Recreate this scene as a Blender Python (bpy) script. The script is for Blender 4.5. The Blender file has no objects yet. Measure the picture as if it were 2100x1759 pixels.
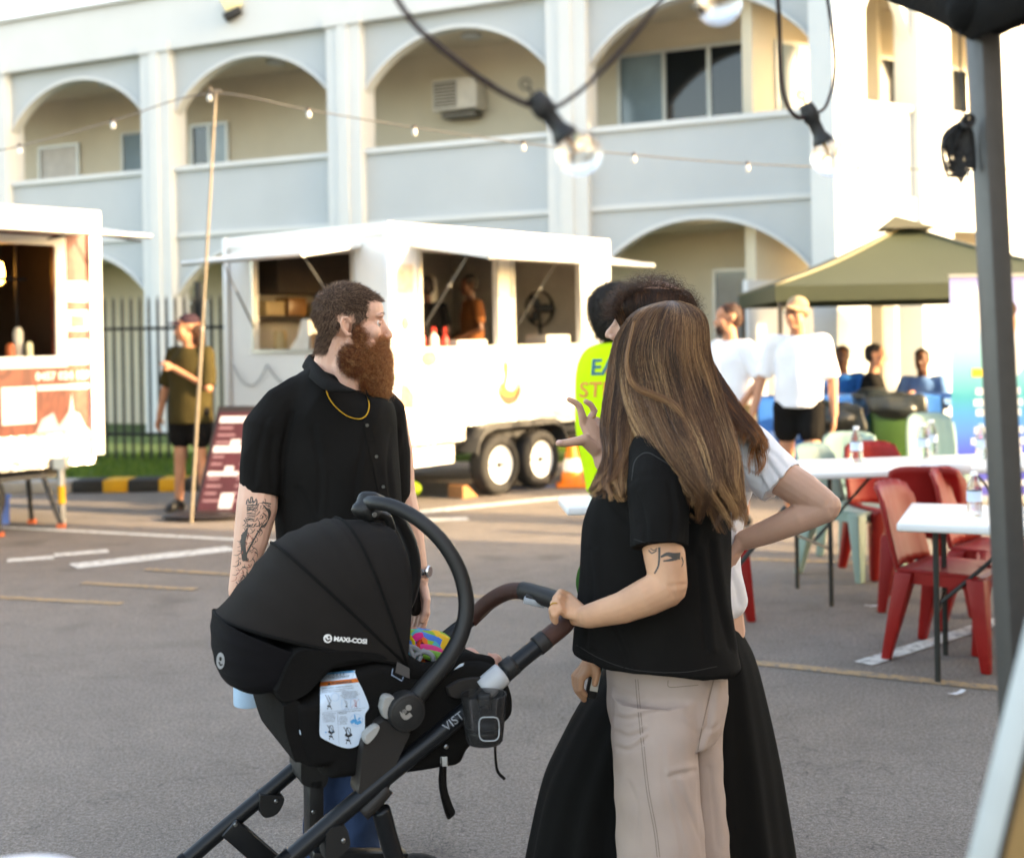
import bpy, bmesh, math, random
import numpy as np
from mathutils import Vector, Matrix, noise as mnoise
random.seed(7); RNG = np.random.default_rng(7)
C = bpy.context.scene.collection
sc = bpy.context.scene
R = math.radians

# ------------------------------------------------------------------ camera
F_PX, CXP, HYP, ROLL, CAMZ = 2600.0, 1050.0, 690.0, R(1.0), 1.6
cam_d = bpy.data.cameras.new('camera'); cam = bpy.data.objects.new('camera', cam_d); C.objects.link(cam)
sc.camera = cam
cam_d.sensor_width = 36.0; cam_d.lens = 36.0 * F_PX / 2100.0
cam_d.shift_y = -(879.5 - HYP) / 2100.0
cam_d.clip_start = 0.05; cam_d.clip_end = 500
cr, sr = math.cos(ROLL), math.sin(ROLL)
cam.matrix_world = Matrix(((cr, sr, 0, 0), (0, 0, -1, 0), (-sr, cr, 0, CAMZ), (0, 0, 0, 1)))
cam_d.dof.use_dof = True; cam_d.dof.focus_distance = 3.35; cam_d.dof.aperture_fstop = 2.6

# ------------------------------------------------------------------ daylight
SUN_AZ = math.atan2(-0.36, 1.0); SUN_EL = R(17)          # from the right, a little from behind the camera
w = bpy.data.worlds.new('World'); sc.world = w; w.use_nodes = True
nt = w.node_tree; bg = nt.nodes['Background']
sky = nt.nodes.new('ShaderNodeTexSky'); sky.sky_type = 'NISHITA'; sky.sun_disc = False
sky.sun_elevation = SUN_EL; sky.sun_rotation = math.pi / 2 - SUN_AZ
sky.dust_density = 2.0; sky.ozone_density = 1.0; sky.air_density = 0.75
nt.links.new(sky.outputs[0], bg.inputs[0]); bg.inputs[1].default_value = 0.15
sd = bpy.data.lights.new('sun', 'SUN'); sun = bpy.data.objects.new('sun', sd); C.objects.link(sun)
sd.energy = 2.0; sd.angle = R(0.6); sd.color = (1.0, 0.85, 0.66)
sv = Vector((math.cos(SUN_AZ) * math.cos(SUN_EL), math.sin(SUN_AZ) * math.cos(SUN_EL), math.sin(SUN_EL)))
sun.rotation_euler = sv.to_track_quat('Z', 'Y').to_euler()
sc.view_settings.view_transform = 'Standard'; sc.view_settings.look = 'None'
sc.view_settings.exposure = 3.08; sc.view_settings.gamma = 1.0; sc.view_settings.use_curve_mapping = False
sc.view_settings.use_white_balance = True; sc.view_settings.white_balance_temperature = 9200; sc.view_settings.white_balance_tint = 10
sc.render.engine = 'CYCLES'
sc.cycles.use_denoising = True
sc.cycles.use_adaptive_sampling = True; sc.cycles.adaptive_threshold = .02
sc.cycles.max_bounces = 5; sc.cycles.diffuse_bounces = 3; sc.cycles.glossy_bounces = 3
sc.cycles.transmission_bounces = 6; sc.cycles.transparent_max_bounces = 8
sc.cycles.caustics_reflective = False; sc.cycles.caustics_refractive = False

# ------------------------------------------------------------------ pixel (2100 px wide) <-> place
def P(px, py, d):
    a = (px - CXP) / F_PX * d; b = (HYP - py) / F_PX * d
    return Vector((a * cr + b * sr, d, CAMZ - a * sr + b * cr))
def G(px, py, z=0.0):
    k = (-(px - CXP) * sr + (HYP - py) * cr) / F_PX
    d = (z - CAMZ) / k
    return P(px, py, d)
def S(d): return F_PX / d

# ------------------------------------------------------------------ objects
def tag(o, label=None, cat=None, group=None, kind=None):
    if label: o['label'] = label
    if cat: o['category'] = cat
    if group: o['group'] = group
    if kind: o['kind'] = kind
    return o
LOC = {}
def thing(name, label, cat, loc=(0, 0, 0), rz=0.0, group=None, world=True):
    o = bpy.data.objects.new(name, None); C.objects.link(o)
    o.location = loc; o.rotation_euler = (0, 0, rz); o.empty_display_size = .1
    LOC[o] = (Matrix.Translation(Vector(loc)) @ Matrix.Rotation(rz, 4, 'Z')).inverted() if world else None
    return tag(o, label, cat, group)
def link(name, me, mat=None, parent=None, smooth=False):
    o = bpy.data.objects.new(name, me); C.objects.link(o)
    if mat is not None:
        me.materials.clear(); me.materials.append(mat)
    if smooth: me.polygons.foreach_set('use_smooth', np.ones(len(me.polygons), bool))
    if parent is not None:
        o.parent = parent
        inv = LOC.get(parent)
        if inv is not None: o.matrix_parent_inverse = inv
    return o
def copy_tree(o, loc, rz, label=None, group=None, parent=None):
    c = o.copy(); C.objects.link(c)
    if parent is None:
        c.location = loc; c.rotation_euler = (0, 0, rz)
        if label: c['label'] = label
        if group: c['group'] = group
    else:
        c.parent = parent
    for ch in list(o.children): copy_tree(ch, None, None, parent=c)
    return c

class MB:
    def __init__(s): s.v = []; s.f = []
    def add(s, vs, fs):
        n = len(s.v); s.v.extend([tuple(x) for x in vs]); s.f.extend([tuple(i + n for i in f) for f in fs]); return s
    def box(s, c, sz, rot=None):
        hx, hy, hz = sz[0] / 2, sz[1] / 2, sz[2] / 2
        vs = [Vector((x, y, z)) for z in (-hz, hz) for y in (-hy, hy) for x in (-hx, hx)]
        c = Vector(c)
        if rot is not None: vs = [rot @ v for v in vs]
        return s.hexa([v + c for v in vs])
    def hexa(s, vs):   # order: (x-,y-,z-) x fastest
        return s.add(vs, [(0, 2, 3, 1), (4, 5, 7, 6), (0, 1, 5, 4), (2, 6, 7, 3), (0, 4, 6, 2), (1, 3, 7, 5)])
    def box2(s, a, b):
        a = Vector(a); b = Vector(b)
        return s.box((a + b) / 2, [abs(b[i] - a[i]) for i in range(3)])
    def tube(s, path, rad, n=10, cap=True, ref=None, flat=None):
        path = [Vector(p) for p in path]; k = len(path)
        if not hasattr(rad, '__len__'): rad = [rad] * k
        rings = []; prev = None
        for i, p in enumerate(path):
            t = (path[min(i + 1, k - 1)] - path[max(i - 1, 0)])
            if t.length < 1e-9: t = Vector((0, 0, 1))
            t.normalize()
            if prev is None:
                r = ref if ref is not None else (Vector((0, 0, 1)) if abs(t.z) < .9 else Vector((1, 0, 0)))
                x = r - t * r.dot(t)
            else: x = prev - t * prev.dot(t)
            x.normalize(); prev = x; y = t.cross(x)
            ra = rad[i]; rx, ry = (ra if hasattr(ra, '__len__') else (ra, ra))
            if flat: ry = ry * flat
            rings.append([p + x * (rx * math.cos(2 * math.pi * j / n)) + y * (ry * math.sin(2 * math.pi * j / n)) for j in range(n)])
        vs = [v for r in rings for v in r]; fs = []
        for i in range(k - 1):
            for j in range(n):
                fs.append((i * n + j, i * n + (j + 1) % n, (i + 1) * n + (j + 1) % n, (i + 1) * n + j))
        if cap:
            fs.append(tuple(range(n - 1, -1, -1))); fs.append(tuple((k - 1) * n + j for j in range(n)))
        return s.add(vs, fs)
    def limb(s, path, rad, n=14, **k):   # tube with rounded ends, for fusing
        path = [Vector(p) for p in path]; rad = list(rad) if hasattr(rad, '__len__') else [rad] * len(path)
        s.tube(path, rad, n, **k)
        for i in range(len(path)):
            r = rad[i]; r = min(r) if hasattr(r, '__len__') else r
            s.ell(path[i], (r * .98,) * 3, seg=10, rings=6)
        return s
    def ell(s, c, r, rot=None, seg=16, rings=10):
        c = Vector(c); vs = []; fs = []
        for i in range(rings + 1):
            th = math.pi * i / rings
            for j in range(seg):
                ph = 2 * math.pi * j / seg
                v = Vector((r[0] * math.sin(th) * math.cos(ph), r[1] * math.sin(th) * math.sin(ph), r[2] * math.cos(th)))
                if rot is not None: v = rot @ v
                vs.append(c + v)
        for i in range(rings):
            for j in range(seg):
                a, b, d, e = i * seg + j, i * seg + (j + 1) % seg, (i + 1) * seg + (j + 1) % seg, (i + 1) * seg + j
                if i == 0: fs.append((a, d, e)) if True else None
                elif i == rings - 1: fs.append((a, b, e))
                else: fs.append((a, b, d, e)[::-1])
        return s.add(vs, fs)
    def prism(s, poly, ext):
        poly = [Vector(p) for p in poly]; ext = Vector(ext); n = len(poly)
        vs = poly + [p + ext for p in poly]
        fs = [tuple(range(n)), tuple(range(2 * n - 1, n - 1, -1))]
        fs += [(i, i + n, (i + 1) % n + n, (i + 1) % n) for i in range(n)]
        return s.add(vs, fs)
    def lathe(s, prof, o=(0, 0, 0), n=20, axis=None, cap=True):   # prof: (r, z)
        o = Vector(o); vs = []; fs = []
        q = axis.to_track_quat('Z', 'Y').to_matrix() if axis is not None else None
        for r, z in prof:
            for j in range(n):
                v = Vector((r * math.cos(2 * math.pi * j / n), r * math.sin(2 * math.pi * j / n), z))
                vs.append(o + (q @ v if q is not None else v))
        for i in range(len(prof) - 1):
            for j in range(n):
                fs.append((i * n + j, i * n + (j + 1) % n, (i + 1) * n + (j + 1) % n, (i + 1) * n + j))
        if cap:
            fs.append(tuple(range(n - 1, -1, -1))); fs.append(tuple((len(prof) - 1) * n + j for j in range(n)))
        return s.add(vs, fs)
    def grid(s, pts, closeu=False, closev=False):   # pts[i][j]
        k = len(pts); n = len(pts[0]); vs = [p for r in pts for p in r]; fs = []
        for i in range(k if closeu else k - 1):
            for j in range(n if closev else n - 1):
                i2, j2 = (i + 1) % k, (j + 1) % n
                fs.append((i * n + j, i * n + j2, i2 * n + j2, i2 * n + j))
        return s.add(vs, fs)
    def mesh(s, name):
        me = bpy.data.meshes.new(name); me.from_pydata([tuple(v) for v in s.v], [], s.f); me.update(); return me
    def build(s, name, mat, parent=None, smooth=False, bevel=0, seg=2, subsurf=0, solid=0):
        me = s.mesh(name)
        bm = bmesh.new(); bm.from_mesh(me); bmesh.ops.recalc_face_normals(bm, faces=bm.faces[:])
        bm.to_mesh(me); bm.free()
        o = link(name, me, mat, parent, smooth)
        if solid or bevel or subsurf: apply_mods(o, bevel, seg, subsurf, solid)
        if (bevel or subsurf):
            o.data.polygons.foreach_set('use_smooth', np.ones(len(o.data.polygons), bool))
            if bevel and not subsurf: o.data.set_sharp_from_angle(angle=R(35))
        elif smooth == 'auto' : o.data.set_sharp_from_angle(angle=R(35))
        return o
WS_ = bpy.data.scenes.new('workshop')          # scratch scene, removed at the end: modifiers are evaluated there
def bake(o):
    q = bpy.data.objects.new('scratch', o.data); WS_.collection.objects.link(q)
    for m in o.modifiers:
        m2 = q.modifiers.new(m.name, m.type)
        for p in m.bl_rna.properties:
            if not p.is_readonly and p.identifier not in ('name', 'type'):
                try: setattr(m2, p.identifier, getattr(m, p.identifier))
                except Exception: pass
    vl = WS_.view_layers[0]; vl.update(); dg = vl.depsgraph
    me = bpy.data.meshes.new_from_object(q.evaluated_get(dg)); old = o.data
    bpy.data.objects.remove(q)
    mats = [m for m in old.materials]
    o.modifiers.clear(); nm = old.name; o.data = me; bpy.data.meshes.remove(old); me.name = nm
    if mats and not len(me.materials):
        for m in mats: me.materials.append(m)
def apply_mods(o, bevel=0, seg=2, subsurf=0, solid=0):
    if solid: m = o.modifiers.new('s', 'SOLIDIFY'); m.thickness = solid; m.offset = 0
    if bevel:
        m = o.modifiers.new('b', 'BEVEL'); m.width = bevel; m.segments = seg; m.limit_method = 'ANGLE'; m.angle_limit = R(40)
    if subsurf: m = o.modifiers.new('u', 'SUBSURF'); m.levels = subsurf; m.render_levels = subsurf
    bake(o)
def fuse(name, mb, voxel, mat, parent=None, smooth=4, disp=None, fac=.5):
    me = mb.mesh(name); o = link(name, me, mat, parent)
    m = o.modifiers.new('r', 'REMESH'); m.mode = 'VOXEL'; m.voxel_size = voxel
    if smooth: m = o.modifiers.new('s', 'SMOOTH'); m.iterations = smooth; m.factor = fac
    bake(o); me = o.data
    if not len(me.materials): me.materials.append(mat)
    me.polygons.foreach_set('use_smooth', np.ones(len(me.polygons), bool))
    if disp is not None:
        n = len(me.vertices); co = np.empty(n * 3); no = np.empty(n * 3)
        me.vertices.foreach_get('co', co); me.vertex_normals.foreach_get('vector', no)
        co = co.reshape(-1, 3); no = no.reshape(-1, 3)
        co = co + no * disp(co, no)[:, None]
        me.vertices.foreach_set('co', co.ravel()); me.update()
    return o
def vnoise(co, scale, seed=0):      # cheap smooth noise: sum of random plane waves
    r = np.random.default_rng(seed); out = np.zeros(len(co))
    for i in range(10):
        k = r.normal(size=3); k /= np.linalg.norm(k); k *= scale * r.uniform(.6, 1.6)
        out += np.sin(co @ k + r.uniform(0, 6.28))
    return out / 3.2
def strands(name, paths, rad, mat, parent=None, tint=None, taper=.25):
    N, K, _ = paths.shape
    t = np.empty_like(paths); t[:, 1:-1] = paths[:, 2:] - paths[:, :-2]; t[:, 0] = paths[:, 1] - paths[:, 0]; t[:, -1] = paths[:, -1] - paths[:, -2]
    t /= np.linalg.norm(t, axis=2, keepdims=True) + 1e-9
    ref = np.array([.31, .87, .38]); a = np.cross(t, ref); a /= np.linalg.norm(a, axis=2, keepdims=True) + 1e-9
    b = np.cross(t, a)
    rr = (np.ones(N) * rad)[:, None] * np.linspace(1, taper, K)[None, :] if np.ndim(rad) < 2 else rad
    ring = [paths + rr[..., None] * (math.cos(q) * a + math.sin(q) * b) for q in (0, 2.0944, 4.1888)]
    v = np.stack(ring, axis=2).reshape(-1, 3)
    base = (np.arange(N) * K * 3)[:, None, None] + (np.arange(K - 1) * 3)[None, :, None]
    j = np.array([0, 1, 2])[None, None, :]; j2 = np.array([1, 2, 0])[None, None, :]
    q = np.stack([base + j, base + j2, base + 3 + j2, base + 3 + j], axis=-1).reshape(-1, 4)
    me = bpy.data.meshes.new(name); me.vertices.add(len(v)); me.vertices.foreach_set('co', v.ravel())
    me.loops.add(q.size); me.loops.foreach_set('vertex_index', q.ravel().astype(np.int32))
    me.polygons.add(len(q)); me.polygons.foreach_set('loop_start', (np.arange(len(q)) * 4).astype(np.int32))
    me.polygons.foreach_set('use_smooth', np.ones(len(q), bool)); me.update(calc_edges=True)
    if tint is None: tint = RNG.random(N)
    at = me.attributes.new('tint', 'FLOAT', 'POINT'); at.data.foreach_set('value', (np.repeat(tint, K * 3) if np.ndim(tint) == 1 else np.repeat(tint.ravel(), 3)).astype(np.float32))
    return link(name, me, mat, parent)
def surf_samples(o, n, filt=None):
    me = o.data; me.calc_loop_triangles(); nt_ = len(me.loop_triangles)
    tri = np.empty(nt_ * 3, np.int32); me.loop_triangles.foreach_get('vertices', tri); tri = tri.reshape(-1, 3)
    co = np.empty(len(me.vertices) * 3); me.vertices.foreach_get('co', co); co = co.reshape(-1, 3)
    no = np.empty(len(me.vertices) * 3); me.vertex_normals.foreach_get('vector', no); no = no.reshape(-1, 3)
    a, b, c = co[tri[:, 0]], co[tri[:, 1]], co[tri[:, 2]]
    ar = np.linalg.norm(np.cross(b - a, c - a), axis=1)
    if filt is not None: ar = ar * filt((a + b + c) / 3, no[tri[:, 0]])
    i = RNG.choice(nt_, n, p=ar / ar.sum()); u = RNG.random((n, 2)); s_ = u.sum(1) > 1; u[s_] = 1 - u[s_]
    p = a[i] + (b[i] - a[i]) * u[:, :1] + (c[i] - a[i]) * u[:, 1:]
    nn = no[tri[i, 0]] + 0
    return p, nn

# ------------------------------------------------------------------ materials
def newmat(name):
    m = bpy.data.materials.new(name); m.use_nodes = True
    return m, m.node_tree.nodes, m.node_tree.links, m.node_tree.nodes['Principled BSDF']
def srgb(h):
    h = h.lstrip('#'); c = [int(h[i:i + 2], 16) / 255 for i in (0, 2, 4)]
    return tuple(x / 12.92 if x <= .04045 else ((x + .055) / 1.055) ** 2.4 for x in c)
def pm(name, col, rough=.6, metal=0.0, var=.12, scale=6.0, bump=0.0, bscale=120.0, spec=.5, alpha=1.0, trans=0.0, ior=1.45, sss=0.0, sheen=0.0, coat=0.0, emis=0.0):
    if isinstance(col, str): col = srgb(col)
    m, N, L, b = newmat(name)
    tc = N.new('ShaderNodeTexCoord'); nz = N.new('ShaderNodeTexNoise'); nz.inputs['Scale'].default_value = scale; nz.inputs['Detail'].default_value = 5
    L.new(tc.outputs['Object'], nz.inputs['Vector'])
    rp = N.new('ShaderNodeMapRange'); rp.inputs[1].default_value = .25; rp.inputs[2].default_value = .75
    rp.inputs[3].default_value = 1 - var; rp.inputs[4].default_value = 1 + var
    L.new(nz.outputs['Fac'], rp.inputs[0])
    mx = N.new('ShaderNodeVectorMath'); mx.operation = 'SCALE'; mx.inputs[0].default_value = col
    L.new(rp.outputs[0], mx.inputs['Scale']); L.new(mx.outputs[0], b.inputs['Base Color'])
    b.inputs['Roughness'].default_value = rough; b.inputs['Metallic'].default_value = metal
    b.inputs['Specular IOR Level'].default_value = spec; b.inputs['IOR'].default_value = ior
    b.inputs['Transmission Weight'].default_value = trans; b.inputs['Alpha'].default_value = alpha
    if sss: b.inputs['Subsurface Weight'].default_value = sss; b.inputs['Subsurface Radius'].default_value = (.012, .005, .003); b.inputs['Subsurface Scale'].default_value = 1.0
    if sheen: b.inputs['Sheen Weight'].default_value = sheen; b.inputs['Sheen Roughness'].default_value = .4
    if coat: b.inputs['Coat Weight'].default_value = coat; b.inputs['Coat Roughness'].default_value = .1
    if emis: b.inputs['Emission Color'].default_value = (*col, 1); b.inputs['Emission Strength'].default_value = emis
    if bump:
        n2 = N.new('ShaderNodeTexNoise'); n2.inputs['Scale'].default_value = bscale; n2.inputs['Detail'].default_value = 4
        L.new(tc.outputs['Object'], n2.inputs['Vector'])
        bp = N.new('ShaderNodeBump'); bp.inputs['Strength'].default_value = bump; bp.inputs['Distance'].default_value = .01
        L.new(n2.outputs['Fac'], bp.inputs['Height']); L.new(bp.outputs[0], b.inputs['Normal'])
    return m
def hairmat(name, dark, mid, light, rough=.45, spec=.4):
    m, N, L, b = newmat(name)
    at = N.new('ShaderNodeAttribute'); at.attribute_name = 'tint'
    cr_ = N.new('ShaderNodeValToRGB'); e = cr_.color_ramp.elements
    e[0].color = (*srgb(dark), 1); e[1].color = (*srgb(light), 1)
    x = cr_.color_ramp.elements.new(.55); x.color = (*srgb(mid), 1)
    L.new(at.outputs['Fac'], cr_.inputs[0]); L.new(cr_.outputs[0], b.inputs['Base Color'])
    b.inputs['Roughness'].default_value = rough; b.inputs['Specular IOR Level'].default_value = spec
    return m
def text(s, size, mat, parent, name='lettering', M=None, bold=0.0, shear=0.0, ext=.0008, align='CENTER', spacing=1.0, label=None):
    cu = bpy.data.curves.new(name, 'FONT'); cu.body = s; cu.size = size; cu.align_x = align; cu.align_y = 'CENTER'
    cu.offset = bold * size; cu.shear = shear; cu.extrude = ext; cu.resolution_u = 3; cu.space_character = spacing
    o = bpy.data.objects.new(name, cu); WS_.collection.objects.link(o)
    vl = WS_.view_layers[0]; vl.update(); dg = vl.depsgraph
    me = bpy.data.meshes.new_from_object(o.evaluated_get(dg)); bpy.data.objects.remove(o); bpy.data.curves.remove(cu)
    if M is not None: me.transform(M)
    return link(name, me, mat, parent)
def frame_matrix(o, x, y):   # text plane: origin o, x to the right, y up
    x = Vector(x).normalized(); y = Vector(y); y = (y - x * y.dot(x)).normalized(); z = x.cross(y)
    return Matrix.Translation(Vector(o)) @ Matrix((x, y, z)).transposed().to_4x4()
def spline(pts, n):     # Catmull-Rom through tuples
    p = np.array(pts, float); k = len(p)
    q = np.vstack([2 * p[0] - p[1], p, 2 * p[-1] - p[-2]])
    out = []
    for t in np.linspace(0, k - 1, n):
        i = min(int(t), k - 2); u = t - i; a, b, c, d = q[i], q[i + 1], q[i + 2], q[i + 3]
        out.append(.5 * (2 * b + (c - a) * u + (2 * a - 5 * b + 4 * c - d) * u * u + (3 * b - a - 3 * c + d) * u ** 3))
    return np.array(out)
def spath(pts, n):      # px,py,d points -> smooth world path
    return [Vector(x) for x in spline([tuple(P(*p)) for p in pts], n)]
# ================================================================== the setting
def asphalt():
    m, N, L, b = newmat('asphalt')
    tc = N.new('ShaderNodeTexCoord')
    def nz(s, d=6, r=.6):
        n = N.new('ShaderNodeTexNoise'); n.inputs['Scale'].default_value = s; n.inputs['Detail'].default_value = d; n.inputs['Roughness'].default_value = r
        L.new(tc.outputs['Object'], n.inputs['Vector']); return n
    def ramp(src, a, b_, lo, hi):
        r = N.new('ShaderNodeMapRange'); r.inputs[1].default_value = a; r.inputs[2].default_value = b_; r.inputs[3].default_value = lo; r.inputs[4].default_value = hi
        L.new(src, r.inputs[0]); return r.outputs[0]
    big = ramp(nz(.5, 4).outputs['Fac'], .3, .7, .86, 1.12)
    grit = ramp(nz(62, 3, .7).outputs['Fac'], .35, .65, .7, 1.3)
    mid = ramp(nz(5, 5).outputs['Fac'], .3, .75, .9, 1.08)
    fine = ramp(nz(190, 3, .8).outputs['Fac'], .3, .7, .25, 1.8)
    mp = N.new('ShaderNodeMapping'); mp.inputs['Scale'].default_value = (1.3, 2.6, 1); L.new(tc.outputs['Object'], mp.inputs[0])
    st = N.new('ShaderNodeTexNoise'); st.inputs['Scale'].default_value = 2.2; st.inputs['Detail'].default_value = 6; L.new(mp.outputs[0], st.inputs['Vector'])
    stain = ramp(st.outputs['Fac'], .6, .8, 1.0, .72)
    vo = N.new('ShaderNodeTexVoronoi'); vo.inputs['Scale'].default_value = 95; L.new(tc.outputs['Object'], vo.inputs['Vector'])
    chip = ramp(vo.outputs['Distance'], .04, .14, 1.45, 1.0)
    vo2 = N.new('ShaderNodeTexVoronoi'); vo2.inputs['Scale'].default_value = 11; L.new(tc.outputs['Object'], vo2.inputs['Vector'])
    chip2 = ramp(vo2.outputs['Distance'], .02, .075, 1.55, 1.0)
    ed_ = N.new('ShaderNodeTexVoronoi'); ed_.feature = 'DISTANCE_TO_EDGE'; ed_.inputs['Scale'].default_value = .55; wv_ = N.new('ShaderNodeVectorMath'); wv_.operation = 'ADD'; wn_ = nz(2.5, 5); L.new(tc.outputs['Object'], wv_.inputs[0]); L.new(wn_.outputs['Color'], wv_.inputs[1]); L.new(wv_.outputs[0], ed_.inputs['Vector'])
    crack = ramp(ed_.outputs['Distance'], .0, .006, .68, 1.0)
    spot = ramp(nz(1.7, 2, .4).outputs['Fac'], .62, .74, 1.0, .7)
    x = big
    for y in (mid, crack, spot, grit, fine, stain, chip, chip2):
        mm = N.new('ShaderNodeMath'); mm.operation = 'MULTIPLY'; L.new(x, mm.inputs[0]); L.new(y, mm.inputs[1]); x = mm.outputs[0]
    v = N.new('ShaderNodeVectorMath'); v.operation = 'SCALE'; v.inputs[0].default_value = (.192, .163, .140); L.new(x, v.inputs['Scale'])
    L.new(v.outputs[0], b.inputs['Base Color']); b.inputs['Roughness'].default_value = .85; b.inputs['Specular IOR Level'].default_value = .3
    bp = N.new('ShaderNodeBump'); bp.inputs['Strength'].default_value = .6; bp.inputs['Distance'].default_value = .006
    L.new(vo.outputs['Distance'], bp.inputs['Height']); L.new(bp.outputs[0], b.inputs['Normal'])
    return m
M_ASPH = asphalt()
tag(MB().add([(-70, -40, 0), (70, -40, 0), (70, 90, 0), (-70, 90, 0)], [(0, 1, 2, 3)]).build('ground', M_ASPH), kind='structure')

def paintmat(name, col, wear):
    m, N, L, b = newmat(name); tc = N.new('ShaderNodeTexCoord'); n = N.new('ShaderNodeTexNoise')
    n.inputs['Scale'].default_value = 22; n.inputs['Detail'].default_value = 8; n.inputs['Roughness'].default_value = .75; L.new(tc.outputs['Object'], n.inputs['Vector'])
    r = N.new('ShaderNodeMapRange'); r.inputs[1].default_value = wear - .07; r.inputs[2].default_value = wear + .07; L.new(n.outputs['Fac'], r.inputs[0])
    mx = N.new('ShaderNodeMix'); mx.data_type = 'RGBA'; mx.inputs[6].default_value = (*srgb(col), 1); mx.inputs[7].default_value = (.15, .135, .12, 1)
    L.new(r.outputs[0], mx.inputs[0]); L.new(mx.outputs[2], b.inputs['Base Color']); b.inputs['Roughness'].default_value = .75
    return m
M_LINE = paintmat('worn white road paint', '#cfcdc6', .56); M_LINE2 = paintmat('worn orange road paint', '#a98a63', .53)
M_BLUELINE = paintmat('worn blue road paint', '#8a9cc8', .6)
def marking(name, a, b, width, mat, z=.004):
    a = G(*a); b = G(*b); t = (b - a).normalized(); n = Vector((-t.y, t.x, 0)) * width / 2
    q = [a - n, b - n, b + n, a + n]
    tag(MB().add([(p.x, p.y, z) for p in q], [(0, 1, 2, 3)]).build(name, mat), kind='structure')
marking('parking_line', (-60, 1078), (700, 1118), .11, M_LINE)
marking('parking_line', (150, 1162), (475, 1125), .24, M_LINE, .005)
marking('parking_line', (15, 1150), (112, 1143), .16, M_LINE)
marking('parking_line', (112, 1139), (222, 1130), .16, M_LINE)
marking('parking_line', (845, 1052), (1260, 1010), .2, M_LINE)
marking('parking_line', (850, 1068), (960, 1064), .18, M_LINE, .005)
marking('parking_line', (1770, 1362), (2110, 1255), .1, M_LINE, .006)
marking('parking_line', (1480, 1352), (2160, 1424), .085, M_LINE2)
marking('parking_line', (1380, 1140), (1900, 1160), .1, M_LINE2)
marking('parking_line', (700, 1210), (1250, 1236), .08, M_LINE2)
marking('parking_line', (-60, 1222), (250, 1238), .075, M_LINE2)
marking('parking_line', (170, 1196), (402, 1209), .075, M_LINE2, .005)
marking('parking_line', (300, 1168), (560, 1184), .075, M_LINE2, .006)
marking('parking_line', (1010, 1003), (1280, 990), .16, M_BLUELINE)

# ---- grass verge, kerb
M_GRASS = pm('grass soil', (.055, .1, .02), .9, var=.3, scale=9, bump=.5, bscale=60)
vb = [(-12, 13.95), (-4.9, 13.75), (-2.45, 13.9), (-2.0, 16.6), (4.2, 15.3), (4.2, 30), (-14, 30)]
tag(MB().prism([(x, y, .0) for x, y in vb], (0, 0, .09)).build('grass_verge', M_GRASS), kind='structure')
def grass():
    n = 26000; x = RNG.uniform(-8.4, -2.45, n); y = RNG.uniform(13.85, 17.2, n)
    k = ~((x > -2.9) & (y < 13.9)); x, y = x[k], y[k]
    x2 = RNG.uniform(.3, 2.4, 5000); y2 = RNG.uniform(16.4, 17.6, 5000); x = np.append(x, x2); y = np.append(y, y2); n = len(x)
    h = RNG.uniform(.03, .075, n); a = RNG.uniform(0, 6.28, n); lx, ly = RNG.normal(0, .02, (2, n))
    wx, wy = np.cos(a) * .006, np.sin(a) * .006; z = np.full(n, .085)
    v = np.stack([np.stack([x - wx, y - wy, z], 1), np.stack([x + wx, y + wy, z], 1), np.stack([x + lx, y + ly, z + h], 1)], 1).reshape(-1, 3)
    me = bpy.data.meshes.new('grass'); me.from_pydata(v.tolist(), [], [(3 * i, 3 * i + 1, 3 * i + 2) for i in range(n)])
    at = me.attributes.new('tint', 'FLOAT', 'POINT'); at.data.foreach_set('value', np.repeat(RNG.random(n), 3).astype(np.float32))
    return link('grass', me, hairmat('grass blades', '#3c5a1c', '#5d7f2a', '#8d9c48', .7, .2))
tag(grass(), 'short green grass on the verge by the steel fence', 'grass', kind='stuff')
M_KERB = pm('kerb concrete', '#a8a49c', .85, var=.15, scale=8, bump=.3)
M_KY = pm('kerb yellow paint', '#dca024', .6, var=.1); M_KB = pm('kerb black paint', '#2b2a28', .7, var=.2)
k0, k1 = Vector((-12, 13.75, 0)), Vector((-2.5, 13.75, 0))
kerb = tag(MB().box2((-12, 13.62, -.05), (-2.5, 13.93, .06)).build('kerb', M_KERB), kind='structure')
xk = -4.75; kk = 0
while xk < -2.6:
    wk = .27 if kk % 2 else .33
    MB().box2((xk, 13.6, .0), (xk + wk - .004, 13.95, .135)).build('kerb_block', M_KY if kk % 2 else M_KB, kerb, bevel=.012)
    xk += wk; kk += 1
MB().box2((-7.6, 13.6, 0), (-4.76, 13.95, .13)).build('kerb_block', M_KERB, kerb, bevel=.015)

# ---- steel fence
M_FENCE = pm('dark fence steel', (.02, .021, .02), .5, metal=.3)
fen = thing('palisade_fence', 'dark steel picket fence on the grass between the two food trailers', 'fence', (-5, 15.9, .09))
fa, fb = Vector((-9.2, 16.55, .09)), Vector((-2.62, 15.52, .09)); fl = (fb - fa).length; ft = (fb - fa) / fl
fq = Matrix.Rotation(math.atan2(ft.y, ft.x), 3, 'Z')
pk = MB(); pk.box((0, 0, .98), (.026, .026, 1.96)); pk.add([(-.013, -.013, 1.96), (.013, -.013, 1.96), (.013, .013, 1.96), (-.013, .013, 1.96), (0, 0, 2.04)], [(0, 1, 4), (1, 2, 4), (2, 3, 4), (3, 0, 4)])
pk.v = [tuple(fq @ Vector(v)) for v in pk.v]
pme = None; i = 0; t = .05
while t < fl:
    p = fa + ft * t + Vector((0, 0, .07))
    if pme is None: o = pk.build('picket', M_FENCE, fen); pme = o.data
    else: o = link('picket', pme, None, fen)
    o.location = p; t += .117
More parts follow.
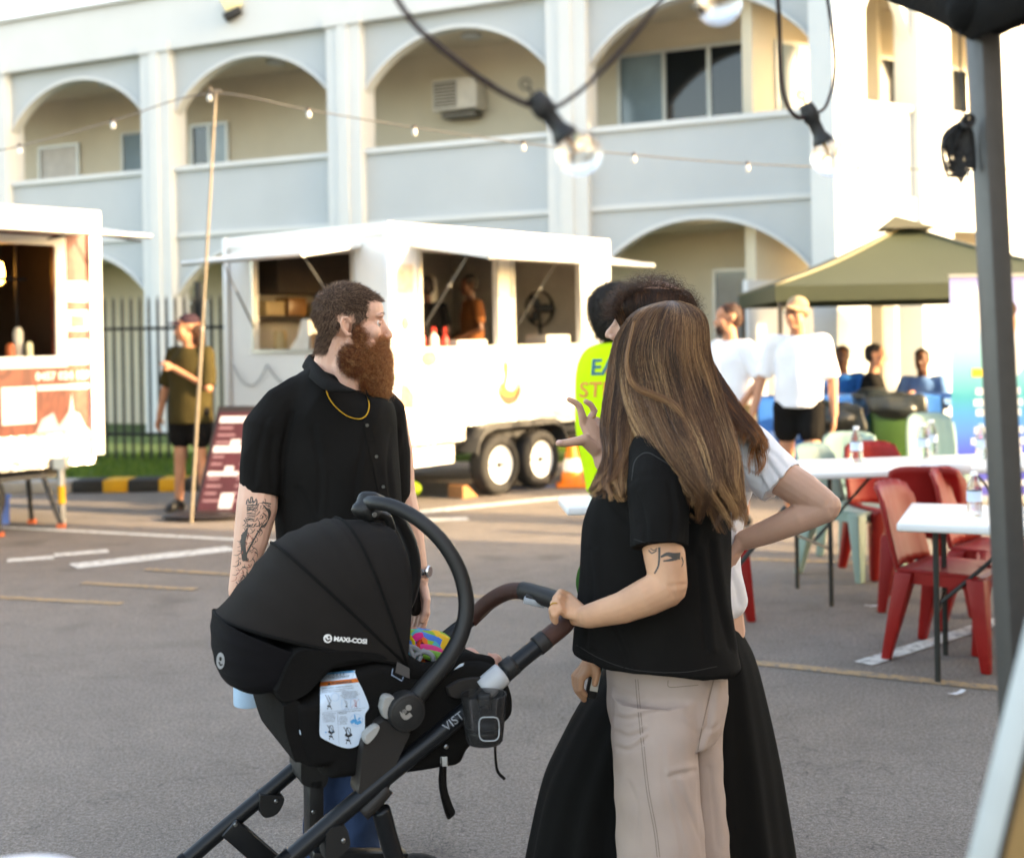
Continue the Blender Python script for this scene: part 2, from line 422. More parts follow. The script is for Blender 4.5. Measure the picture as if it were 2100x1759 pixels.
for z in (.3, 1.62):
    MB().box(fa + ft * fl / 2 + Vector((0, .0, z + .07)) + fq @ Vector((0, .034, 0)), (fl, .035, .04), fq).build('rail', M_FENCE, fen)
for t in (.6, 3.0, 5.35):
    MB().box(fa + ft * t + Vector((0, 0, 1.12)) + fq @ Vector((0, .09, 0)), (.075, .075, 2.28), fq).build('post', M_FENCE, fen)

# ---- arcaded building
M_RENDER = pm('white render', '#c6caca', .8, var=.04, scale=1.2, bump=.08, bscale=40)
M_PANEL = pm('pale grey render', '#adb4b7', .82, var=.05, scale=.9, bump=.08, bscale=40)
M_TAN = pm('tan render', '#d0c6b1', .85, var=.06, scale=1.5)
M_SOFFIT = pm('tan soffit', '#d2c9b6', .85, var=.04)
M_FRAME = pm('window frame aluminium', '#c9cbc8', .4, metal=.3, var=.05)
M_DGLASS = pm('dark window glass', (.012, .015, .018), .06, spec=.8, var=.3, scale=1.3)
M_BLUEG = pm('blue window glass', (.19, .26, .30), .12, spec=.7, var=.2, scale=2)
M_BLIND = pm('pale window blind', '#c8c3bd', .6, var=.1)
BO = Vector((2.485, 17.0, 0)); BU = Vector((.901, -.433, 0)).normalized(); BN = Vector((-BU.y, BU.x, 0)) * -1   # BN points to the camera
if BN.y > 0: BN = -BN
def B(t, z, n=0.0): return BO + BU * t + BN * n + Vector((0, 0, z))
BROT = Matrix((BU, -BN, Vector((0, 0, 1)))).transposed()
def bbox(mb, t0, t1, z0, z1, n0, n1): return mb.box(B((t0 + t1) / 2, (z0 + z1) / 2, (n0 + n1) / 2), (t1 - t0, abs(n1 - n0), z1 - z0), BROT)
bld = thing('arcade_building', 'two storey white building with arched verandas behind the food trailers', 'building', B(-5, 0))
BAY = 3.7; bays = [0, -1, -2, -3, -4]
TL = -4 * BAY - 1.85
mb = MB(); bbox(mb, TL, 1.85, 3.1, 3.3, -.31, -1.9); mb.build('floor_slab', M_SOFFIT, bld)
bbox(MB(), TL, 2.1, 6.42, 7.3, .02, -.3).build('fascia', M_RENDER, bld)
bbox(MB(), TL, 2.1, 6.30, 6.40, -.32, -2.0).build('soffit', M_SOFFIT, bld)
bbox(MB(), TL, 2.1, 0, 7.2, -1.95, -2.15).build('back_wall', M_TAN, bld)
bbox(MB(), TL, 2.15, 7.3, 7.36, .1, -6).build('roof', M_RENDER, bld)
for k in range(6):
    t = 1.85 - BAY * k
    c = bbox(MB(), t - .3, t + .3, 0, 6.4, 0, -.42).build('column', M_RENDER, bld)
    bbox(MB(), t - .34, t + .34, 6.4, 6.55, .05, -.42).build('capital', M_RENDER, c)
    bbox(MB(), t - .09, t + .09, .3, 6.4, .035, .0005).build('pilaster', M_RENDER, c)
HW, RISE = 1.55, .78
RC = (HW * HW + RISE * RISE) / (2 * RISE)
def arch(t, zs): return zs + RISE - RC + math.sqrt(max(RC * RC - t * t, 0))
for k in bays:
    tc_ = k * BAY
    for zs, zt, nm in ((5.38, 6.42, 'upper'), (2.36, 3.32, 'lower')):
        n = 28; mb = MB(); fr = []; bk = []
        ts = [tc_ - HW + 2 * HW * i / n for i in range(n + 1)]
        mb.grid([[B(t, arch(t - tc_, zs), -.15) for t in ts], [B(t, zt, -.15) for t in ts]])
        mb.grid([[B(t, arch(t - tc_, zs), -.30) for t in ts], [B(t, zt, -.30) for t in ts]])
        mb.grid([[B(t, arch(t - tc_, zs), -.15) for t in ts], [B(t, arch(t - tc_, zs), -.30) for t in ts]])
        a = mb.build('arch_panel', M_PANEL, bld)
        mb = MB()   # raised rim
        ring = [[B(t, arch(t - tc_, zs) + dz - .004, nn) for t in ts] for dz, nn in ((0, -.32), (0, -.11), (.055, -.11), (.055, -.149))]
        mb.grid(ring); mb.build('arch_rim', M_RENDER, a)
    w_ = bbox(MB(), tc_ - HW, tc_ + HW, 3.4, 4.42, -.14, -.26).build('balustrade', M_PANEL, bld)
    bbox(MB(), tc_ - HW, tc_ + HW, 4.42, 4.5, -.08, -.3).build('coping', M_RENDER, w_)
    bbox(MB(), tc_ - HW, tc_ + HW, 3.325, 3.4, -.1, -.28).build('ledge', M_RENDER, w_)
def window(par, t0, t1, z0, z1, n, mats, name='window'):
    f = MB()
    for a, b, c, d in ((t0 - .04, t1 + .04, z0 - .05, z0), (t0 - .04, t1 + .04, z1, z1 + .05), (t0 - .05, t0, z0, z1), (t1, t1 + .05, z0, z1)): bbox(f, a, b, c, d, n + .06, n - .02)
    wd = (t1 - t0) / len(mats)
    for i in range(1, len(mats)): bbox(f, t0 + wd * i - .03, t0 + wd * i + .03, z0, z1, n + .055, n - .02)
    o = f.build(name, M_FRAME, par)
    for i, m in enumerate(mats): bbox(MB(), t0 + wd * i + .002, t0 + wd * (i + 1) - .002, z0 + .001, z1 - .001, n + .02, n + .012).build('pane', m, o)
    return o
NB = -1.949
window(bld, -1.75, 1.05, 4.3, 5.85, NB, [M_BLUEG, M_DGLASS, M_DGLASS, M_BLUEG])
window(bld, -BAY * 2 - 2.65, -BAY * 2 - 1.9, 3.4, 5.5, NB, [M_DGLASS, M_BLUEG])
window(bld, -BAY * 3 - .6, -BAY * 3 + .4, 3.4, 5.5, NB, [M_BLUEG, M_DGLASS])
o = window(bld, -BAY * 3 - 2.7, -BAY * 3 - 1.75, 3.6, 5.4, NB, [M_BLIND]); bbox(MB(), -BAY * 3 - 2.7, -BAY * 3 - 1.75, 4.4, 4.46, NB + .05, NB + .03).build('transom', M_DGLASS, o)
window(bld, -.3, 1.2, .3, 2.5, NB, [M_BLUEG, M_BLIND])
window(bld, -BAY * 3 + .2, -BAY * 3 + 1.3, .4, 2.3, NB, [M_DGLASS])
window(bld, -BAY - 1.0, -BAY + .6, .5, 2.3, NB, [M_DGLASS, M_DGLASS])
window(bld, -BAY * 2 - 1.2, -BAY * 2 + .6, .5, 2.3, NB, [M_DGLASS, M_BLUEG])
for k in (0, -1, -2, -3):   # round veranda ceiling lights
    MB().lathe([(.0, 0), (.16, 0), (.16, .05), (0, .06)], B(k * BAY - .2, 6.24, -1.1), n=18, cap=False).build('ceiling_light', M_RENDER, bld, smooth=True)
# the wing turning away at the right end
WO = Vector((4.48, 15.85, 0)); WU = Vector((.841, .541, 0)).normalized(); WN = Vector((WU.y, -WU.x, 0))
WROT = Matrix((WU, -WN, Vector((0, 0, 1)))).transposed()
def W(a, z, n=0.0): return WO + WU * a + WN * n + Vector((0, 0, z))
def wbox(mb, a0, a1, z0, z1, n0, n1): return mb.box(W((a0 + a1) / 2, (z0 + z1) / 2, (n0 + n1) / 2), (a1 - a0, abs(n1 - n0), z1 - z0), WROT)
wing = thing('building_wing', 'sunlit white building wing with narrow arches above the olive gazebo', 'building', W(1, 0))
wbox(MB(), -.58, 6.2, 6.42, 7.3, .03, -.3).build('fascia', M_RENDER, wing)
wbox(MB(), .05, 6.2, 6.28, 6.38, -.31, -1.69).build('soffit', M_SOFFIT, wing)
wbox(MB(), -.3, 6.2, 0, 7.2, -1.7, -1.9).build('back_wall', M_TAN, wing)
wbox(MB(), .05, 6.2, 3.12, 3.3, -.14, -1.69).build('floor_slab', M_SOFFIT, wing)
for a in (-.58, 1.0, 2.64, 4.27, 5.9):
    wbox(MB(), a, a + (.58 if a < 0 else .63), 0, 6.4, 0, -.4).build('column', M_RENDER, wing)
for a in (0, 1.63, 3.27, 4.9):
    w2 = .505; am = a + .5; n = 16; ts = [am - w2 + 2 * w2 * i / n for i in range(n + 1)]
    zz = lambda t: 5.35 + .8 * (1 - abs((t - am) / w2) ** 1.5)
    mb = MB()
    for nn in (-.12, -.27): mb.grid([[W(t, zz(t), nn) for t in ts], [W(t, 6.42, nn) for t in ts]])
    mb.grid([[W(t, zz(t), -.12) for t in ts], [W(t, zz(t), -.27) for t in ts]])
    mb.build('arch_panel', M_RENDER, wing)
    wbox(MB(), a, a + 1.0, 3.32, 4.42, -.12, -.24).build('balustrade', M_RENDER, wing)
    wbox(MB(), a, a + 1.0, 4.42, 4.49, -.07, -.28).build('coping', M_RENDER, wing)
    mbg = MB(); wbox(mbg, a + .12, a + .9, 4.35, 5.6, -1.66, -1.69); f = mbg.build('window', M_FRAME, wing)
    wbox(MB(), a + .18, a + .48, 4.41, 5.54, -1.65, -1.655).build('pane', M_BLUEG, f); wbox(MB(), a + .53, a + .85, 4.41, 5.54, -1.65, -1.655).build('pane', M_DGLASS, f)
wbox(MB(), -.0, 1.6, 2.3, 3.3, -.05, -.13).build('spandrel', M_RENDER, wing)
wbox(MB(), 1.63, 5.9, 2.9, 3.3, -.05, -.13).build('spandrel', M_RENDER, wing)
M_SHUT = pm('white roller door', '#d5d8d9', .6, var=.04); M_BROWN = pm('brown door', '#6d6047', .7, var=.1); M_CREAMP = pm('cream post', '#d9c49a', .6)
for a0, a1 in ((-.55, .72), (1.5, 2.6), (2.9, 5.8)): 
    s_ = wbox(MB(), a0, a1, .05, 2.3, -1.60, -1.69).build('roller_door', M_SHUT, wing)
wbox(MB(), .78, 1.1, .05, 2.3, -1.6, -1.69).build('door', M_BROWN, wing); wbox(MB(), 1.14, 1.44, .05, 2.3, -1.58, -1.69).build('door', M_BROWN, wing)

# ---- air conditioner, floodlight on the building
ac = thing('air_conditioner', 'boxy cream window air conditioner on the tan upstairs veranda wall', 'air conditioner', B(-BAY - .75, 5.2, NB))
M_ACW = pm('air conditioner casing', '#cfc8bc', .5); M_ACG = pm('air conditioner grille', '#6c675e', .6)
bbox(MB(), -BAY - .65 - .5, -BAY - .65 + .3, 5.25, 5.75, NB, NB + .42).build('casing', M_ACW, ac, bevel=.015)
g = bbox(MB(), -BAY - .65 - .46, -BAY - .65 - .06, 5.3, 5.7, NB + .42, NB + .43).build('grille', M_ACG, ac)
for i in range(7): bbox(MB(), -BAY - .65 - .45, -BAY - .65 - .07, 5.32 + i * .054, 5.335 + i * .054, NB + .43, NB + .442).build('slat', M_ACW, g)
bbox(MB(), -BAY - .65 - .4, -BAY - .65 + .2, 5.15, 5.23, NB, NB + .3).build('bracket', M_ACG, ac)
fl_p = P(478, 22, 20.2); fld = thing('floodlight', 'small black floodlight fixed high on the white fascia', 'floodlight', fl_p)
M_BLK = pm('black plastic', (.012, .012, .012), .5, var=.15); M_LENS = pm('floodlight glass', '#c9c49a', .25)
fr_ = Matrix.Rotation(R(-25), 3, 'Y')
MB().box(fl_p + Vector((0, 0, -.06)), (.3, .2, .12), fr_).build('housing', M_BLK, fld, bevel=.02)
MB().box(fl_p + Vector((-.02, -.03, .12)), (.28, .1, .26), fr_).build('lens', M_LENS, fld, bevel=.01)
MB().tube([fl_p + Vector((.1, 0, .0)), fl_p + Vector((.2, .25, .1)), fl_p + Vector((.2, .6, .1))], .03).build('bracket', M_BLK, fld)

# ---- unseen building added outside the frame to shade the foreground
M_SHADEBLD = pm('shade building brick', '#a08672', .85, var=.1)
nb = thing('shade_building', 'unseen brick building added to shade the foreground', 'building', (14, 0, 0))
for y0, y1 in ((-30, 3.35), (3.62, 4.15), (4.4, 4.95), (5.15, 6.5)):  # walls split by slits that let streaks of sun reach the ground
    MB().box2((9.0, y0, 0), (15 if y1 < 3.4 else 9.4, y1, 9.5)).build('wall', M_SHADEBLD, nb)
MB().box2((8.8, -30.2, 9.5), (15.2, 6.6, 9.8)).build('roof', M_SHADEBLD, nb)

# litter
M_SCRAP = pm('paper scrap', '#c9c9cc', .8)
for px, py, r_, lb in ((1962, 1425, .6, 'curled white paper scrap on the asphalt near the tent pole'), (1790, 1245, .2, 'small pale paper scrap under the trestle tables')):
    q = G(px, py, .006); m = MB(); m.grid([[q + Vector((x * math.cos(r_) - y * math.sin(r_), x * math.sin(r_) + y * math.cos(r_), .004 + abs(x) * .25)) for x in (-.05, -.02, .02, .05)] for y in (-.012, .012)]); tag(m.build('paper_scrap', M_SCRAP, None, solid=.0008), lb, 'litter')
# ================================================================== food trailers
M_TWHITE = pm('white trailer panel', '#e6e6e2', .4, var=.03, scale=2)
M_ALU = pm('aluminium trim', '#c4c4c0', .35, metal=.8, var=.05)
M_INT = pm('trailer interior lining', '#b7b0a4', .6, var=.1)
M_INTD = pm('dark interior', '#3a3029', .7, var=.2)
M_TYRE = pm('tyre rubber', (.018, .017, .016), .8, bump=.2); M_RIM = pm('white wheel rim', '#e2e4e4', .4)
M_STEEL = pm('steel', '#8f8f8c', .35, metal=.9); M_DKSTEEL = pm('dark chassis steel', (.03, .03, .03), .6)
def chequer():
    m, N, L, b = newmat('chequer plate'); tc = N.new('ShaderNodeTexCoord'); mp = N.new('ShaderNodeMapping'); mp.inputs['Rotation'].default_value = (.6, .6, .8)
    L.new(tc.outputs['Object'], mp.inputs[0]); v = N.new('ShaderNodeTexVoronoi'); v.inputs['Scale'].default_value = 26; L.new(mp.outputs[0], v.inputs['Vector'])
    bp = N.new('ShaderNodeBump'); bp.inputs['Strength'].default_value = .8; bp.inputs['Distance'].default_value = .01; L.new(v.outputs['Distance'], bp.inputs['Height']); L.new(bp.outputs[0], b.inputs['Normal'])
    b.inputs['Base Color'].default_value = (.62, .6, .56, 1); b.inputs['Metallic'].default_value = .7; b.inputs['Roughness'].default_value = .35
    return m
M_CHEQ = chequer()
TA = Vector((math.cos(R(50.5)), math.sin(R(50.5)), 0)); TB = Vector((-TA.y, TA.x, 0))
TROT = Matrix((TA, TB, Vector((0, 0, 1)))).transposed()
def frame(o):
    o = Vector(o)
    def T(a, b, z): return o + TA * a + TB * b + Vector((0, 0, z))
    def tb(mb, a0, a1, b0, b1, z0, z1): return mb.box(T((a0 + a1) / 2, (b0 + b1) / 2, (z0 + z1) / 2), (abs(a1 - a0), abs(b1 - b0), abs(z1 - z0)), TROT)
    return T, tb
def wheel(T, a, b, par, r=.305, side=-1):
    ax = TB * side
    t = MB(); prof = [(r * .62, -.09), (r * .9, -.1), (r * .985, -.075), (r, -.03), (r, .03), (r * .985, .075), (r * .9, .1), (r * .62, .09)]
    t.lathe(prof + [prof[0]], T(a, b, r + .003), 36, ax, cap=False); tw = t.build('wheel', M_TYRE, par, smooth=True)
    rim = MB().lathe([(.0, .05), (.055, .05), (.06, .035), (r * .38, .03), (r * .46, .055), (r * .58, .065), (r * .64, .085), (r * .64, -.08), (0, -.08)], T(a, b, r + .003), 36, ax, cap=False).build('rim', M_RIM, tw, smooth='auto')
    h = MB(); up = Vector((0, 0, 1))
    for i in range(8):
        an = i * math.pi / 4; h.lathe([(0, .0), (.016, 0), (.016, .004), (0, .004)], T(a, b, r) + TA * math.cos(an) * r * .33 + up * math.sin(an) * r * .33 + ax * .032, 10, ax)
    h.build('rim_hole', M_DKSTEEL, tw); MB().lathe([(.0, .085), (.03, .08), (.032, .04)], T(a, b, r), 14, ax).build('hub_cap', M_DKSTEEL, tw, smooth=True)

# ---- white trailer
T, tb = frame((-1.133, 11.79, 0)); LA, LB, ZF, ZR = 3.49, 2.39, .62, 2.65
tr = thing('food_trailer', 'white food trailer with two open serving hatches and twin axle wheels', 'food trailer', T(1.7, 1.2, 0))
SZ, TZ = 1.51, 2.43
def wall(name, rects, fn, mat): 
    m = MB()
    for r in rects: fn(m, *r)
    return m.build(name, mat, tr)
fa_ = lambda m, a0, a1, z0, z1: tb(m, a0, a1, 0, .05, z0, z1)
wall('serving_wall', [(0, LA, .815, SZ), (0, LA, TZ, ZR), (0, .425, SZ, TZ), (1.547, 1.82, SZ, TZ), (2.97, LA, SZ, TZ)], fa_, M_TWHITE)
fb_ = lambda m, b0, b1, z0, z1: tb(m, 0, .05, b0, b1, z0, z1)
wall('end_wall', [(.05, LB, .7, SZ), (.05, LB, TZ, ZR), (.05, .5, SZ, TZ), (1.95, LB, SZ, TZ)], fb_, M_TWHITE)
tb(MB(), .0, LA, LB - .05, LB, .62, ZR).build('rear_wall', M_INT, tr); tb(MB(), LA - .05, LA, .05, LB - .05, .62, ZR).build('end_wall', M_INT, tr)
tb(MB(), 0, LA, 0, LB, ZR, ZR + .03).build('roof', M_TWHITE, tr, bevel=.01); tb(MB(), 0, LA, .05, LB - .05, .55, .62).build('floor', M_DKSTEEL, tr)
for a, b in ((0, 0), (LA, 0), (0, LB)):
    tb(MB(), a - .035, a + .035, b - .035, b + .035, .6, ZR + .035).build('corner_trim', M_TWHITE, tr, bevel=.008)
tb(MB(), .036, LA - .036, -.02, -.001, ZR - .08, ZR + .033).build('roof_trim', M_TWHITE, tr); tb(MB(), -.02, -.001, .036, LB - .036, ZR - .08, ZR + .033).build('roof_trim', M_TWHITE, tr)
# window trims
for a0, a1 in ((.425, 1.547), (1.82, 2.97)):
    m = MB(); tb(m, a0 - .04, a1 + .04, -.02, -.001, SZ - .04, SZ); tb(m, a0 - .04, a0, -.02, -.001, SZ, TZ); tb(m, a1, a1 + .04, -.02, -.001, SZ, TZ); m.build('hatch_frame', M_ALU, tr)
m = MB(); tb(m, -.02, -.001, .46, 1.99, SZ - .04, SZ); tb(m, -.02, -.001, .46, .5, SZ, TZ); tb(m, -.02, -.001, 1.95, 1.99, SZ, TZ); m.build('hatch_frame', M_ALU, tr)
# hatches
def hatch(p0, p1, out, par):
    o = MB().hexa([p0, p1, p0 + out, p1 + out] + [q + Vector((0, 0, .035)) for q in (p0, p1, p0 + out, p1 + out)]).build('hatch_flap', M_TWHITE, par)
    MB().tube([p0 + out + Vector((0, 0, .017)), p1 + out + Vector((0, 0, .017))], .026).build('flap_edge', M_ALU, o)
    return o
hatch(T(.3, -.01, 2.47), T(3.0, -.01, 2.47), -TB * .95 + Vector((0, 0, -.16)), tr)
hatch(T(-.01, .35, 2.47), T(-.01, 2.15, 2.47), -TA * .72 + Vector((0, 0, -.11)), tr)
for a, sg in ((.44, 1), (1.53, -1), (1.84, 1), (2.95, -1)):
    if a in (1.53, 2.95): continue
    p = T(a, -.03, 1.72); q = T(a + .22, -.42, 2.4)
    s_ = MB().tube([p, p.lerp(q, .55)], .011).build('gas_strut', M_DKSTEEL, tr); MB().tube([p.lerp(q, .5), q], .006).build('strut_rod', M_STEEL, s_); MB().ell(p.lerp(q, .55), (.022,) * 3).build('strut_joint', M_STEEL, s_, smooth=True)
for b in (.52, 1.93):
    p = T(-.03, b, 1.74); q = T(-.42, b + (.2 if b < 1 else 0), 2.4)
    s_ = MB().tube([p, p.lerp(q, .55)], .011).build('gas_strut', M_DKSTEEL, tr); MB().tube([p.lerp(q, .5), q], .006).build('strut_rod', M_STEEL, s_)
# inside
tb(MB(), .06, LA - .06, .06, .5, SZ - .05, SZ - .005).build('counter', M_ALU, tr); tb(MB(), .06, .45, .52, LB - .06, SZ - .05, SZ - .005).build('counter', M_ALU, tr)
tb(MB(), .1, 2.2, LB - .5, LB - .06, 1.3, 1.36).build('shelf', M_INTD, tr); tb(MB(), .1, 1.7, LB - .35, LB - .06, 1.82, 1.86).build('shelf', M_INTD, tr)
tb(MB(), .3, 1.5, LB - .45, LB - .07, 2.1, 2.55).build('range_hood', M_INTD, tr); tb(MB(), 2.1, 2.6, LB - .6, LB - .07, .65, 2.3).build('fridge', M_TWHITE, tr, bevel=.02)
fan = thing('wall_fan', 'black round fan inside the second hatch of the white trailer', 'fan', T(3.2, .75, 1.9))
MB().lathe([(.2, -.03), (.215, 0), (.2, .03)], T(3.2, .75, 1.92), 24, Vector((.6, -.8, 0)), cap=False).build('cage', M_BLK, fan, smooth=True)
for i in range(3):
    an = i * 2.094; MB().ell(T(3.2, .75, 1.92) + Vector((math.cos(an) * .08, 0.02, math.sin(an) * .08)), (.1, .01, .05), Matrix.Rotation(-an, 3, 'Y')).build('blade', M_BLK, fan, smooth=True)
MB().tube([T(3.2, .75, 1.9), T(3.25, .78, 1.52)], .02).build('stand', M_BLK, fan)
# lower trim, chassis, wheels
m = MB(); 
for r in ((0, 1.02, .58, .815), (2.5, LA, .66, .815), (1.02, 2.5, .72, .815)): tb(m, r[0], r[1], -.004, .05, r[2], r[3])
m.build('chequer_skirt', M_CHEQ, tr)
mg = MB(); prof = [(1.02, .46), (1.06, .6), (1.15, .69), (1.3, .725), (2.25, .725), (2.38, .69), (2.46, .6), (2.5, .46)]
mg.grid([[T(a, -.16, z) for a, z in prof], [T(a, .12, z) for a, z in prof]]); mg.grid([[T(a, -.16, z) for a, z in prof], [T(a, -.16, z - .05) for a, z in prof]]); mg.build('mudguard', M_DKSTEEL, tr, solid=.012)
for a in (1.43, 2.1): wheel(T, a, -.03, tr)
for a in (1.43, 2.1): wheel(T, a, LB - .1, tr, side=1)
tb(MB(), .1, LA, .35, .45, .4, .55).build('chassis_rail', M_DKSTEEL, tr); tb(MB(), .1, LA, LB - .45, LB - .35, .4, .55).build('chassis_rail', M_DKSTEEL, tr)
tb(MB(), .05, .95, .08, .3, .36, .56).build('underfloor_box', M_TWHITE, tr, bevel=.01)
MB().tube([T(.1, .2, .56), T(.1, .2, 0.02)], .03).build('stabiliser_leg', M_STEEL, tr); MB().tube([T(3.3, .2, .56), T(3.3, .2, .02)], .03).build('stabiliser_leg', M_STEEL, tr)
# printed pictures on the serving wall
M_OR = pm('orange print', '#d97b33', .5, var=.12); M_RED = pm('red print', '#b5402c', .5, var=.1); M_PK = pm('pale pink print', '#e7c7bf', .5); M_CR = pm('cream food print', '#cdbba8', .5, var=.35, scale=14); M_FOOD = pm('food print', '#a97c5c', .5, var=.5, scale=16)
def decal(pts, mat, name='printed_picture', n=-.004): return MB().prism([T(a, n, z) for a, z in pts], TB * .002).build(name, mat, tr)
def ringpts(ca, cz, ra, rz, a0, a1, n=18): return [(ca + ra * math.cos(R(a0 + (a1 - a0) * i / n)), cz + rz * math.sin(R(a0 + (a1 - a0) * i / n))) for i in range(n + 1)]
decal(ringpts(1.72, 1.08, .19, .19, 180, 360) + ringpts(1.72, 1.1, .17, .12, 360, 180)[1:-1], M_RED, n=-.0065)
decal(ringpts(1.72, 1.12, .16, .16, 180, 360) + ringpts(1.76, 1.12, .1, .08, 360, 180), M_OR)
decal([(1.6, 1.08), (1.64, 1.2), (1.62, 1.3), (1.66, 1.37), (1.71, 1.3), (1.7, 1.2), (1.67, 1.1)], M_OR, n=-.009)
decal([(1.5, 1.5 - .02), (1.56, 1.49), (1.64, 1.47), (1.6, 1.38), (1.56, 1.32), (1.53, 1.4)], M_PK)
decal(ringpts(.2, 1.38, .1, .13, 0, 345), M_CR); decal(ringpts(.52, 1.4, .12, .08, 0, 345, 9), M_FOOD); decal([(.1, .95), (.3, .93), (.31, 1.06), (.22, 1.16), (.13, 1.18)], M_FOOD); decal(ringpts(.2, 1.74, .06, .07, 0, 345), M_FOOD); decal([(.1, 2.02), (.32, 2.02), (.32, 2.3), (.1, 2.3)], M_CR)
MB().box(T(-.002, 1.05, 1.42), (.004, .24, .035), TROT).build('sticker', M_RED, tr); MB().box(T(-.002, .88, 1.42), (.004, .1, .035), TROT).build('sticker', pm('yellow print', '#d8b13c', .5), tr)
def chain(b0, b1):
    pts = [T(-.02, b0 + (b1 - b0) * i / 12, 1.36 - .22 * (1 - (2 * i / 12 - 1) ** 2)) for i in range(13)]
    MB().tube(pts, .006, 6).build('cable', M_STEEL, tr, smooth=True)
chain(2.3, 1.75); chain(1.75, 1.0)
# things on the counters
def bottle_shape(o, h, r): return MB().lathe([(0, 0), (r, 0), (r, h * .62), (r * .85, h * .72), (r * .3, h * .82), (r * .16, h), (0, h)], o, 14)
M_SAUCEW = pm('white sauce bottle', '#e6e0d6', .4); M_SAUCER = pm('red sauce bottle', '#b3261c', .4)
for i, (a, m_) in enumerate(((.52, M_SAUCEW), (.62, M_SAUCER), (.71, M_SAUCEW), (.8, M_SAUCEW), (.88, M_SAUCER))):
    o = thing('sauce_bottle', ['white squeeze sauce bottle at the end of the serving hatch', 'red squeeze sauce bottle second from the hatch edge', 'white squeeze sauce bottle in the middle of the five', 'white squeeze sauce bottle fourth from the hatch edge', 'red squeeze sauce bottle nearest the hatch centre'][i], 'bottle', T(a, .15 + .05 * (i % 2), SZ), group='sauce bottles on the serving counter')
    p = T(a, .12 + .06 * (i % 2), SZ - .004); bottle_shape(p, .15, .035).build('bottle_body', m_, o, smooth='auto'); MB().lathe([(.02, .15), (.008, .2), (0, .2)], p, 10).build('nozzle', M_SAUCER, o, smooth=True)
o = tag(tb(MB(), 1.05, 1.5, .1, .35, SZ - .004, SZ + .06).build('food_tray', pm('white tray', '#dedad2', .5), None, bevel=.01), 'flat white tray on the counter of the first hatch', 'tray')
o = tag(tb(MB(), 2.5, 2.92, .1, .4, SZ - .004, SZ + .1).build('food_tray', pm('grey tray', '#bdb8b0', .5), None, bevel=.01), 'stack of pale trays in the second hatch below the fan', 'tray')
npk = thing('paper_stack', 'white paper wrap stack standing on the end counter', 'paper', T(.2, 1.45, SZ))
MB().prism([T(.2, 1.66, SZ - .004), T(.2, 1.36, SZ - .004), T(.2, 1.36, SZ + .3), T(.2, 1.46, SZ + .3), T(.2, 1.53, SZ + .12)], TA * .12).build('paper', M_SAUCEW, npk)
M_AMB = pm('amber jar', '#8a6038', .3, var=.2); M_YEL = pm('yellow tub', '#c2a676', .4, var=.15)
for i, (b, h, r, m_) in enumerate(((1.82, .2, .07, M_YEL), (1.2, .16, .1, M_AMB))):
    tag(MB().lathe([(0, 0), (r, 0), (r * 1.05, h * .85), (r * .9, h * .86), (r * .9, h), (0, h)], T(.22, b, SZ - .004), 16).build('jar', m_, None, smooth='auto'), ['yellow tub at the end of the trailer counter', 'amber jar beside the white paper stack'][i], 'jar')
for i, (a, h) in enumerate(((.25, .16), (.55, .2), (.95, .14), (1.3, .18))):
    tag(tb(MB(), a, a + .26, LB - .32, LB - .1, 1.86, 1.86 + h).build('carton', M_YEL if i % 2 == 0 else M_AMB, None, bevel=.01), ['yellow carton first on the trailer back shelf', 'amber carton second on the trailer back shelf', 'yellow carton third on the trailer back shelf', 'amber carton last on the trailer back shelf'][i], 'carton')
# under the trailer
bagm = pm('hi-vis fabric', '#6f8a14', .7, var=.1)
fb2 = MB(); q = T(.8, .6, .13); fb2.ell(q, (.07, .08, .12)); fb2.ell(q + Vector((.06, .02, -.05)), (.09, .08, .075)); tag(fuse('hi_vis_bag', fb2, .02, bagm, None, 3), 'lime hi-vis bag stuffed under the white trailer', 'bag')
M_WOOD = pm('raw timber', '#9c6a42', .7, var=.2, scale=18); 
tag(MB().prism([T(.98, .0, .003), T(1.2, .0, .003), T(1.04, .0, .13), T(.98, .0, .13)], TB * .2).build('wheel_chock', M_WOOD), 'wooden wedge chock in front of the trailer wheel', 'wheel chock')
M_CONE = pm('orange cone plastic', '#ef7a1a', .45, var=.06); M_CONEW = pm('white cone band', '#f0eee6', .4)
cn = thing('traffic_cone', 'orange traffic cone with white band behind the trailer wheels', 'traffic cone', T(2.38, -.3, 0))
MB().box(T(2.38, -.3, .02), (.34, .34, .035)).build('base', M_CONE, cn, bevel=.01); MB().lathe([(.13, .035), (.035, .5), (.03, .5)], T(2.38, -.3, 0), 20).build('cone_body', M_CONE, cn, smooth='auto'); MB().lathe([(.104, .17), (.078, .3)], T(2.38, -.3, 0), 20, cap=False).build('band', M_CONEW, cn, smooth=True)

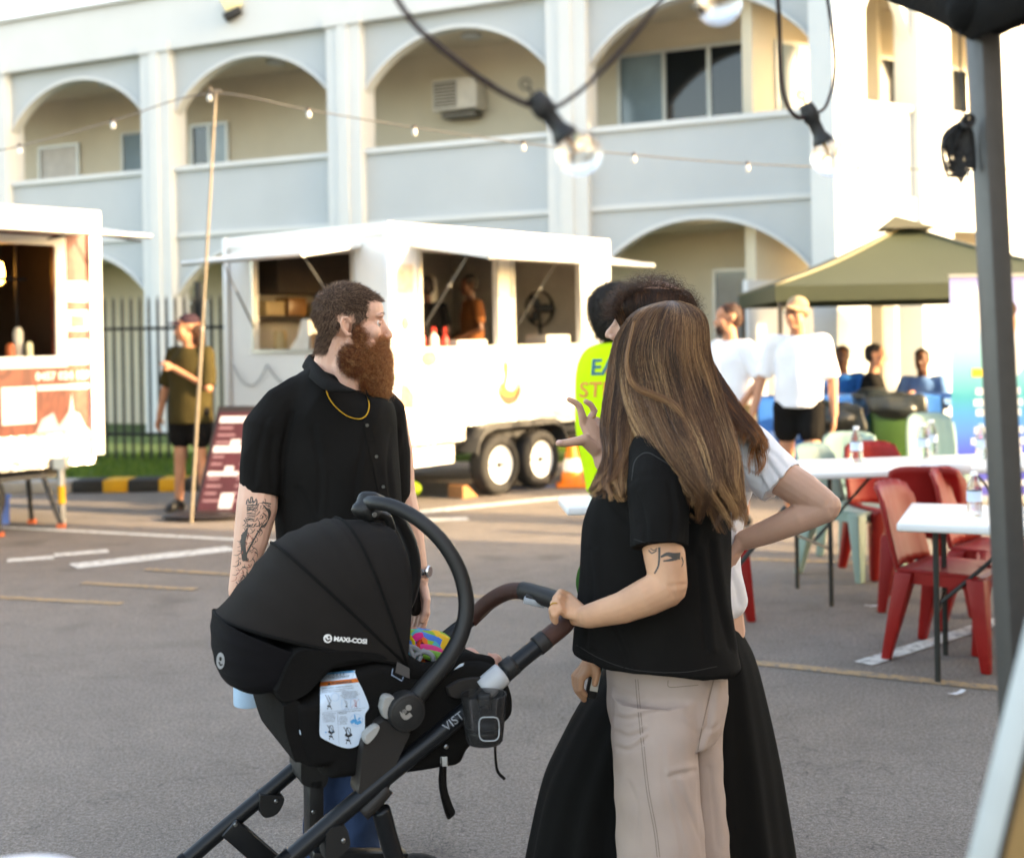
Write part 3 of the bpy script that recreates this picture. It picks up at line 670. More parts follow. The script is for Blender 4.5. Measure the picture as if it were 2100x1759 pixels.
# ---- red trailer at the edge
T2, tb2 = frame((-3.76, 11.5, 0))     # far end corner, a runs back towards the camera (negative)
t2 = thing('food_trailer', 'red and white food trailer cut off by the picture edge', 'food trailer', T2(-1.7, 1.1, 0))
def redprint():
    m, N, L, b = newmat('red flame print'); tc = N.new('ShaderNodeTexCoord'); mp = N.new('ShaderNodeMapping'); mp.inputs['Scale'].default_value = (3, 3, 1.3); L.new(tc.outputs['Object'], mp.inputs[0])
    n = N.new('ShaderNodeTexNoise'); n.inputs['Scale'].default_value = 2.6; n.inputs['Detail'].default_value = 3; n.inputs['Distortion'].default_value = 1.2; L.new(mp.outputs[0], n.inputs['Vector'])
    r = N.new('ShaderNodeValToRGB'); e = r.color_ramp.elements; e[0].position = .42; e[0].color = (*srgb('#5e1a10'), 1); e[1].position = .62; e[1].color = (*srgb('#8a3a2a'), 1)
    L.new(n.outputs['Fac'], r.inputs[0]); L.new(r.outputs[0], b.inputs['Base Color']); b.inputs['Roughness'].default_value = .45
    return m
M_REDP = redprint()
W0, W1, WS, WT = -3.0, -.42, 1.5, 2.47
m = MB()
for a0, a1, z0, z1 in ((-3.6, 0, .82, WS), (-3.6, 0, WT, 2.74), (-3.6, W0, WS, WT), (W1, 0, WS, WT)): tb2(m, a0, a1, 0, .05, z0, z1)
m.build('serving_wall', M_REDP, t2)
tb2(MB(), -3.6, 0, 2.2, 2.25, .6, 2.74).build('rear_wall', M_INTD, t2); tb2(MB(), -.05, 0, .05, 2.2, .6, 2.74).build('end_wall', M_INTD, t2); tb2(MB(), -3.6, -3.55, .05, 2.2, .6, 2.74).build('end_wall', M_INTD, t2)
tb2(MB(), -3.6, 0, 0, 2.25, 2.74, 2.78).build('roof', M_TWHITE, t2); tb2(MB(), -3.6, 0, .05, 2.2, .55, .62).build('floor', M_DKSTEEL, t2)
tb2(MB(), -3.6, .0, -.03, -.001, 2.62, 2.8).build('roof_trim', M_TWHITE, t2); tb2(MB(), -.09, .03, -.04, .04, .6, 2.8).build('corner_trim', M_TWHITE, t2, bevel=.008)
m = MB(); tb2(m, W0 - .05, W1 + .1, -.03, -.001, WS - .1, WS); tb2(m, W1, W1 + .1, -.03, -.001, WS, WT + .08); tb2(m, W0 - .05, W1, -.03, -.001, WT, WT + .08); m.build('hatch_frame', M_TWHITE, t2)
m = MB(); tb2(m, -3.6, -.05, -.006, .05, .52, .82); m.build('chequer_skirt', M_CHEQ, t2)
for z0, z1 in ((1.98, 2.16), (1.72, 1.9), (1.42, 1.64)):
    p_ = tb2(MB(), -.3, -.1, -.006, -.001, z0, z1).build('menu_card', M_TWHITE, t2); tb2(MB(), -.27, -.13, -.009, -.0065, z0 + .03, z1 - .04).build('menu_photo', M_CR if z0 != 1.72 else M_FOOD, p_)
tb2(MB(), -.93, -.62, -.007, -.001, .92, 1.24).build('notice_board', M_TWHITE, t2)
tb2(MB(), -.6, -.1, -.006, -.001, 1.2, 1.245).build('print_bar', M_TWHITE, t2)
fm = frame_matrix(T2(-.35, -.004, 1.32), TA, (0, 0, 1)); text('0457 024 127', .095, M_TWHITE, t2, 'phone_number', fm, bold=.03, ext=.001)
M_FLAME = pm('pale pink flame print', '#e3b9bd', .5, var=.1)
for pts in ([(-.62, .83), (-.56, .95), (-.45, 1.0), (-.4, .88), (-.3, 1.0), (-.27, 1.16), (-.25, 1.0), (-.2, .98), (-.14, .86), (-.1, .83)],):
    MB().prism([T2(a, -.0035, z) for a, z in pts], TB * .002).build('flame_print', M_FLAME, t2)
hp0, hp1 = T2(-3.0, -.01, 2.62), T2(-.12, -.01, 2.62)
hatch(hp0, hp1, -TB * 1.0 + Vector((0, 0, -.13)), t2)
MB().tube([T2(-.5, -.02, 2.52), T2(-.2, -.1, 2.6), T2(.1, -.55, 2.5)], .011).build('gas_strut', M_DKSTEEL, t2)
tb2(MB(), -3.5, -.45, .06, .45, WS - .05, WS - .005).build('counter', M_ALU, t2); tb2(MB(), -3.0, -.2, 1.75, 2.18, 1.35, 1.4).build('shelf', M_DKSTEEL, t2)
m = MB()
for i in range(4): tb2(m, -.5 - .28 * i, -.48 - .28 * i, .5, .53, WS - .1, WT + .05)
tb2(m, -1.4, -.4, .5, .52, 2.18, 2.21); m.build('inner_rail', M_DKSTEEL, t2)
lm = pm('warm lamp bulb', '#ffb45a', .4, emis=6.0)
hl = thing('hanging_lamp', 'glowing amber lamp hanging inside the red trailer', 'lamp', T2(-.62, .6, 2.2)); MB().lathe([(0, 0), (.03, .03), (.035, .12), (.02, .2), (0, .21)], T2(-.62, .55, 2.14), 14).build('bulb', lm, hl, smooth=True); MB().tube([T2(-.62, .55, 2.34), T2(-.62, .55, 2.62)], .006).build('cord', M_BLK, hl)
for i, (a, b, h, r, c_) in enumerate(((-.98, .2, .3, .06, '#e8d98a'), (-.6, .3, .26, .045, '#c9c6bd'), (-.72, .22, .12, .04, '#a0522d'), (-.55, .2, .13, .03, '#e4e0b8'), (-.82, .4, .4, .05, '#8d8f92'))):
    tag(MB().lathe([(0, 0), (r, 0), (r, h * .8), (r * .6, h), (0, h)], T2(a, b, WS - .004), 14).build('canister', pm('canister %d' % i, c_, .4), None, smooth='auto'), ['tall cream canister on the red trailer counter', 'pale grey canister on the red trailer counter', 'short brown pot on the red trailer counter', 'small cream shaker on the red trailer counter', 'tallest grey canister in the red trailer window'][i], 'canister')
wheel(T2, -1.25, -.0, t2); wheel(T2, -1.95, .0, t2)
st = MB().tube([T2(-.42, -.06, .56), T2(-.42, -.06, .03)], .032).build('stabiliser_leg', M_ALU, t2); MB().tube([T2(-.42, -.06, .2), T2(-.42, -.06, .36)], .034).build('yellow_band', M_KY, st); MB().box(T2(-.42, -.06, .56), (.1, .1, .1)).build('bracket', M_ALU, st)
tb2(MB(), -3.4, -.2, .3, .4, .4, .55).build('chassis_rail', M_DKSTEEL, t2)
# folding step and blue crate below it
stp = thing('step_stool', 'dark folding step stool with orange feet under the red trailer', 'step stool', T2(-.75, .1, 0)); M_ORF = pm('orange rubber', '#c9623a', .6)
tb2(MB(), -1.0, -.55, -.05, .25, .44, .48).build('step', M_DKSTEEL, stp)
for a, b, da, db in ((-.98, -.03, -.06, -.1), (-.57, -.03, .1, -.1), (-.98, .23, -.06, .12), (-.57, .23, .1, .12)):
    l = MB().tube([T2(a, b, .44), T2(a + da, b + db, .03)], .022).build('leg', M_DKSTEEL, stp); MB().box(T2(a + da, b + db, .02), (.06, .06, .036)).build('rubber_foot', M_ORF, l)
crt = thing('plastic_crate', 'bright blue plastic crate under the red trailer', 'crate', T2(-.9, .6, 0)); M_BLUE = pm('blue plastic', '#1d5fc4', .45)
m = MB(); tb2(m, -1.2, -.6, .5, .9, .003, .03)
for r in ((-1.2, -.6, .5, .53), (-1.2, -.6, .87, .9), (-1.2, -1.17, .53, .87), (-.63, -.6, .53, .87)): tb2(m, *r, .03, .26)
m.build('crate_shell', M_BLUE, crt); tb2(MB(), -1.21, -.59, .49, .91, .24, .27).build('rim', M_BLUE, crt)

# ---- menu board
mbp = G(455, 1062); ab = thing('menu_board', 'maroon sandwich board menu beside the timber light pole', 'menu board', mbp)
M_MAR = pm('maroon menu print', '#4a1f24', .5, var=.25, scale=3); M_WPR = pm('pale menu lettering', '#d9cfd3', .5); M_BFR = pm('board frame', '#241d1d', .5)
bx = Vector((1, -.1, 0)).normalized(); by = Vector((.1 * .33, .33, 1.0)).normalized(); b0 = mbp + Vector((-.26, 0, .03)); MBD = frame_matrix(b0, bx, by)
sh = Matrix.Identity(4); sh[0][1] = .14
def bp_(x, y, z=0): return MBD @ (sh @ Vector((x, y, z)))
def board(x0, x1, y0, y1, z0, z1, name, mat, par): return MB().hexa([bp_(x, y, z) for z in (z0, z1) for y in (y0, y1) for x in (x0, x1)]).build(name, mat, par)
pn = board(0, .62, .0, 1.02, -.03, 0, 'board_panel', M_BFR, ab); board(.03, .59, .03, .96, 0, .004, 'menu_sheet', M_MAR, ab)
for x0, x1, y0, y1 in ((.05, .57, .86, .92), (.05, .57, .58, .64), (.2, .29, .64, .7), (.05, .34, .36, .4), (.2, .28, .4, .45), (.22, .34, .06, .2)): board(x0, x1, y0, y1, .0045, .007, 'menu_heading', M_WPR, pn)
M_PR2 = pm('dim menu lettering', '#8d6a70', .5)
for i in range(22):
    x = .06 + (i % 2) * .27; y = .8 - (i // 2) * .068
    if any(abs(y - q) < .05 for q in (.61, .38)): continue
    board(x, x + random.uniform(.1, .2), y, y + .022, .0045, .006, 'menu_line', M_PR2, pn)
for x in (.04, .58): MB().tube([bp_(x, .98, -.05), Vector((bp_(x, 1, 0).x, mbp.y + .45, .02))], .015).build('rear_leg', M_BFR, ab)
bs = MB(); bs.ell(mbp + Vector((-.12, -.05, .035)), (.42, .2, .035)); bs.build('base', M_BFR, ab, smooth=True)

# ---- timber light pole and the far festoon
M_POLE = pm('pale timber pole', '#7a6f60', .65, var=.12, scale=14)
pb = G(392, 1072); ptp = P(443, 187, pb.y)
tp = thing('light_pole', 'thin leaning timber pole carrying the far string lights', 'pole', pb)
MB().tube([pb, pb.lerp(ptp, .45)], .0155, 12).build('pole_base', M_POLE, tp, smooth='auto'); MB().tube([pb.lerp(ptp, .45), ptp], .0125, 12).build('pole_top', M_POLE, tp, smooth='auto')
MB().lathe([(.018, -.02), (.018, .02)], pb.lerp(ptp, .45), 12, ptp - pb).build('collar', M_STEEL, tp); MB().tube([ptp + Vector((-.05, 0, 0)), ptp + Vector((-.05, 0, .04))], .01).build('hook', M_POLE, tp); MB().tube([ptp + Vector((-.06, 0, 0)), ptp + Vector((.05, 0, .0))], .012).build('hook', M_POLE, tp)
def glass(name, col=(1, 1, 1), rough=.0, clear=.55):
    m, N, L, b = newmat(name); out = N['Material Output']
    g_ = N.new('ShaderNodeBsdfGlass'); g_.inputs['Color'].default_value = (*col, 1); g_.inputs['IOR'].default_value = 1.3; g_.inputs['Roughness'].default_value = rough
    t_ = N.new('ShaderNodeBsdfTransparent'); t_.inputs[0].default_value = (*col, 1); x = N.new('ShaderNodeMixShader'); x.inputs[0].default_value = clear
    L.new(g_.outputs[0], x.inputs[1]); L.new(t_.outputs[0], x.inputs[2]); L.new(x.outputs[0], out.inputs[0])
    return m
M_GLASS = glass('clear bulb glass', (.98, .97, .96)); M_FIL = pm('lamp filament stem', '#d8a46a', .4); M_CABLE = pm('dark cable', '#2a1518', .6)
M_SBULB = pm('pearl bulb', '#c9cbc8', .25, spec=.6)
fs = thing('string_lights', 'far string of small white bulbs strung across from the timber pole', 'string lights', ptp)
dfs = pb.y
bul = [(40, 300), (232, 248), (430, 192), (633, 226), (850, 262), (1073, 294), (1300, 318), (1533, 336), (1760, 345), (1985, 348)]
ends = [(-120, 330)] + bul + [(2200, 345)]
MB().tube(spath([(x, y, dfs) for x, y in ends], 70), .006, 6).build('cable', pm('grey cable', '#6d6862', .6), fs, smooth=True)
for x, y in bul:
    p = P(x, y, dfs); b_ = MB().lathe([(.0, -.075), (.015, -.068), (.024, -.05), (.022, -.03), (.013, -.01), (0, -.008)], p, 14, cap=False).build('bulb', M_SBULB, fs, smooth=True); MB().lathe([(.014, -.012), (.014, .02)], p, 10).build('socket', M_CABLE, b_)

# ================================================================== gazebo and the tables under it
M_OLIVE = pm('olive canopy fabric', '#383e2b', .8, var=.05, scale=3, bump=.1, bscale=30)
gc = Vector((4.28, 13.75, 0)); GH = 1.62; ga = R(-4)
gz = thing('olive_gazebo', 'olive pop up gazebo in front of the building wing', 'gazebo', gc)
def gp(x, y, z): return gc + Matrix.Rotation(ga, 3, 'Z') @ Vector((x, y, z))
apex = Vector((0, 0, 2.72)); n = 12; cor = [(-GH, -GH), (GH, -GH), (GH, GH), (-GH, GH)]
for k in range(4):
    a, b = cor[k], cor[(k + 1) % 4]; rows = []
    for i in range(n + 1):
        u = i / n; row = []
        for j in range(n + 1):
            v = j / n; x = (a[0] + (b[0] - a[0]) * v) * u; y = (a[1] + (b[1] - a[1]) * v) * u
            z = 2.72 - (.68 * u + .05 * math.sin(math.pi * u) + .05 * math.sin(math.pi * v) * u * (1 - u) * 2)
            row.append(gp(x, y, z - .0))
        rows.append(row)
    m = MB(); m.grid(rows); m.grid([rows[-1], [p - Vector((0, 0, .15)) for p in rows[-1]]]); m.build('canopy_panel', M_OLIVE, gz, smooth='auto', solid=.004)
    MB().tube([gp(a[0] * i / 8, a[1] * i / 8, 2.735 - .68 * i / 8 - .05 * math.sin(math.pi * i / 8)) for i in range(9)], .014, 8).build('seam_piping', pm('olive piping', '#7d7863', .7), gz, smooth=True)
    MB().box(gp(a[0] * .97, a[1] * .97, 1.01), (.04, .04, 2.02)).build('leg', M_DKSTEEL, gz)
vm = MB(); q = [gp(-.28, -.28, 2.68), gp(.28, -.28, 2.68), gp(.28, .28, 2.68), gp(-.28, .28, 2.68)]; vm.add([*q, gp(-.1, 0, 2.84)], [(0, 1, 4), (1, 2, 4), (2, 3, 4), (3, 0, 4)]); vm.build('vent_cap', pm('dark olive cap', '#4f4c3a', .8), gz, solid=.004)
M_CLOTH = pm('blue tablecloth', '#1f6fc0', .7, var=.08); M_MAG = pm('magenta print', '#8a2f86', .6); M_LBL = pm('light blue print', '#8fb4e6', .6)
def cloth_table(p0, p1, dep, zt, label, cat='table'):
    p0 = Vector(p0); p1 = Vector(p1); u = (p1 - p0); L_ = u.length; u.normalize(); v = Vector((-u.y, u.x, 0)); o = thing('cloth_table', label, cat, (p0 + p1) / 2)
    def q(a, b, z): return p0 + u * a + v * b + Vector((0, 0, z))
    rt = Matrix((u, v, Vector((0, 0, 1)))).transposed()
    MB().box(q(L_ / 2, dep / 2, zt - .015), (L_, dep, .03), rt).build('tabletop', M_CLOTH, o, bevel=.008)
    m = MB(); nn = 40
    m.grid([[q(L_ * i / nn, -.012 - .015 * z * (1 + math.sin(i * 1.1 + z)), zt - .005 - z * (zt - .06)) for i in range(nn + 1)] for z in (0, .33, .66, 1)]); m.build('tablecloth', M_CLOTH, o, smooth=True)
    MB().box(q(L_ / 2, -.045, .22), (L_, .002, .12), rt).build('printed_band', M_MAG, o)
    for i in range(int(L_ / .45)): 
        for z in (.55, .38): MB().box(q(.25 + i * .45, -.05, z), (.3, .002, .09), rt).build('printed_block', M_LBL, o)
    for a in (.1, L_ - .1):
        for b in (.1, dep - .1): MB().tube([q(a, b, 0), q(a, b, zt - .03)], .016).build('leg', M_DKSTEEL, o)
    return o
cloth_table((2.5, 12.95, 0), (4.35, 12.9, 0), .7, .92, 'blue clothed stall table between the white shirt man and the sage chair')
cloth_table((4.45, 12.9, 0), (5.9, 12.85, 0), .7, .92, 'blue clothed stall table behind the tall printed banner')

# ---- bins
M_BGRN = pm('green bin plastic', '#264a12', .5); M_BAG = pm('black bin liner', (.02, .024, .022), .35, bump=.5, bscale=14)
def bin_(o, label, mat, w=.5, h=.86):
    o = Vector(o); t_ = thing('wheelie_bin', label, 'bin', o); m = MB(); q = []
    for z, k in ((.05, .8), (h, 1.0)): q += [o + Vector((sx * w / 2 * k, sy * w / 2 * k * 1.1, z)) for sy in (-1, 1) for sx in (-1, 1)]
    m.hexa(q); m.build('bin_body', mat, t_, bevel=.03)
    b = MB(); b.box(o + Vector((0, 0, h + .04)), (w * 1.12, w * 1.22, .15)); b.ell(o + Vector((.0, -.1, h - .02)), (w * .58, w * .55, .12)); b.ell(o + Vector((w * .45, -.2, h - .1)), (.1, .1, .14)); b.ell(o + Vector((-w * .3, 0, h + .1)), (.18, .22, .08))
    fuse('bin_liner', b, .022, M_BAG, t_, 5, lambda c, n: vnoise(c, 30, 3) * .012)
    for sx in (-1, 1): MB().lathe([(.0, -.03), (.1, -.03), (.1, .03), (0, .03)], o + Vector((sx * w * .42, w * .5, .1)), 16, Vector((1, 0, 0))).build('wheel', M_TYRE, t_)
p = P(1822, 800, 12.35); bin_((p.x, 12.35, 0), 'green wheelie bin overflowing with a black liner', M_BGRN)
p = P(1700, 800, 12.2); bin_((p.x, 12.2, 0), 'dark grey wheelie bin beside the man in black shorts', pm('charcoal bin plastic', '#2e3230', .5), .46, .78)

# ---- pull-up banner
bn0 = P(1953, 900, 11.45); bn = thing('pull_up_banner', 'tall purple and teal pull up banner standing beside the tables', 'banner', (bn0.x + .43, 11.45, 0))
def bannerprint():
    m, N, L, b = newmat('banner gradient print'); tc = N.new('ShaderNodeTexCoord'); sp = N.new('ShaderNodeSeparateXYZ'); L.new(tc.outputs['Object'], sp.inputs[0])
    mr = N.new('ShaderNodeMapRange'); mr.inputs[1].default_value = .1; mr.inputs[2].default_value = 2.05; L.new(sp.outputs[2], mr.inputs[0])
    r = N.new('ShaderNodeValToRGB'); r.color_ramp.elements[0].color = (*srgb('#4a4a9a'), 1); r.color_ramp.elements[1].color = (*srgb('#8487c0'), 1)
    for x, c_ in ((.2, '#3a4aa8'), (.3, '#3a6cb8'), (.45, '#2c8496'), (.62, '#6ea8ac'), (.8, '#8f9fc4')): e = r.color_ramp.elements.new(x); e.color = (*srgb(c_), 1)
    L.new(mr.outputs[0], r.inputs[0]); L.new(r.outputs[0], b.inputs['Base Color']); b.inputs['Roughness'].default_value = .35
    return m
x0 = bn0.x; YB = 11.45
MB().box2((x0, YB, .1), (x0 + .85, YB + .004, 2.06)).build('printed_sheet', bannerprint(), bn)
MB().box2((x0 - .02, YB - .1, 0.003), (x0 + .87, YB + .12, .1)).build('base', M_ALU, bn, bevel=.02); MB().box2((x0 - .005, YB - .012, 2.06), (x0 + .855, YB + .016, 2.09)).build('top_rail', M_ALU, bn); MB().tube([(x0 + .4, YB + .03, .1), (x0 + .4, YB + .03, 2.07)], .012).build('pole', M_ALU, bn)
M_PWH = pm('white print', '#b9bcc4', .4); M_PMG = pm('magenta banner print', '#c8388f', .4); M_PYL = pm('yellow print block', '#d9c23a', .4); M_SKINP = pm('printed portrait tone', '#b98a6c', .4, var=.2); M_HAIRP = pm('printed dark tone', '#4a3526', .4)
def bpr(x, z, w_, h_, mat, n=0, round_=False, name='printed_block'):
    y = YB - .002 - n * .002
    if round_: return MB().prism([(x0 + x + w_ / 2 * math.cos(i * .2618), y, z + h_ / 2 * math.sin(i * .2618)) for i in range(24)], (0, .0015, 0)).build(name, mat, bn)
    return MB().box2((x0 + x - w_ / 2, y, z - h_ / 2), (x0 + x + w_ / 2, y + .0015, z + h_ / 2)).build(name, mat, bn)
bpr(.2, 1.75, .24, .5, M_PWH, 0, True); bpr(.52, 1.4, .34, .5, M_PWH, 0, True, 'printed_figure'); bpr(.5, 1.66, .18, .26, M_SKINP, 1, True, 'printed_figure'); bpr(.5, 1.77, .2, .14, M_HAIRP, 2, True, 'printed_figure'); bpr(.3, 1.2, .22, .07, M_PYL, 1)
for z, wd in ((1.03, .4), (.93, .44), (.84, .4), (.68, .44), (.58, .5), (.5, .4)): bpr(.42, z, wd, .06, M_PWH)
bpr(.43, .36, .8, .1, M_PMG); bpr(.43, .2, .5, .05, M_PWH)

# ---- plastic chairs, trestle tables, bottles
def chair_proto(name, mat):
    c = thing(name, 'chair', 'chair', world=False)
    m = MB(); rows = []
    for i in range(9):
        y = -.21 + .42 * i / 8; rows.append([Vector((-.22 + .44 * j / 8, y, .44 - .018 * math.cos((j - 4) / 4 * 1.4) * (1 if 0 < i < 8 else .3) - (.02 if i == 0 else 0))) for j in range(9)])
    m.grid(rows); m.build('seat', mat, c, smooth=True, solid=.014)
    m = MB(); rows = []
    for i in range(11):
        z = .43 + .41 * i / 10; lean = .2 + .1 * (z - .43) / .41 + (.012 if i == 10 else 0); wd = .215 - .03 * (i / 10) ** 3
        rows.append([Vector((wd * j / 6, lean + .05 * (1 - (j / 6) ** 2) + (.013 if j % 2 else 0), z - (.03 * (abs(j) / 6) ** 4 if i > 8 else 0))) for j in range(-6, 7)])
    m.grid(rows); m.build('backrest', mat, c, smooth=True, solid=.014)
    for sx in (-1, 1):
        for sy, dy in ((-1, -.05), (1, .09)):
            q = []
            for z, k, w_ in ((0.0, 1, .05), (.43, 0, .1)):
                cx, cy = sx * (.195 + .05 * k), sy * .17 + dy * k
                q += [Vector((cx + a * w_ / 2, cy + b * w_ / 2 * .9, z)) for b in (-1, 1) for a in (-1, 1)]
            MB().hexa(q).build('leg', mat, c, bevel=.012)
    m = MB(); m.box((0, -.2, .405), (.4, .014, .06)); m.box((-.21, 0, .405), (.014, .4, .06)); m.box((.21, 0, .405), (.014, .4, .06)); m.build('apron', mat, c)
    return c
M_RCH = pm('red chair plastic', '#8c1613', .45, var=.06, spec=.35); M_GCH = pm('sage chair plastic', '#8fa89c', .45, var=.05)
used = {}
def place_chair(kind, px, py, d, rz, label, x=None):
    pr = PRO[kind]
    p = Vector((x, d, 0)) if x is not None else Vector((P(px, py, d).x, d, 0))
    g = 'red plastic chairs' if kind == 'red' else 'sage green plastic chairs'
    if kind not in used: used[kind] = 1; pr.location = p; pr.rotation_euler = (0, 0, rz); tag(pr, label, None, g)
    else: copy_tree(pr, p, rz, label, g)
PRO = {'red': chair_proto('plastic_chair', M_RCH), 'sage': chair_proto('plastic_chair', M_GCH)}
place_chair('red', 1960, 1200, 6.2, R(52), 'red plastic chair nearest the camera with its back to the women')
place_chair('red', 2062, 1200, 6.75, R(50), 'red plastic chair just behind the nearest red chair')
place_chair('red', 1830, 1000, 8.35, R(10), 'red plastic chair at the far side of the long white table')
place_chair('red', 1900, 1000, 7.35, R(160), 'red plastic chair tucked under the long white table')
place_chair('red', 1430, 1300, 7.2, R(8), 'red plastic chair half hidden behind the woman in white')
place_chair('red', 2095, 1200, 6.35, R(-110), 'red plastic chair on the pole side of the near table')
place_chair('sage', 1748, 1000, 9.2, R(-12), 'sage green chair at the far left corner of the long table')
place_chair('sage', 1748, 1050, 8.35, R(40), 'sage green chair under the left end of the long table')
place_chair('sage', 1920, 900, 11.2, R(-8), 'sage green chair between the green bin and the banner')
M_TTOP = pm('white table plastic', '#e3e5e4', .35, var=.02, bump=.05, bscale=200); M_TLEG = pm('dark table leg steel', (.03, .032, .03), .45, metal=.4)
def trestle(p0, p1, wid, zt, label, k=0):
    p0 = Vector(p0); p1 = Vector(p1); u = p1 - p0; L_ = u.length; u.normalize(); v = Vector((-u.y, u.x, 0)); o = thing('trestle_table', label, 'table', (p0 + p1) / 2 + v * wid / 2, group='white folding trestle tables')
    rt = Matrix((u, v, Vector((0, 0, 1)))).transposed()
    def q(a, b, z): return p0 + u * a + v * b + Vector((0, 0, z))
    MB().box(q(L_ / 2, wid / 2, zt - .02), (L_, wid, .04), rt).build('tabletop', M_TTOP, o, bevel=.012, seg=3)
    for a in (.16, L_ - .16):
        for b in (.1, wid - .1): MB().tube([q(a, b, 0), q(a, b, zt - .04)], .014, 10).build('leg', M_TLEG, o, smooth='auto')
        MB().tube([q(a, .1, zt * .42), q(a, wid - .1, zt * .42)], .01, 8).build('crossbar', M_TLEG, o); MB().tube([q(a, wid / 2, zt * .42), q(a + (.4 if a < 1 else -.4), wid / 2, zt - .05)], .01, 8).build('brace', M_TLEG, o)
    return q
qa = P(1838, 1066, 5.72); tq = trestle((qa.x, qa.y, 0), (qa.x + 1.5, qa.y - .62, 0), .72, .73, 'near white trestle table cut off by the grey tent pole')
qb = P(1660, 966, 7.25); tq2 = trestle((qb.x, qb.y, 0), (qb.x + 1.72, qb.y + .25, 0), .74, .79, 'long white trestle table with a row of water bottles')
qc = P(1162, 1028, 5.2); tq3 = trestle((qc.x, 5.2, 0), (qc.x + .72, 5.25, 0), .34, .9, 'white trestle table end showing behind the woman in black')
M_PET = glass('clear bottle plastic', (.9, .94, .96), .05, .45); M_CAPW = pm('white bottle cap', '#f2f4f4', .4); M_LABB = pm('bottle label', '#c8d6e4', .5, var=.1)
def bottle(p, label, r=.034, h=.21):
    o = thing('water_bottle', label, 'bottle', p, group='water bottles on the white tables')
    MB().lathe([(0, 0), (r * .9, 0), (r, .01), (r, h * .62), (r * .94, h * .66), (r * .8, h * .76), (r * .42, h * .88), (r * .4, h * .93), (0, h * .93)], p, 18, cap=False).build('bottle_body', M_PET, o, smooth=True)
    MB().lathe([(0, 0), (r * .47, 0), (r * .47, h * .08), (0, h * .08)], Vector(p) + Vector((0, 0, h * .9)), 14).build('cap', M_CAPW, o, smooth='auto')
    MB().lathe([(r * 1.015, h * .33), (r * 1.015, h * .56)], p, 18, cap=False).build('label_band', M_LABB, o, smooth=True)
def onz(px, py, z): return G(px, py, z)
bottle(onz(1757, 948, .79), 'water bottle standing nearest the left end of the long table', .037, .225); bottle(onz(1893, 940, .79), 'water bottle in front of the pair on the long table', .037, .225)
bottle(onz(1911, 930, .79), 'water bottle at the back of the pair on the long table', .037, .225); bottle(onz(2014, 942, .79), 'water bottle on the long table right beside the grey pole', .037, .225)
bottle(onz(1999, 1058, .73), 'large water bottle on the near trestle table', .034, .21)
tag(MB().box(onz(1935, 968, .79) + Vector((0, 0, .03)), (.3, .1, .055)).build('napkin_box', M_CAPW, None, bevel=.015), 'white oblong box on the near edge of the long table', 'box')

# ================================================================== in front: tent, festoon, boards
M_TENT = pm('black tent canopy', (.008, .0075, .007), .85, bump=.2, bscale=90, spec=.1); M_TPOLE = pm('grey tent pole', '#54524f', .45, metal=.3, var=.08, scale=30)
DT = 1.95
tent = thing('black_gazebo', 'black pop up gazebo corner held by a grey pole', 'gazebo', (P(2092, 1600, DT).x, DT, 0))
pt, pbm = P(2014, 40, DT), P(2084, 1480, DT); dirp = (pbm - pt); base = pt + dirp * (pt.z / -dirp.z) if dirp.z else pbm
pole_u = (base - pt).normalized()
def sqpole(a, b, w_, name, mat, par, twist=.35):
    t = (b - a).normalized(); x = Vector((math.cos(twist), math.sin(twist), 0)); x = (x - t * x.dot(t)).normalized(); y = t.cross(x); q = []
    for p in (a, b): q += [p + x * sx * w_ / 2 + y * sy * w_ / 2 for sy in (-1, 1) for sx in (-1, 1)]
    return MB().hexa(q).build(name, mat, par, bevel=.003)
sqpole(pt, base, .031, 'leg', M_TPOLE, tent); sqpole(pt + pole_u * .0, pt + pole_u * 1.18, .037, 'outer_leg', M_TPOLE, tent)
crn = P(1990, 82, DT - .02)
tips = [P(1790, -12, 2.35), crn, P(2260, -40, 1.55)]
m = MB(); ridge = [P(1900, -420, 2.9), P(2090, -420, 2.5), P(2500, -520, 1.9)]
l1 = spline([tuple(tips[0] + (tips[0] - crn) * 1.2), tuple(tips[0]), tuple(tips[0].lerp(crn, .6) + Vector((0, 0, .006))), tuple(crn)], 14); l2 = spline([tuple(crn), tuple(crn.lerp(tips[2], .5)), tuple(tips[2]), tuple(tips[2] + (tips[2] - crn))], 14)
low = [Vector(v) for v in l1] + [Vector(v) for v in l2[1:]]
ap = P(2350, -700, 2.9)
m.grid([low, [p.lerp(ap, .3) + Vector((0, 0, .02)) for p in low], [p.lerp(ap, .98) for p in low]]); m.build('canopy', M_TENT, tent, smooth='auto', solid=.006)
m = MB(); m.grid([low, [p + Vector((0, .004, .11)) for p in low]]); m.build('valance', M_TENT, tent, smooth=True, solid=.004)
fuse('corner_cap', MB().ell(P(2020, 20, DT), (.06, .05, .045)).ell(P(2065, 0, DT - .03), (.06, .05, .045)), .008, M_TENT, tent, 3)
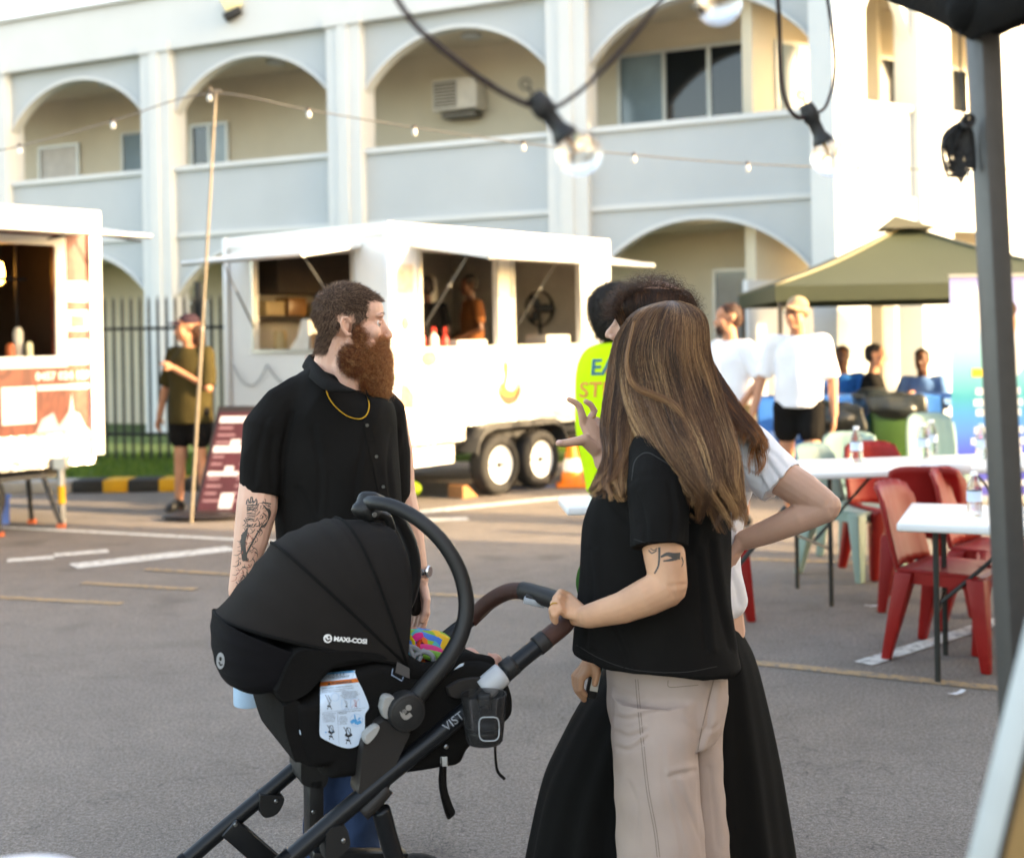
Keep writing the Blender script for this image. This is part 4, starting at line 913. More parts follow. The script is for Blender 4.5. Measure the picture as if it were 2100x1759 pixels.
# cord bundle tied to the pole
cbp = P(1975, 240, 1.93); cb = thing('cord_bundle', 'bundled black cord hanging in loops beside the grey pole', 'cord', cbp)
MB().tube(spath([(1968, 60, 1.95), (1970, 150, 1.94), (1976, 235, 1.93)], 12), .0017, 6).build('hanging_cord', M_BLK, cb, smooth=True)
rr = random.Random(3)
for i in range(24):
    w_ = rr.uniform(4, 32); cx = 1966 + rr.uniform(-9, 7); y1 = rr.uniform(318, 372)
    MB().tube(spath([(1985, 240, 1.93), (cx - w_, 285 + rr.uniform(-8, 8), 1.925 + rr.uniform(-.015, .015)), (cx - w_ * .8, y1 - 10, 1.93), (cx, y1, 1.93), (cx + w_ * .6, y1 - 15, 1.93), (cx + w_ * .5, 290, 1.935), (1990, 245, 1.93)], 24), .0017, 6).build('cord_loop', M_BLK, cb, smooth=True)
MB().tube(spath([(1960, 290, 1.92), (1942, 340, 1.92), (1945, 378, 1.92), (1958, 386, 1.92), (1975, 370, 1.92), (1980, 330, 1.93)], 22), .0016, 6).build('cord_loop', M_BLK, cb, smooth=True)
for i in range(7): 
    x = 1990 + rr.uniform(-4, 10); MB().tube(spath([(1985, 245, 1.94), (x, 280, 1.945), (x + 4, 330 + rr.uniform(-10, 16), 1.945), (x - 2, 345, 1.94)], 14), .0021, 6).build('cord_loop', M_BLK, cb, smooth=True)
MB().tube(spath([(1972, 250, 1.92), (1980, 262, 1.915), (1992, 256, 1.92), (1996, 244, 1.93), (1984, 236, 1.92), (1972, 250, 1.92)], 20), .004, 8).build('knot', M_BLK, cb, smooth=True)
# near festoon
near = thing('festoon_lights', 'near festoon of large clear bulbs hanging from dark cable', 'string lights', P(1130, 230, 1.55))
def festoon_bulb(sock, cen, d, rpx):
    s_ = P(*sock, d); c = P(*cen, d); ax = (c - s_).normalized(); r = rpx / S(d); L_ = (c - s_).length
    k = MB().lathe([(0, -.02), (.011, -.02), (.0135, -.008), (.0135, .006), (.0105, .012), (.0105, L_ * .42), (.0135, L_ * .5), (.0165, L_ * .58), (.0165, L_ * .66), (.013, L_ * .67), (0, L_ * .67)], s_, 18, ax, cap=False).build('socket', M_BLK, near, smooth='auto')
    q = ax.orthogonal().normalized(); MB().box(s_ + ax * .0, (.03, .014, .016), Matrix((q, ax.cross(q), ax)).transposed()).build('cable_clamp', M_BLK, k, bevel=.003)
    MB().tube([s_ - ax * .02 + q * .0, s_ - ax * .03], .0016).build('hook_stem', M_BLK, k)
    hk = s_ - ax * .037; MB().tube([hk + (Vector((1, 0, 0)) * math.cos(i * .63) + Vector((0, 0, 1)) * math.sin(i * .63)) * .006 for i in range(11)], .0014, 6).build('hook', M_BLK, k, smooth=True)
    pr = [(.012, L_ * .62)]
    for i in range(1, 15):
        th = R(155 - 155 * i / 14); pr.append((max(r * math.sin(th), 0), L_ - r * math.cos(th) * -1 * -1 if False else L_ - r * math.cos(R(155 - 155 * i / 14)) * -1 * -1))
    pr = [(.0115, L_ * .64)] + [(r * math.sin(R(25 + 155 * i / 14)), L_ - r * math.cos(R(25 + 155 * i / 14))) for i in range(15)]
    g_ = MB().lathe(pr, s_, 28, ax, cap=False).build('bulb', M_GLASS, near, smooth=True)
    MB().tube([s_ + ax * (L_ * .66), s_ + ax * (L_ * .95)], [.003, .0012], 8).build('stem', M_FIL, g_, smooth=True)
    MB().tube([s_ + ax * (L_ * .95 + .004 * math.sin(i * 2.2)) + q * (.012 * math.cos(i * .8)) + ax.cross(q) * (.012 * math.sin(i * .8)) for i in range(12)], .0007, 5).build('filament', M_FIL, g_, smooth=True)
festoon_bulb((1115, 222), (1187, 316), 1.55, 47); festoon_bulb((1663, 238), (1703, 324), 2.05, 40); festoon_bulb((1450, -75), (1474, 6), 1.6, 47)
MB().tube(spath([(790, -40, 1.5), (850, 50, 1.5), (930, 120, 1.51), (1010, 178, 1.53), (1075, 212, 1.545), (1110, 222, 1.55)], 30), .0036, 8).build('cable', M_CABLE, near, smooth=True)
MB().tube(spath([(1120, 225, 1.55), (1155, 212, 1.56), (1215, 165, 1.58), (1300, 75, 1.6), (1370, -15, 1.61), (1450, -85, 1.6)], 30), .0028, 8).build('cable', M_CABLE, near, smooth=True)
MB().tube(spath([(1475, -90, 1.62), (1560, -70, 1.75), (1592, -20, 1.85), (1599, 80, 1.95), (1606, 190, 2.0), (1630, 238, 2.03), (1660, 240, 2.05)], 30), .0034, 8).build('cable', M_CABLE, near, smooth=True)
MB().tube(spath([(1668, 236, 2.05), (1695, 215, 2.06), (1712, 140, 2.07), (1704, 50, 2.08), (1692, -30, 2.08)], 26), .0026, 8).build('cable', M_CABLE, near, smooth=True)
# leaning board, white tub
DB = 1.25; brd = thing('display_board', 'leaning white edged board with a timber back in the bottom corner', 'board', (P(2090, 1700, DB).x, DB, 0))
M_BWH = pm('white painted frame', '#b9c0be', .5); M_PLY = pm('varnished timber', '#8f6a35', .5, var=.2, scale=10)
e0, e1 = P(2135, 1150, DB + .1), P(1958, 1860, DB)
def strip(o0, o1, w_, th, name, mat, off=Vector()): 
    u = (o1 - o0).normalized(); x = Vector((1, -.25, 0)).normalized(); y = u.cross(x).normalized(); q = []
    for p in (o0 + off, o1 + off): q += [p + x * a + y * b for b in (0, th) for a in (0, w_)]
    return MB().hexa(q).build(name, mat, brd, bevel=.002)
strip(e0, e1, .026, .02, 'frame_edge', M_BWH); strip(e0, e1, .007, .02, 'gasket', M_BLK, Vector((.0262, 0, 0))); strip(e0, e1, .05, .02, 'timber_edge', M_PLY, Vector((.034, .0, 0))); strip(e0, e1, .6, .01, 'back_panel', M_BFR, Vector((.085, -.015, 0)))
g0 = Vector((e1.x - .13, e1.y + .02, 0)); MB().tube([e1 + Vector((.3, .1, 0)), Vector((e1.x + .35, e1.y + .3, 0.0))], .015).build('leg', M_PLY, brd); MB().tube([e1 + Vector((.02, 0.02, 0.02)), Vector((e1.x - .2, e1.y + .02, 0.0))], .016).build('leg', M_PLY, brd)
wt = P(15, 1828, 1.5); tag(MB().lathe([(0, 0), (.1, 0), (.105, wt.z - .02), (.09, wt.z + .008), (.06, wt.z + .018), (0, wt.z + .022)], (wt.x, 1.5, 0), 40, cap=False).build('plastic_drum', pm('white drum plastic', '#d9dbe2', .4), None, smooth=True), 'white plastic drum lid peeking in at the bottom corner', 'drum')
# ================================================================== people
from mathutils.bvhtree import BVHTree
def bvh(o):
    me = o.data; return BVHTree.FromPolygons([v.co for v in me.vertices], [tuple(p.vertices) for p in me.polygons])
CAMP = Vector((0, 0, CAMZ))
def onto(t, px, py, off=.0015, dflt=None):
    d = (P(px, py, 1.0) - CAMP).normalized(); h = t.ray_cast(CAMP, d)
    if h[0] is None: return P(px, py, dflt) if dflt else None
    return h[0] - d * off
def ptext(t, s, px, py, size, mat, parent, ang=0.0, shear=0, off=.0015, name='lettering', dflt=None, bold=0.0, sx=1.0):
    o = text(s, size, mat, parent, name, None, bold=bold, shear=shear, ext=0); ca, sa = math.cos(ang), math.sin(ang)
    for v in o.data.vertices:
        x, y = v.co.x * sx, v.co.y; q = onto(t, px + x * ca - y * sa * -1 * -1, py - (x * sa + y * ca), off, dflt)
        v.co = q if q is not None else P(px, py, dflt or 3)
    return o
def ppoly(t, pts, mat, parent, name, off=.001, n=6, dflt=None):   # polygon in the picture laid onto a surface: fan grid
    pts = np.array(pts, float); q_ = []
    for a_, b_ in zip(pts, np.roll(pts, -1, 0)):
        k_ = max(int(np.linalg.norm(b_ - a_) / 4), 1); q_ += [a_ + (b_ - a_) * i / k_ for i in range(k_)]
    pts = np.array(q_); c = pts.mean(0); m = MB(); rows = []
    for i in range(n + 1):
        rows.append([onto(t, *(c + (p - c) * max(i / n, .001)), off, dflt) for p in list(pts) + [pts[0]]])
    if any(q is None for r in rows for q in r):
        return None
    m.grid(rows); return m.build(name, mat, parent, smooth=True)
def pstroke(t, pts, wpx, mb, off=.0006, n=14):
    L_ = spline(pts, n); w0 = wpx if hasattr(wpx, '__len__') else (wpx, wpx); a = []; b = []
    for i in range(n):
        d = L_[min(i + 1, n - 1)] - L_[max(i - 1, 0)]; d /= np.linalg.norm(d) + 1e-9; nn = np.array([-d[1], d[0]]); w_ = (w0[0] + (w0[1] - w0[0]) * i / (n - 1)) / 2
        p, q = onto(t, *(L_[i] + nn * w_), off), onto(t, *(L_[i] - nn * w_), off)
        if p is None or q is None: break
        a.append(p); b.append(q)
    if len(a) > 1: mb.grid([a, b])
def region(o, mat, fn):
    me = o.data; me.materials.append(mat); k = len(me.materials) - 1; n = len(me.polygons)
    c = np.empty(n * 3); me.polygons.foreach_get('center', c); idx = np.empty(n, np.int32); me.polygons.foreach_get('material_index', idx)
    idx[fn(c.reshape(-1, 3))] = k; me.polygons.foreach_set('material_index', idx)
def skin(name, col, var=.1): return pm(name, col, .5, var=var, scale=14, bump=.08, bscale=260, sss=.12, spec=.35)
SK_M = skin('ruddy skin', '#d6a892'); SK_W = skin('fair freckled skin', '#c99878', .14); SK_W2 = skin('fair pink skin', '#c79c86'); SK_T = skin('tan skin', '#b98265'); SK_D = skin('deep brown skin', '#5c3a28'); SK_B = skin('baby skin', '#dba793')  # even skin tones, the tan one shared by several background people
def cloth(name, col, var=.08, bump=.25, bs=700, rough=.9, sheen=.0): return pm(name, col, rough, var=var, scale=10, bump=bump, bscale=bs, spec=.12, sheen=sheen)
CL_BLK = cloth('black cotton', (.0085, .0078, .0072), .15); CL_BLK2 = cloth('black linen', (.0085, .0077, .007), .2); CL_WHT = cloth('white cotton', '#ebebee', .03); CL_SAND = cloth('sand twill', '#b29f95', .06, .35); CL_SKIRT = cloth('black skirt', (.005, .0046, .0042), .12)
CL_DEN = cloth('dark denim', '#26364f', .25); CL_OLV = cloth('olive cotton', '#3f371f', .1); CL_VIS = cloth('hi-vis fabric tabard', '#c6ec2a', .04, .1); CL_TEAL = cloth('blue tee', '#1a62a8', .1); CL_BRN = cloth('brown tee', '#6b4024', .1); CL_KHK = cloth('khaki cotton', '#8d7f5e', .1)
SHOE = pm('black shoe', (.02, .02, .02), .6); SHOEW = pm('white shoe', '#d0d0cc', .6); SOLE = pm('shoe sole', '#bdb8ae', .6)
EYEW = pm('eye white', '#d9d2cc', .2); EYEB = pm('iris', '#4d5a5e', .2, var=.3)

def head_blobs(mb, M, s=1.0, ears=True):
    Rm = M.to_3x3()
    def e(c, r, rot=None): mb.ell(M @ (Vector(c) * s), [x * s for x in r], Rm @ rot if rot is not None else Rm, 18, 12)
    def l(path, rad, n=10): mb.limb([M @ (Vector(p) * s) for p in path], [x * s for x in rad], n)
    e((-.012, 0, .036), (.096, .076, .084)); e((.036, 0, -.03), (.058, .06, .086)); e((.046, 0, .04), (.053, .059, .055))
    for y in (-1, 1):
        e((.082, y * .026, .026), (.017, .026, .009)); e((.064, y * .04, -.024), (.026, .024, .024)); e((.04, y * .048, -.06), (.035, .016, .03))
        l([(-.002, y * .058, -.055), (.03, y * .046, -.092), (.07, y * .016, -.108)], [.014, .014, .016])
        e((.1045, y * .013, -.039), (.012, .0085, .0085)); e((.073, y * .031, .003), (.0135, .013, .011))
        if ears:
            q = [(-.004, .003), (-.016, .019), (-.030, .017), (-.034, .0), (-.028, -.02), (-.014, -.036), (-.004, -.034)]
            l([(x * .92 + .003, y * (.077 + .010 * (-x / .03)), z * .92) for x, z in q], [.004, .0046, .0048, .0048, .0046, .0058, .005], 8)
            e((-.014, y * .073, -.004), (.012, .0045, .024)); l([(-.010, y * .078, .010), (-.021, y * .081, .002), (-.017, y * .080, -.016)], [.0032, .0034, .003], 6)
    l([(.089, 0, .02), (.1, 0, -.004), (.117, 0, -.03)], [.0075, .0085, .0112]); e((.1165, 0, -.0345), (.0115, .0105, .0092))
    e((.094, 0, -.018), (.015, .013, .026)); e((.079, 0, -.058), (.024, .03, .026)); e((.1, 0, -.0575), (.0085, .021, .0055)); e((.098, 0, -.068), (.0085, .018, .0065)); e((.078, 0, -.1), (.022, .025, .019))
def hand_blobs(mb, wrist, dirv, nrm, s=1.0, curl=.5, side=1, thumb=True):
    # wrist point, hand direction, back-of-hand normal; side +1: thumb on dir x nrm side
    d = Vector(dirv).normalized(); n = Vector(nrm); n = (n - d * n.dot(d)).normalized(); x = d.cross(n) * side; w = Vector(wrist)
    for k, xx in enumerate((.026, .009, -.008, -.024)): mb.limb([w + d * .005 * s + x * xx * .5 * s, w + d * .085 * s + x * xx * s], [.015 * s, .0125 * s], 8)
    for k, (xx, L_) in enumerate(((.027, .072), (.0095, .08), (-.0085, .074), (-.0255, .058))):
        p = w + d * .085 * s + x * xx * s; pts = [p]; a = 0
        for f in (.45, .32, .26):
            a += curl * (.75 if f > .4 else 1.0); p = p + (d * math.cos(a) - n * math.sin(a)) * L_ * f * s; pts.append(p)
        mb.limb(pts, [.0098 * s, .0088 * s, .008 * s, .0068 * s], 8)
    if thumb:
        p = w + d * .02 * s + x * .02 * s; mb.limb([p, p + (d * .6 + x * .7 - n * .3).normalized() * .042 * s, p + (d * .6 + x * .7 - n * .3).normalized() * .042 * s + (d * .9 + x * .25 - n * .35).normalized() * .032 * s, p + (d * .6 + x * .7 - n * .3).normalized() * .042 * s + (d * .95 + x * .1 - n * .4).normalized() * .056 * s], [.014 * s, .0115 * s, .0098 * s, .008 * s], 8)
def ldisp(mb, secs, n=40, amp=0.0, freq=9, ph=0.0, world=True):
    rows = []
    for cx, cy, hw, d, hd, *r in secs:
        tilt = r[0] if r else 0.0; c = P(cx, cy, d); a = hw / S(d); row = []
        for j in range(n):
            th = 2 * math.pi * j / n; k = 1 + amp * (r[1] if len(r) > 1 else 1) * math.sin(freq * th + ph + .8 * math.sin(2 * th + cy * .004))
            row.append(c + Vector((a * math.cos(th) * k, hd * math.sin(th) * k, -math.cos(th) * tilt * a)))
        rows.append(row)
    # smooth between the rows
    k = len(rows); A = np.array([[tuple(p) for p in r] for r in rows]).reshape(k, -1); A = spline(A, (k - 1) * 5 + 1).reshape(-1, n, 3)
    rows = [[Vector(p) for p in r] for r in A]
    mb.grid(rows, closev=True); b = len(mb.v) - len(rows) * n
    mb.f.append(tuple(b + j for j in range(n - 1, -1, -1))); mb.f.append(tuple(b + (len(rows) - 1) * n + j for j in range(n)))
    return mb
def fur(name, p, n, length, mat, parent, rad=.0005, K=6, droop=(0, 0, -.3), out=.6, flow=None, curl=.0, freq=2.0, tint=None):
    N_ = len(p); L_ = length * RNG.uniform(.6, 1.25, N_); f = np.zeros((N_, 3)) if flow is None else flow
    d = n * out + f + np.array(droop) + RNG.normal(0, .22, (N_, 3)); d /= np.linalg.norm(d, axis=1, keepdims=True)
    t = np.linspace(0, 1, K)[None, :, None]; path = p[:, None, :] + d[:, None, :] * (L_[:, None, None] * t) + np.array(droop)[None, None, :] * (L_[:, None, None] * .35 * t * t)
    if curl:
        a = np.cross(d, [.3, .5, .8]); a /= np.linalg.norm(a, axis=1, keepdims=True) + 1e-9; b = np.cross(d, a); ph = RNG.uniform(0, 6.28, (N_, 1))
        w_ = ph + t[..., 0] * freq * 6.28; path = path + curl * t * (a[:, None] * np.cos(w_)[..., None] + b[:, None] * np.sin(w_)[..., None])
    return strands(name, path, rad, mat, parent, tint)

# ---- generic standing / sitting figure for the background
def figure(label, x, y, h, yaw, skinm, joints=None, z0=0.0, shirt=None, sleeve=.5, shirt_z=.78, lower=None, lower_len=.5, shoes=SHOE, group=None, sit=False, vox=.011, girth=1.0, curl=.5, cat='person', headyaw=0.0, shirt_loose=1.0):
    k = h / 1.78; o = thing('person', label, cat, (x, y, z0), group=group); M = Matrix.Translation((x, y, z0)) @ Matrix.Rotation(yaw, 4, 'Z') @ Matrix.Scale(k, 4)
    J = dict(headc=(.02, 0, 1.66), neck=(0, 0, 1.47), chest=(0, 0, 1.3), pelvis=(0, 0, .98))
    for s, n_ in ((1, 'l'), (-1, 'r')):
        J.update({'sh' + n_: (-.01, s * .185, 1.43), 'el' + n_: (-.03, s * .245, 1.14), 'wr' + n_: (.05, s * .255, .89), 'hi' + n_: (0, s * .095, .94), 'kn' + n_: (.015, s * .11, .5), 'an' + n_: (-.01, s * .12, .09)})
    J.update(joints or {}); W_ = {a: M @ Vector(b) for a, b in J.items()}; g = girth
    b = MB(); HM = M @ Matrix.Translation(J['headc']) @ Matrix.Rotation(headyaw, 4, 'Z'); head_blobs(b, HM, 1.0)
    b.limb([W_['neck'], W_['headc'] - Vector((0, 0, .05 * k))], [.06 * k, .055 * k]); b.limb([W_['chest'], W_['pelvis']], [.13 * k * g, .12 * k * g]); b.limb([W_['shl'] - Vector((0, 0, .02)), W_['neck'] - Vector((0, 0, .03)), W_['shr'] - Vector((0, 0, .02))], [.042 * k, .05 * k, .042 * k])
    for n_, s in (('l', 1), ('r', -1)):
        b.limb([W_['sh' + n_], W_['el' + n_], W_['wr' + n_]], [.05 * k, .041 * k, .029 * k])
        fd = (W_['wr' + n_] - W_['el' + n_]).normalized(); side_v = (M.to_3x3() @ Vector((0, s, 0))).normalized()
        hand_blobs(b, W_['wr' + n_], fd, side_v, 1.0 * k, curl, side=-s if True else s)
        b.limb([W_['hi' + n_], W_['kn' + n_], W_['an' + n_]], [.082 * k * g, .056 * k * g, .038 * k])
        mid = W_['kn' + n_].lerp(W_['an' + n_], .32); b.ell(mid, (.052 * k, .055 * k, .1 * k)); toe = W_['an' + n_] + M.to_3x3() @ Vector((.13, 0, -.05)); b.limb([W_['an' + n_], W_['an' + n_] + Vector((0, 0, -.045 * k)), toe], [.035 * k, .035 * k, .03 * k])
    body = fuse('body', b, vox, skinm, o, 3); tag(body)
    if shirt:
        c = MB(); up = (W_['neck'] - W_['pelvis']); bot = W_['pelvis'] + (W_['pelvis'] - W_['chest']).normalized() * (.94 - shirt_z) * k if not sit else W_['pelvis']
        ax = M.to_3x3() @ Vector((0, 1, 0)); ax.normalize(); fr = M.to_3x3() @ Vector((1, 0, 0)); fr.normalize(); rows = []
        for t, wd, dp in ((0, .185, .135), (.25, .185, .14), (.5, .18, .135), (.75, .19, .13), (.88, .175, .11), (.96, .12, .088), (1.02, .07, .066)):
            cc = bot.lerp(W_['neck'] + Vector((0, 0, .0)), t); w_ = wd * k * g * shirt_loose; rows.append([cc + ax * w_ * math.cos(a_ * .2618) + fr * dp * k * g * shirt_loose * math.sin(a_ * .2618) for a_ in range(24)])
        c.grid(rows, closev=True); q = len(c.v) - len(rows) * 24; c.f.append(tuple(q + j for j in range(23, -1, -1))); c.f.append(tuple(q + (len(rows) - 1) * 24 + j for j in range(24)))
        for n_ in 'lr':
            e_ = W_['sh' + n_].lerp(W_['el' + n_], sleeve * 1.55 if sleeve <= .65 else 1.0); c.limb([W_['neck'].lerp(W_['sh' + n_], .6) - Vector((0, 0, .02 * k)), W_['sh' + n_]], [.068 * k, .07 * k]); c.tube([W_['sh' + n_], e_], [.07 * k, .068 * k], 16)
            if sleeve > .9: c.limb([W_['el' + n_], W_['wr' + n_]], [.06 * k, .04 * k])
        fuse('shirt', c, .012, shirt, o, 4, lambda p, n: vnoise(p, 28, 5) * .004)
    if lower:
        c = MB(); c.limb([W_['hil'], W_['hir']], [.1 * k * g, .1 * k * g]); c.ell(W_['pelvis'] + Vector((0, 0, .0)), (.125 * k * g, .15 * k * g, .1 * k), M.to_3x3().normalized())
        for n_ in 'lr':
            if lower_len <= 1: c.limb([W_['hi' + n_], W_['hi' + n_].lerp(W_['kn' + n_], lower_len)], [.115 * k * g, .108 * k * g])
            else: c.limb([W_['hi' + n_], W_['kn' + n_], W_['an' + n_]], [.112 * k * g, .085 * k, .07 * k])
        fuse('shorts' if lower_len <= 1 else 'trousers', c, .012, lower, o, 4, lambda p, n: vnoise(p, 30, 8) * .004)
    if shoes:
        for n_ in 'lr':
            a = W_['an' + n_]; f = (M.to_3x3() @ Vector((1, 0, 0))).normalized(); c = MB(); c.limb([a + Vector((0, 0, -.02)), a + Vector((0, 0, -.045 * k)) + f * .1, a + Vector((0, 0, -.055 * k)) + f * .16], [.045 * k, .046 * k, .036 * k]); c.ell(a + Vector((0, 0, -.05 * k)) - f * .03, (.045, .045, .04))
            fuse('shoe', c, .011, shoes, o, 3)
    return o, HM, body
def hair_blob(o, HM, mat, blobs, furmat=None, n=1500, length=.02, curl=.0, vox=.01, name='hair', rad=.0012):
    c = MB()
    for ce, r in blobs: c.ell(HM @ Vector(ce), r, HM.to_3x3().normalized())
    hb = fuse(name, c, vox, mat, o, 3, lambda p, nn: vnoise(p, 60, 2) * .003)
    if furmat:
        p, nn = surf_samples(hb, n); fur(name + '_strands', p, nn, length, furmat, hb, rad=rad, K=5, curl=curl)
    return hb
H_DARK = pm('dark hair base', (.016, .011, .008), .7, bump=.6, bscale=60); H_DARKF = hairmat('dark hair strands', '#120c09', '#1e150f', '#3a2a1e', .6); H_AUB = pm('auburn hair base', '#331b0f', .7, bump=.6, bscale=60); H_AUBF = hairmat('auburn strands', '#2a140b', '#4e2a15', '#8a5228', .5); H_BRN = pm('brown hair base', '#3d2a1c', .7, bump=.6, bscale=60)
SHORT = [((-.016, 0, .045), (.1, .082, .087)), ((-.05, 0, .0), (.066, .074, .08))]
CAPM = cloth('tan cap fabric', '#9d8a6d', .1); CAPM2 = cloth('navy and brown cap', '#3a2b33', .2)
def cap(o, HM, mat, brim=1):
    c = MB(); c.ell(HM @ Vector((-.012, 0, .06)), (.102, .085, .076), HM.to_3x3().normalized()); cp = fuse('cap', c, .01, mat, o, 3)
    rows = []; 
    for i in range(5):
        u = i / 4; rows.append([HM @ Vector((.06 + .115 * u * math.cos(a), .078 * math.sin(a) * (1 - .12 * u), .052 - .02 * u + .012 * math.cos(2 * a))) for a in np.linspace(-1.35, 1.35, 11)])
    m = MB(); m.grid(rows); m.build('brim', mat, cp, smooth=True, solid=.004)

# man in the cap by the pole
o, HM, body = figure('man in brown cap and olive tee leaning on the timber pole', P(392, 900, 12.0).x, 12.0, 1.86, R(-112), SK_T, joints=dict(ell=(.1, .27, 1.12), wrl=(.2, -.02, 1.3), elr=(-.04, -.3, 1.13), wrr=(-.02, -.36, .86), anl=(.02, .16, .09), anr=(-.02, -.16, .09), wrl2=(0, 0, 0)), shirt=CL_OLV, sleeve=.62, lower=CL_BLK, lower_len=.62, shirt_z=.76, headyaw=R(-48), shirt_loose=1.15)
hair_blob(o, HM, H_AUB, [((-.045, 0, .0), (.07, .078, .07)), ((-.09, .03, -.1), (.045, .06, .06))], H_AUBF, 900, .03, .006); cap(o, HM, CAPM2)
# bearded man in white shirt
o, HM, body = figure('bearded man in white button shirt standing nearest the trailer', P(1500, 800, 10.6).x, 10.6, 1.84, R(-150), SK_T, joints=dict(ell=(-.04, .31, 1.17), wrl=(.1, .2, .95), elr=(-.02, -.28, 1.15), wrr=(.12, -.16, .98)), shirt=CL_WHT, sleeve=.6, lower=CL_KHK, lower_len=.85, shirt_z=.86, girth=1.12, headyaw=R(-25))
hair_blob(o, HM, H_AUB, SHORT, H_AUBF, 900, .014); hair_blob(o, HM, H_AUB, [((.06, 0, -.085), (.045, .058, .05)), ((.02, 0, -.05), (.05, .068, .04))], H_AUBF, 500, .012, name='beard')
# man in white tee and cap
o, HM, body = figure('man in plain white tee, black shorts, tan cap and sunglasses', P(1638, 800, 10.2).x, 10.2, 1.88, R(-108), SK_T, joints=dict(elr=(-.02, -.28, 1.16), wrr=(.06, -.34, .9), ell=(-.02, .25, 1.14), wrl=(.02, .26, .88), anl=(.12, .1, .09), knl=(.1, .1, .5), anr=(-.16, -.09, .12), knr=(-.03, -.1, .5), headc=(.04, 0, 1.655)), shirt=CL_WHT, sleeve=.6, lower=CL_BLK, lower_len=.42, shirt_z=.9, shoes=SHOEW, shirt_loose=1.08, girth=.92, headyaw=R(-25))
hair_blob(o, HM, H_BRN, [((-.04, 0, .01), (.07, .079, .06))], None); cap(o, HM, CAPM)
m = MB(); m.tube([HM @ Vector(q) for q in ((-.0, -.08, .008), (.085, -.06, .008), (.1, -.03, .004), (.102, 0, .006), (.1, .03, .004), (.085, .06, .008), (0, .08, .008))], [(.005, .012)] * 7, 8); m.build('sunglasses', M_BLK, o, smooth=True)
# hi-vis helper with a round afro
HVX, HVY = P(1290, 800, 6.2).x, 6.2
o, HM, body = figure('volunteer with round afro wearing a lime hi-vis tabard, back turned', HVX, HVY, 1.79, R(82), SK_D, shirt=CL_BLK, sleeve=.5, lower=CL_BLK2, lower_len=2, shirt_z=.86, vox=.009, joints=dict(headc=(.02, .055, 1.665), ell=(.14, .17, 1.18), elr=(.14, -.17, 1.18), wrl=(.34, .1, 1.1), wrr=(.34, -.1, 1.1), shl=(.02, .165, 1.42), shr=(.02, -.165, 1.42)))
hair_blob(o, HM, H_DARK, [((-.03, .01, .05), (.132, .13, .13)), ((-.06, .01, -.02), (.085, .108, .095))], H_DARKF, 5200, .022, .006, .012, rad=.001)
c = MB(); ldisp(c, [(1276, 702, 40, 6.2, .09), (1275, 716, 76, 6.2, .13), (1274, 760, 93, 6.2, .165), (1273, 850, 91, 6.2, .18), (1274, 940, 82, 6.2, .185), (1275, 1008, 72, 6.2, .18)], 40, .012, 7)
vest = fuse('tabard', c, .011, CL_VIS, o, 4, lambda p, n: vnoise(p, 18, 4) * .006); vt = bvh(vest)
M_VT = pm('teal tabard print', '#2a6a74', .7); M_VO = pm('orange tabard print', '#e08a3c', .7)
ptext(vt, 'EAT', 1250, 754, 46, M_VT, o, R(1), .1, .004, 'back_lettering', 6.0, .02); ptext(vt, 'STREET', 1258, 800, 44, M_VO, o, R(1), .08, .004, 'back_lettering', 6.0, .01); MB().ell(onto(vt, 1247, 762, .006, 6), (.012, .003, .012)).build('sun_print', M_VO, o, smooth=True)
# people seated at the blue tables
def sitter(label, px, d, h, yaw, sk, sh, hm, z=0.0, extra=None, sleeve=.5):
    x = P(px, 800, d).x; j = dict(headc=(.03, 0, 1.17), neck=(0, 0, .98), chest=(0, 0, .8), pelvis=(-.02, 0, .5), shl=(-.01, .185, .94), shr=(-.01, -.185, .94), ell=(.1, .25, .7), elr=(.1, -.25, .7), wrl=(.32, .12, .75), wrr=(.32, -.12, .75), hil=(0, .1, .47), hir=(0, -.1, .47), knl=(.42, .12, .5), knr=(.42, -.12, .5), anl=(.44, .12, .09), anr=(.44, -.12, .09)); j.update(extra or {})
    o, HM, b = figure(label, x, d, h, yaw, sk, j, z, shirt=sh, sleeve=sleeve, lower=CL_DEN, lower_len=2, sit=True, group='people sitting at the blue tables')
    if hm: hair_blob(o, HM, hm, SHORT, H_DARKF, 500, .012)
    # the stool they sit on
    s_ = thing('stool', 'plain dark stool under the person ' + label.split(' ', 2)[-1][:60], 'stool', (x, d, 0)); MB().lathe([(0, 0), (.17, 0), (.17, .04), (0, .04)], (x, d, .35 + z), 20).build('seat', M_DKSTEEL, s_)
    for i in range(4): a = i * 1.57 + .4; MB().tube([(x + .12 * math.cos(a), d + .12 * math.sin(a), .35 + z), (x + .16 * math.cos(a), d + .16 * math.sin(a), 0)], .013).build('leg', M_DKSTEEL, s_)
    return o, HM
sitter('seated man in bright blue tee with a white chest print', 1728, 14.0, 1.84, R(-100), SK_D, CL_TEAL, H_DARK, .1)
sitter('seated man in black tee looking aside behind the green bin', 1790, 13.9, 1.86, R(-20), SK_T, CL_BLK, H_DARK, .1)
sitter('seated person in a denim shirt resting arms on the blue table', 1893, 14.0, 1.8, R(-120), SK_D, cloth('denim shirt', '#5f86b8', .2), H_DARK, .08, sleeve=1.0)
sitter('seated person in dark top behind the tall banner', 2072, 14.0, 1.8, R(-90), SK_D, CL_BLK, H_DARK, .08)
pt_ = P(1728, 862, 13.8); 
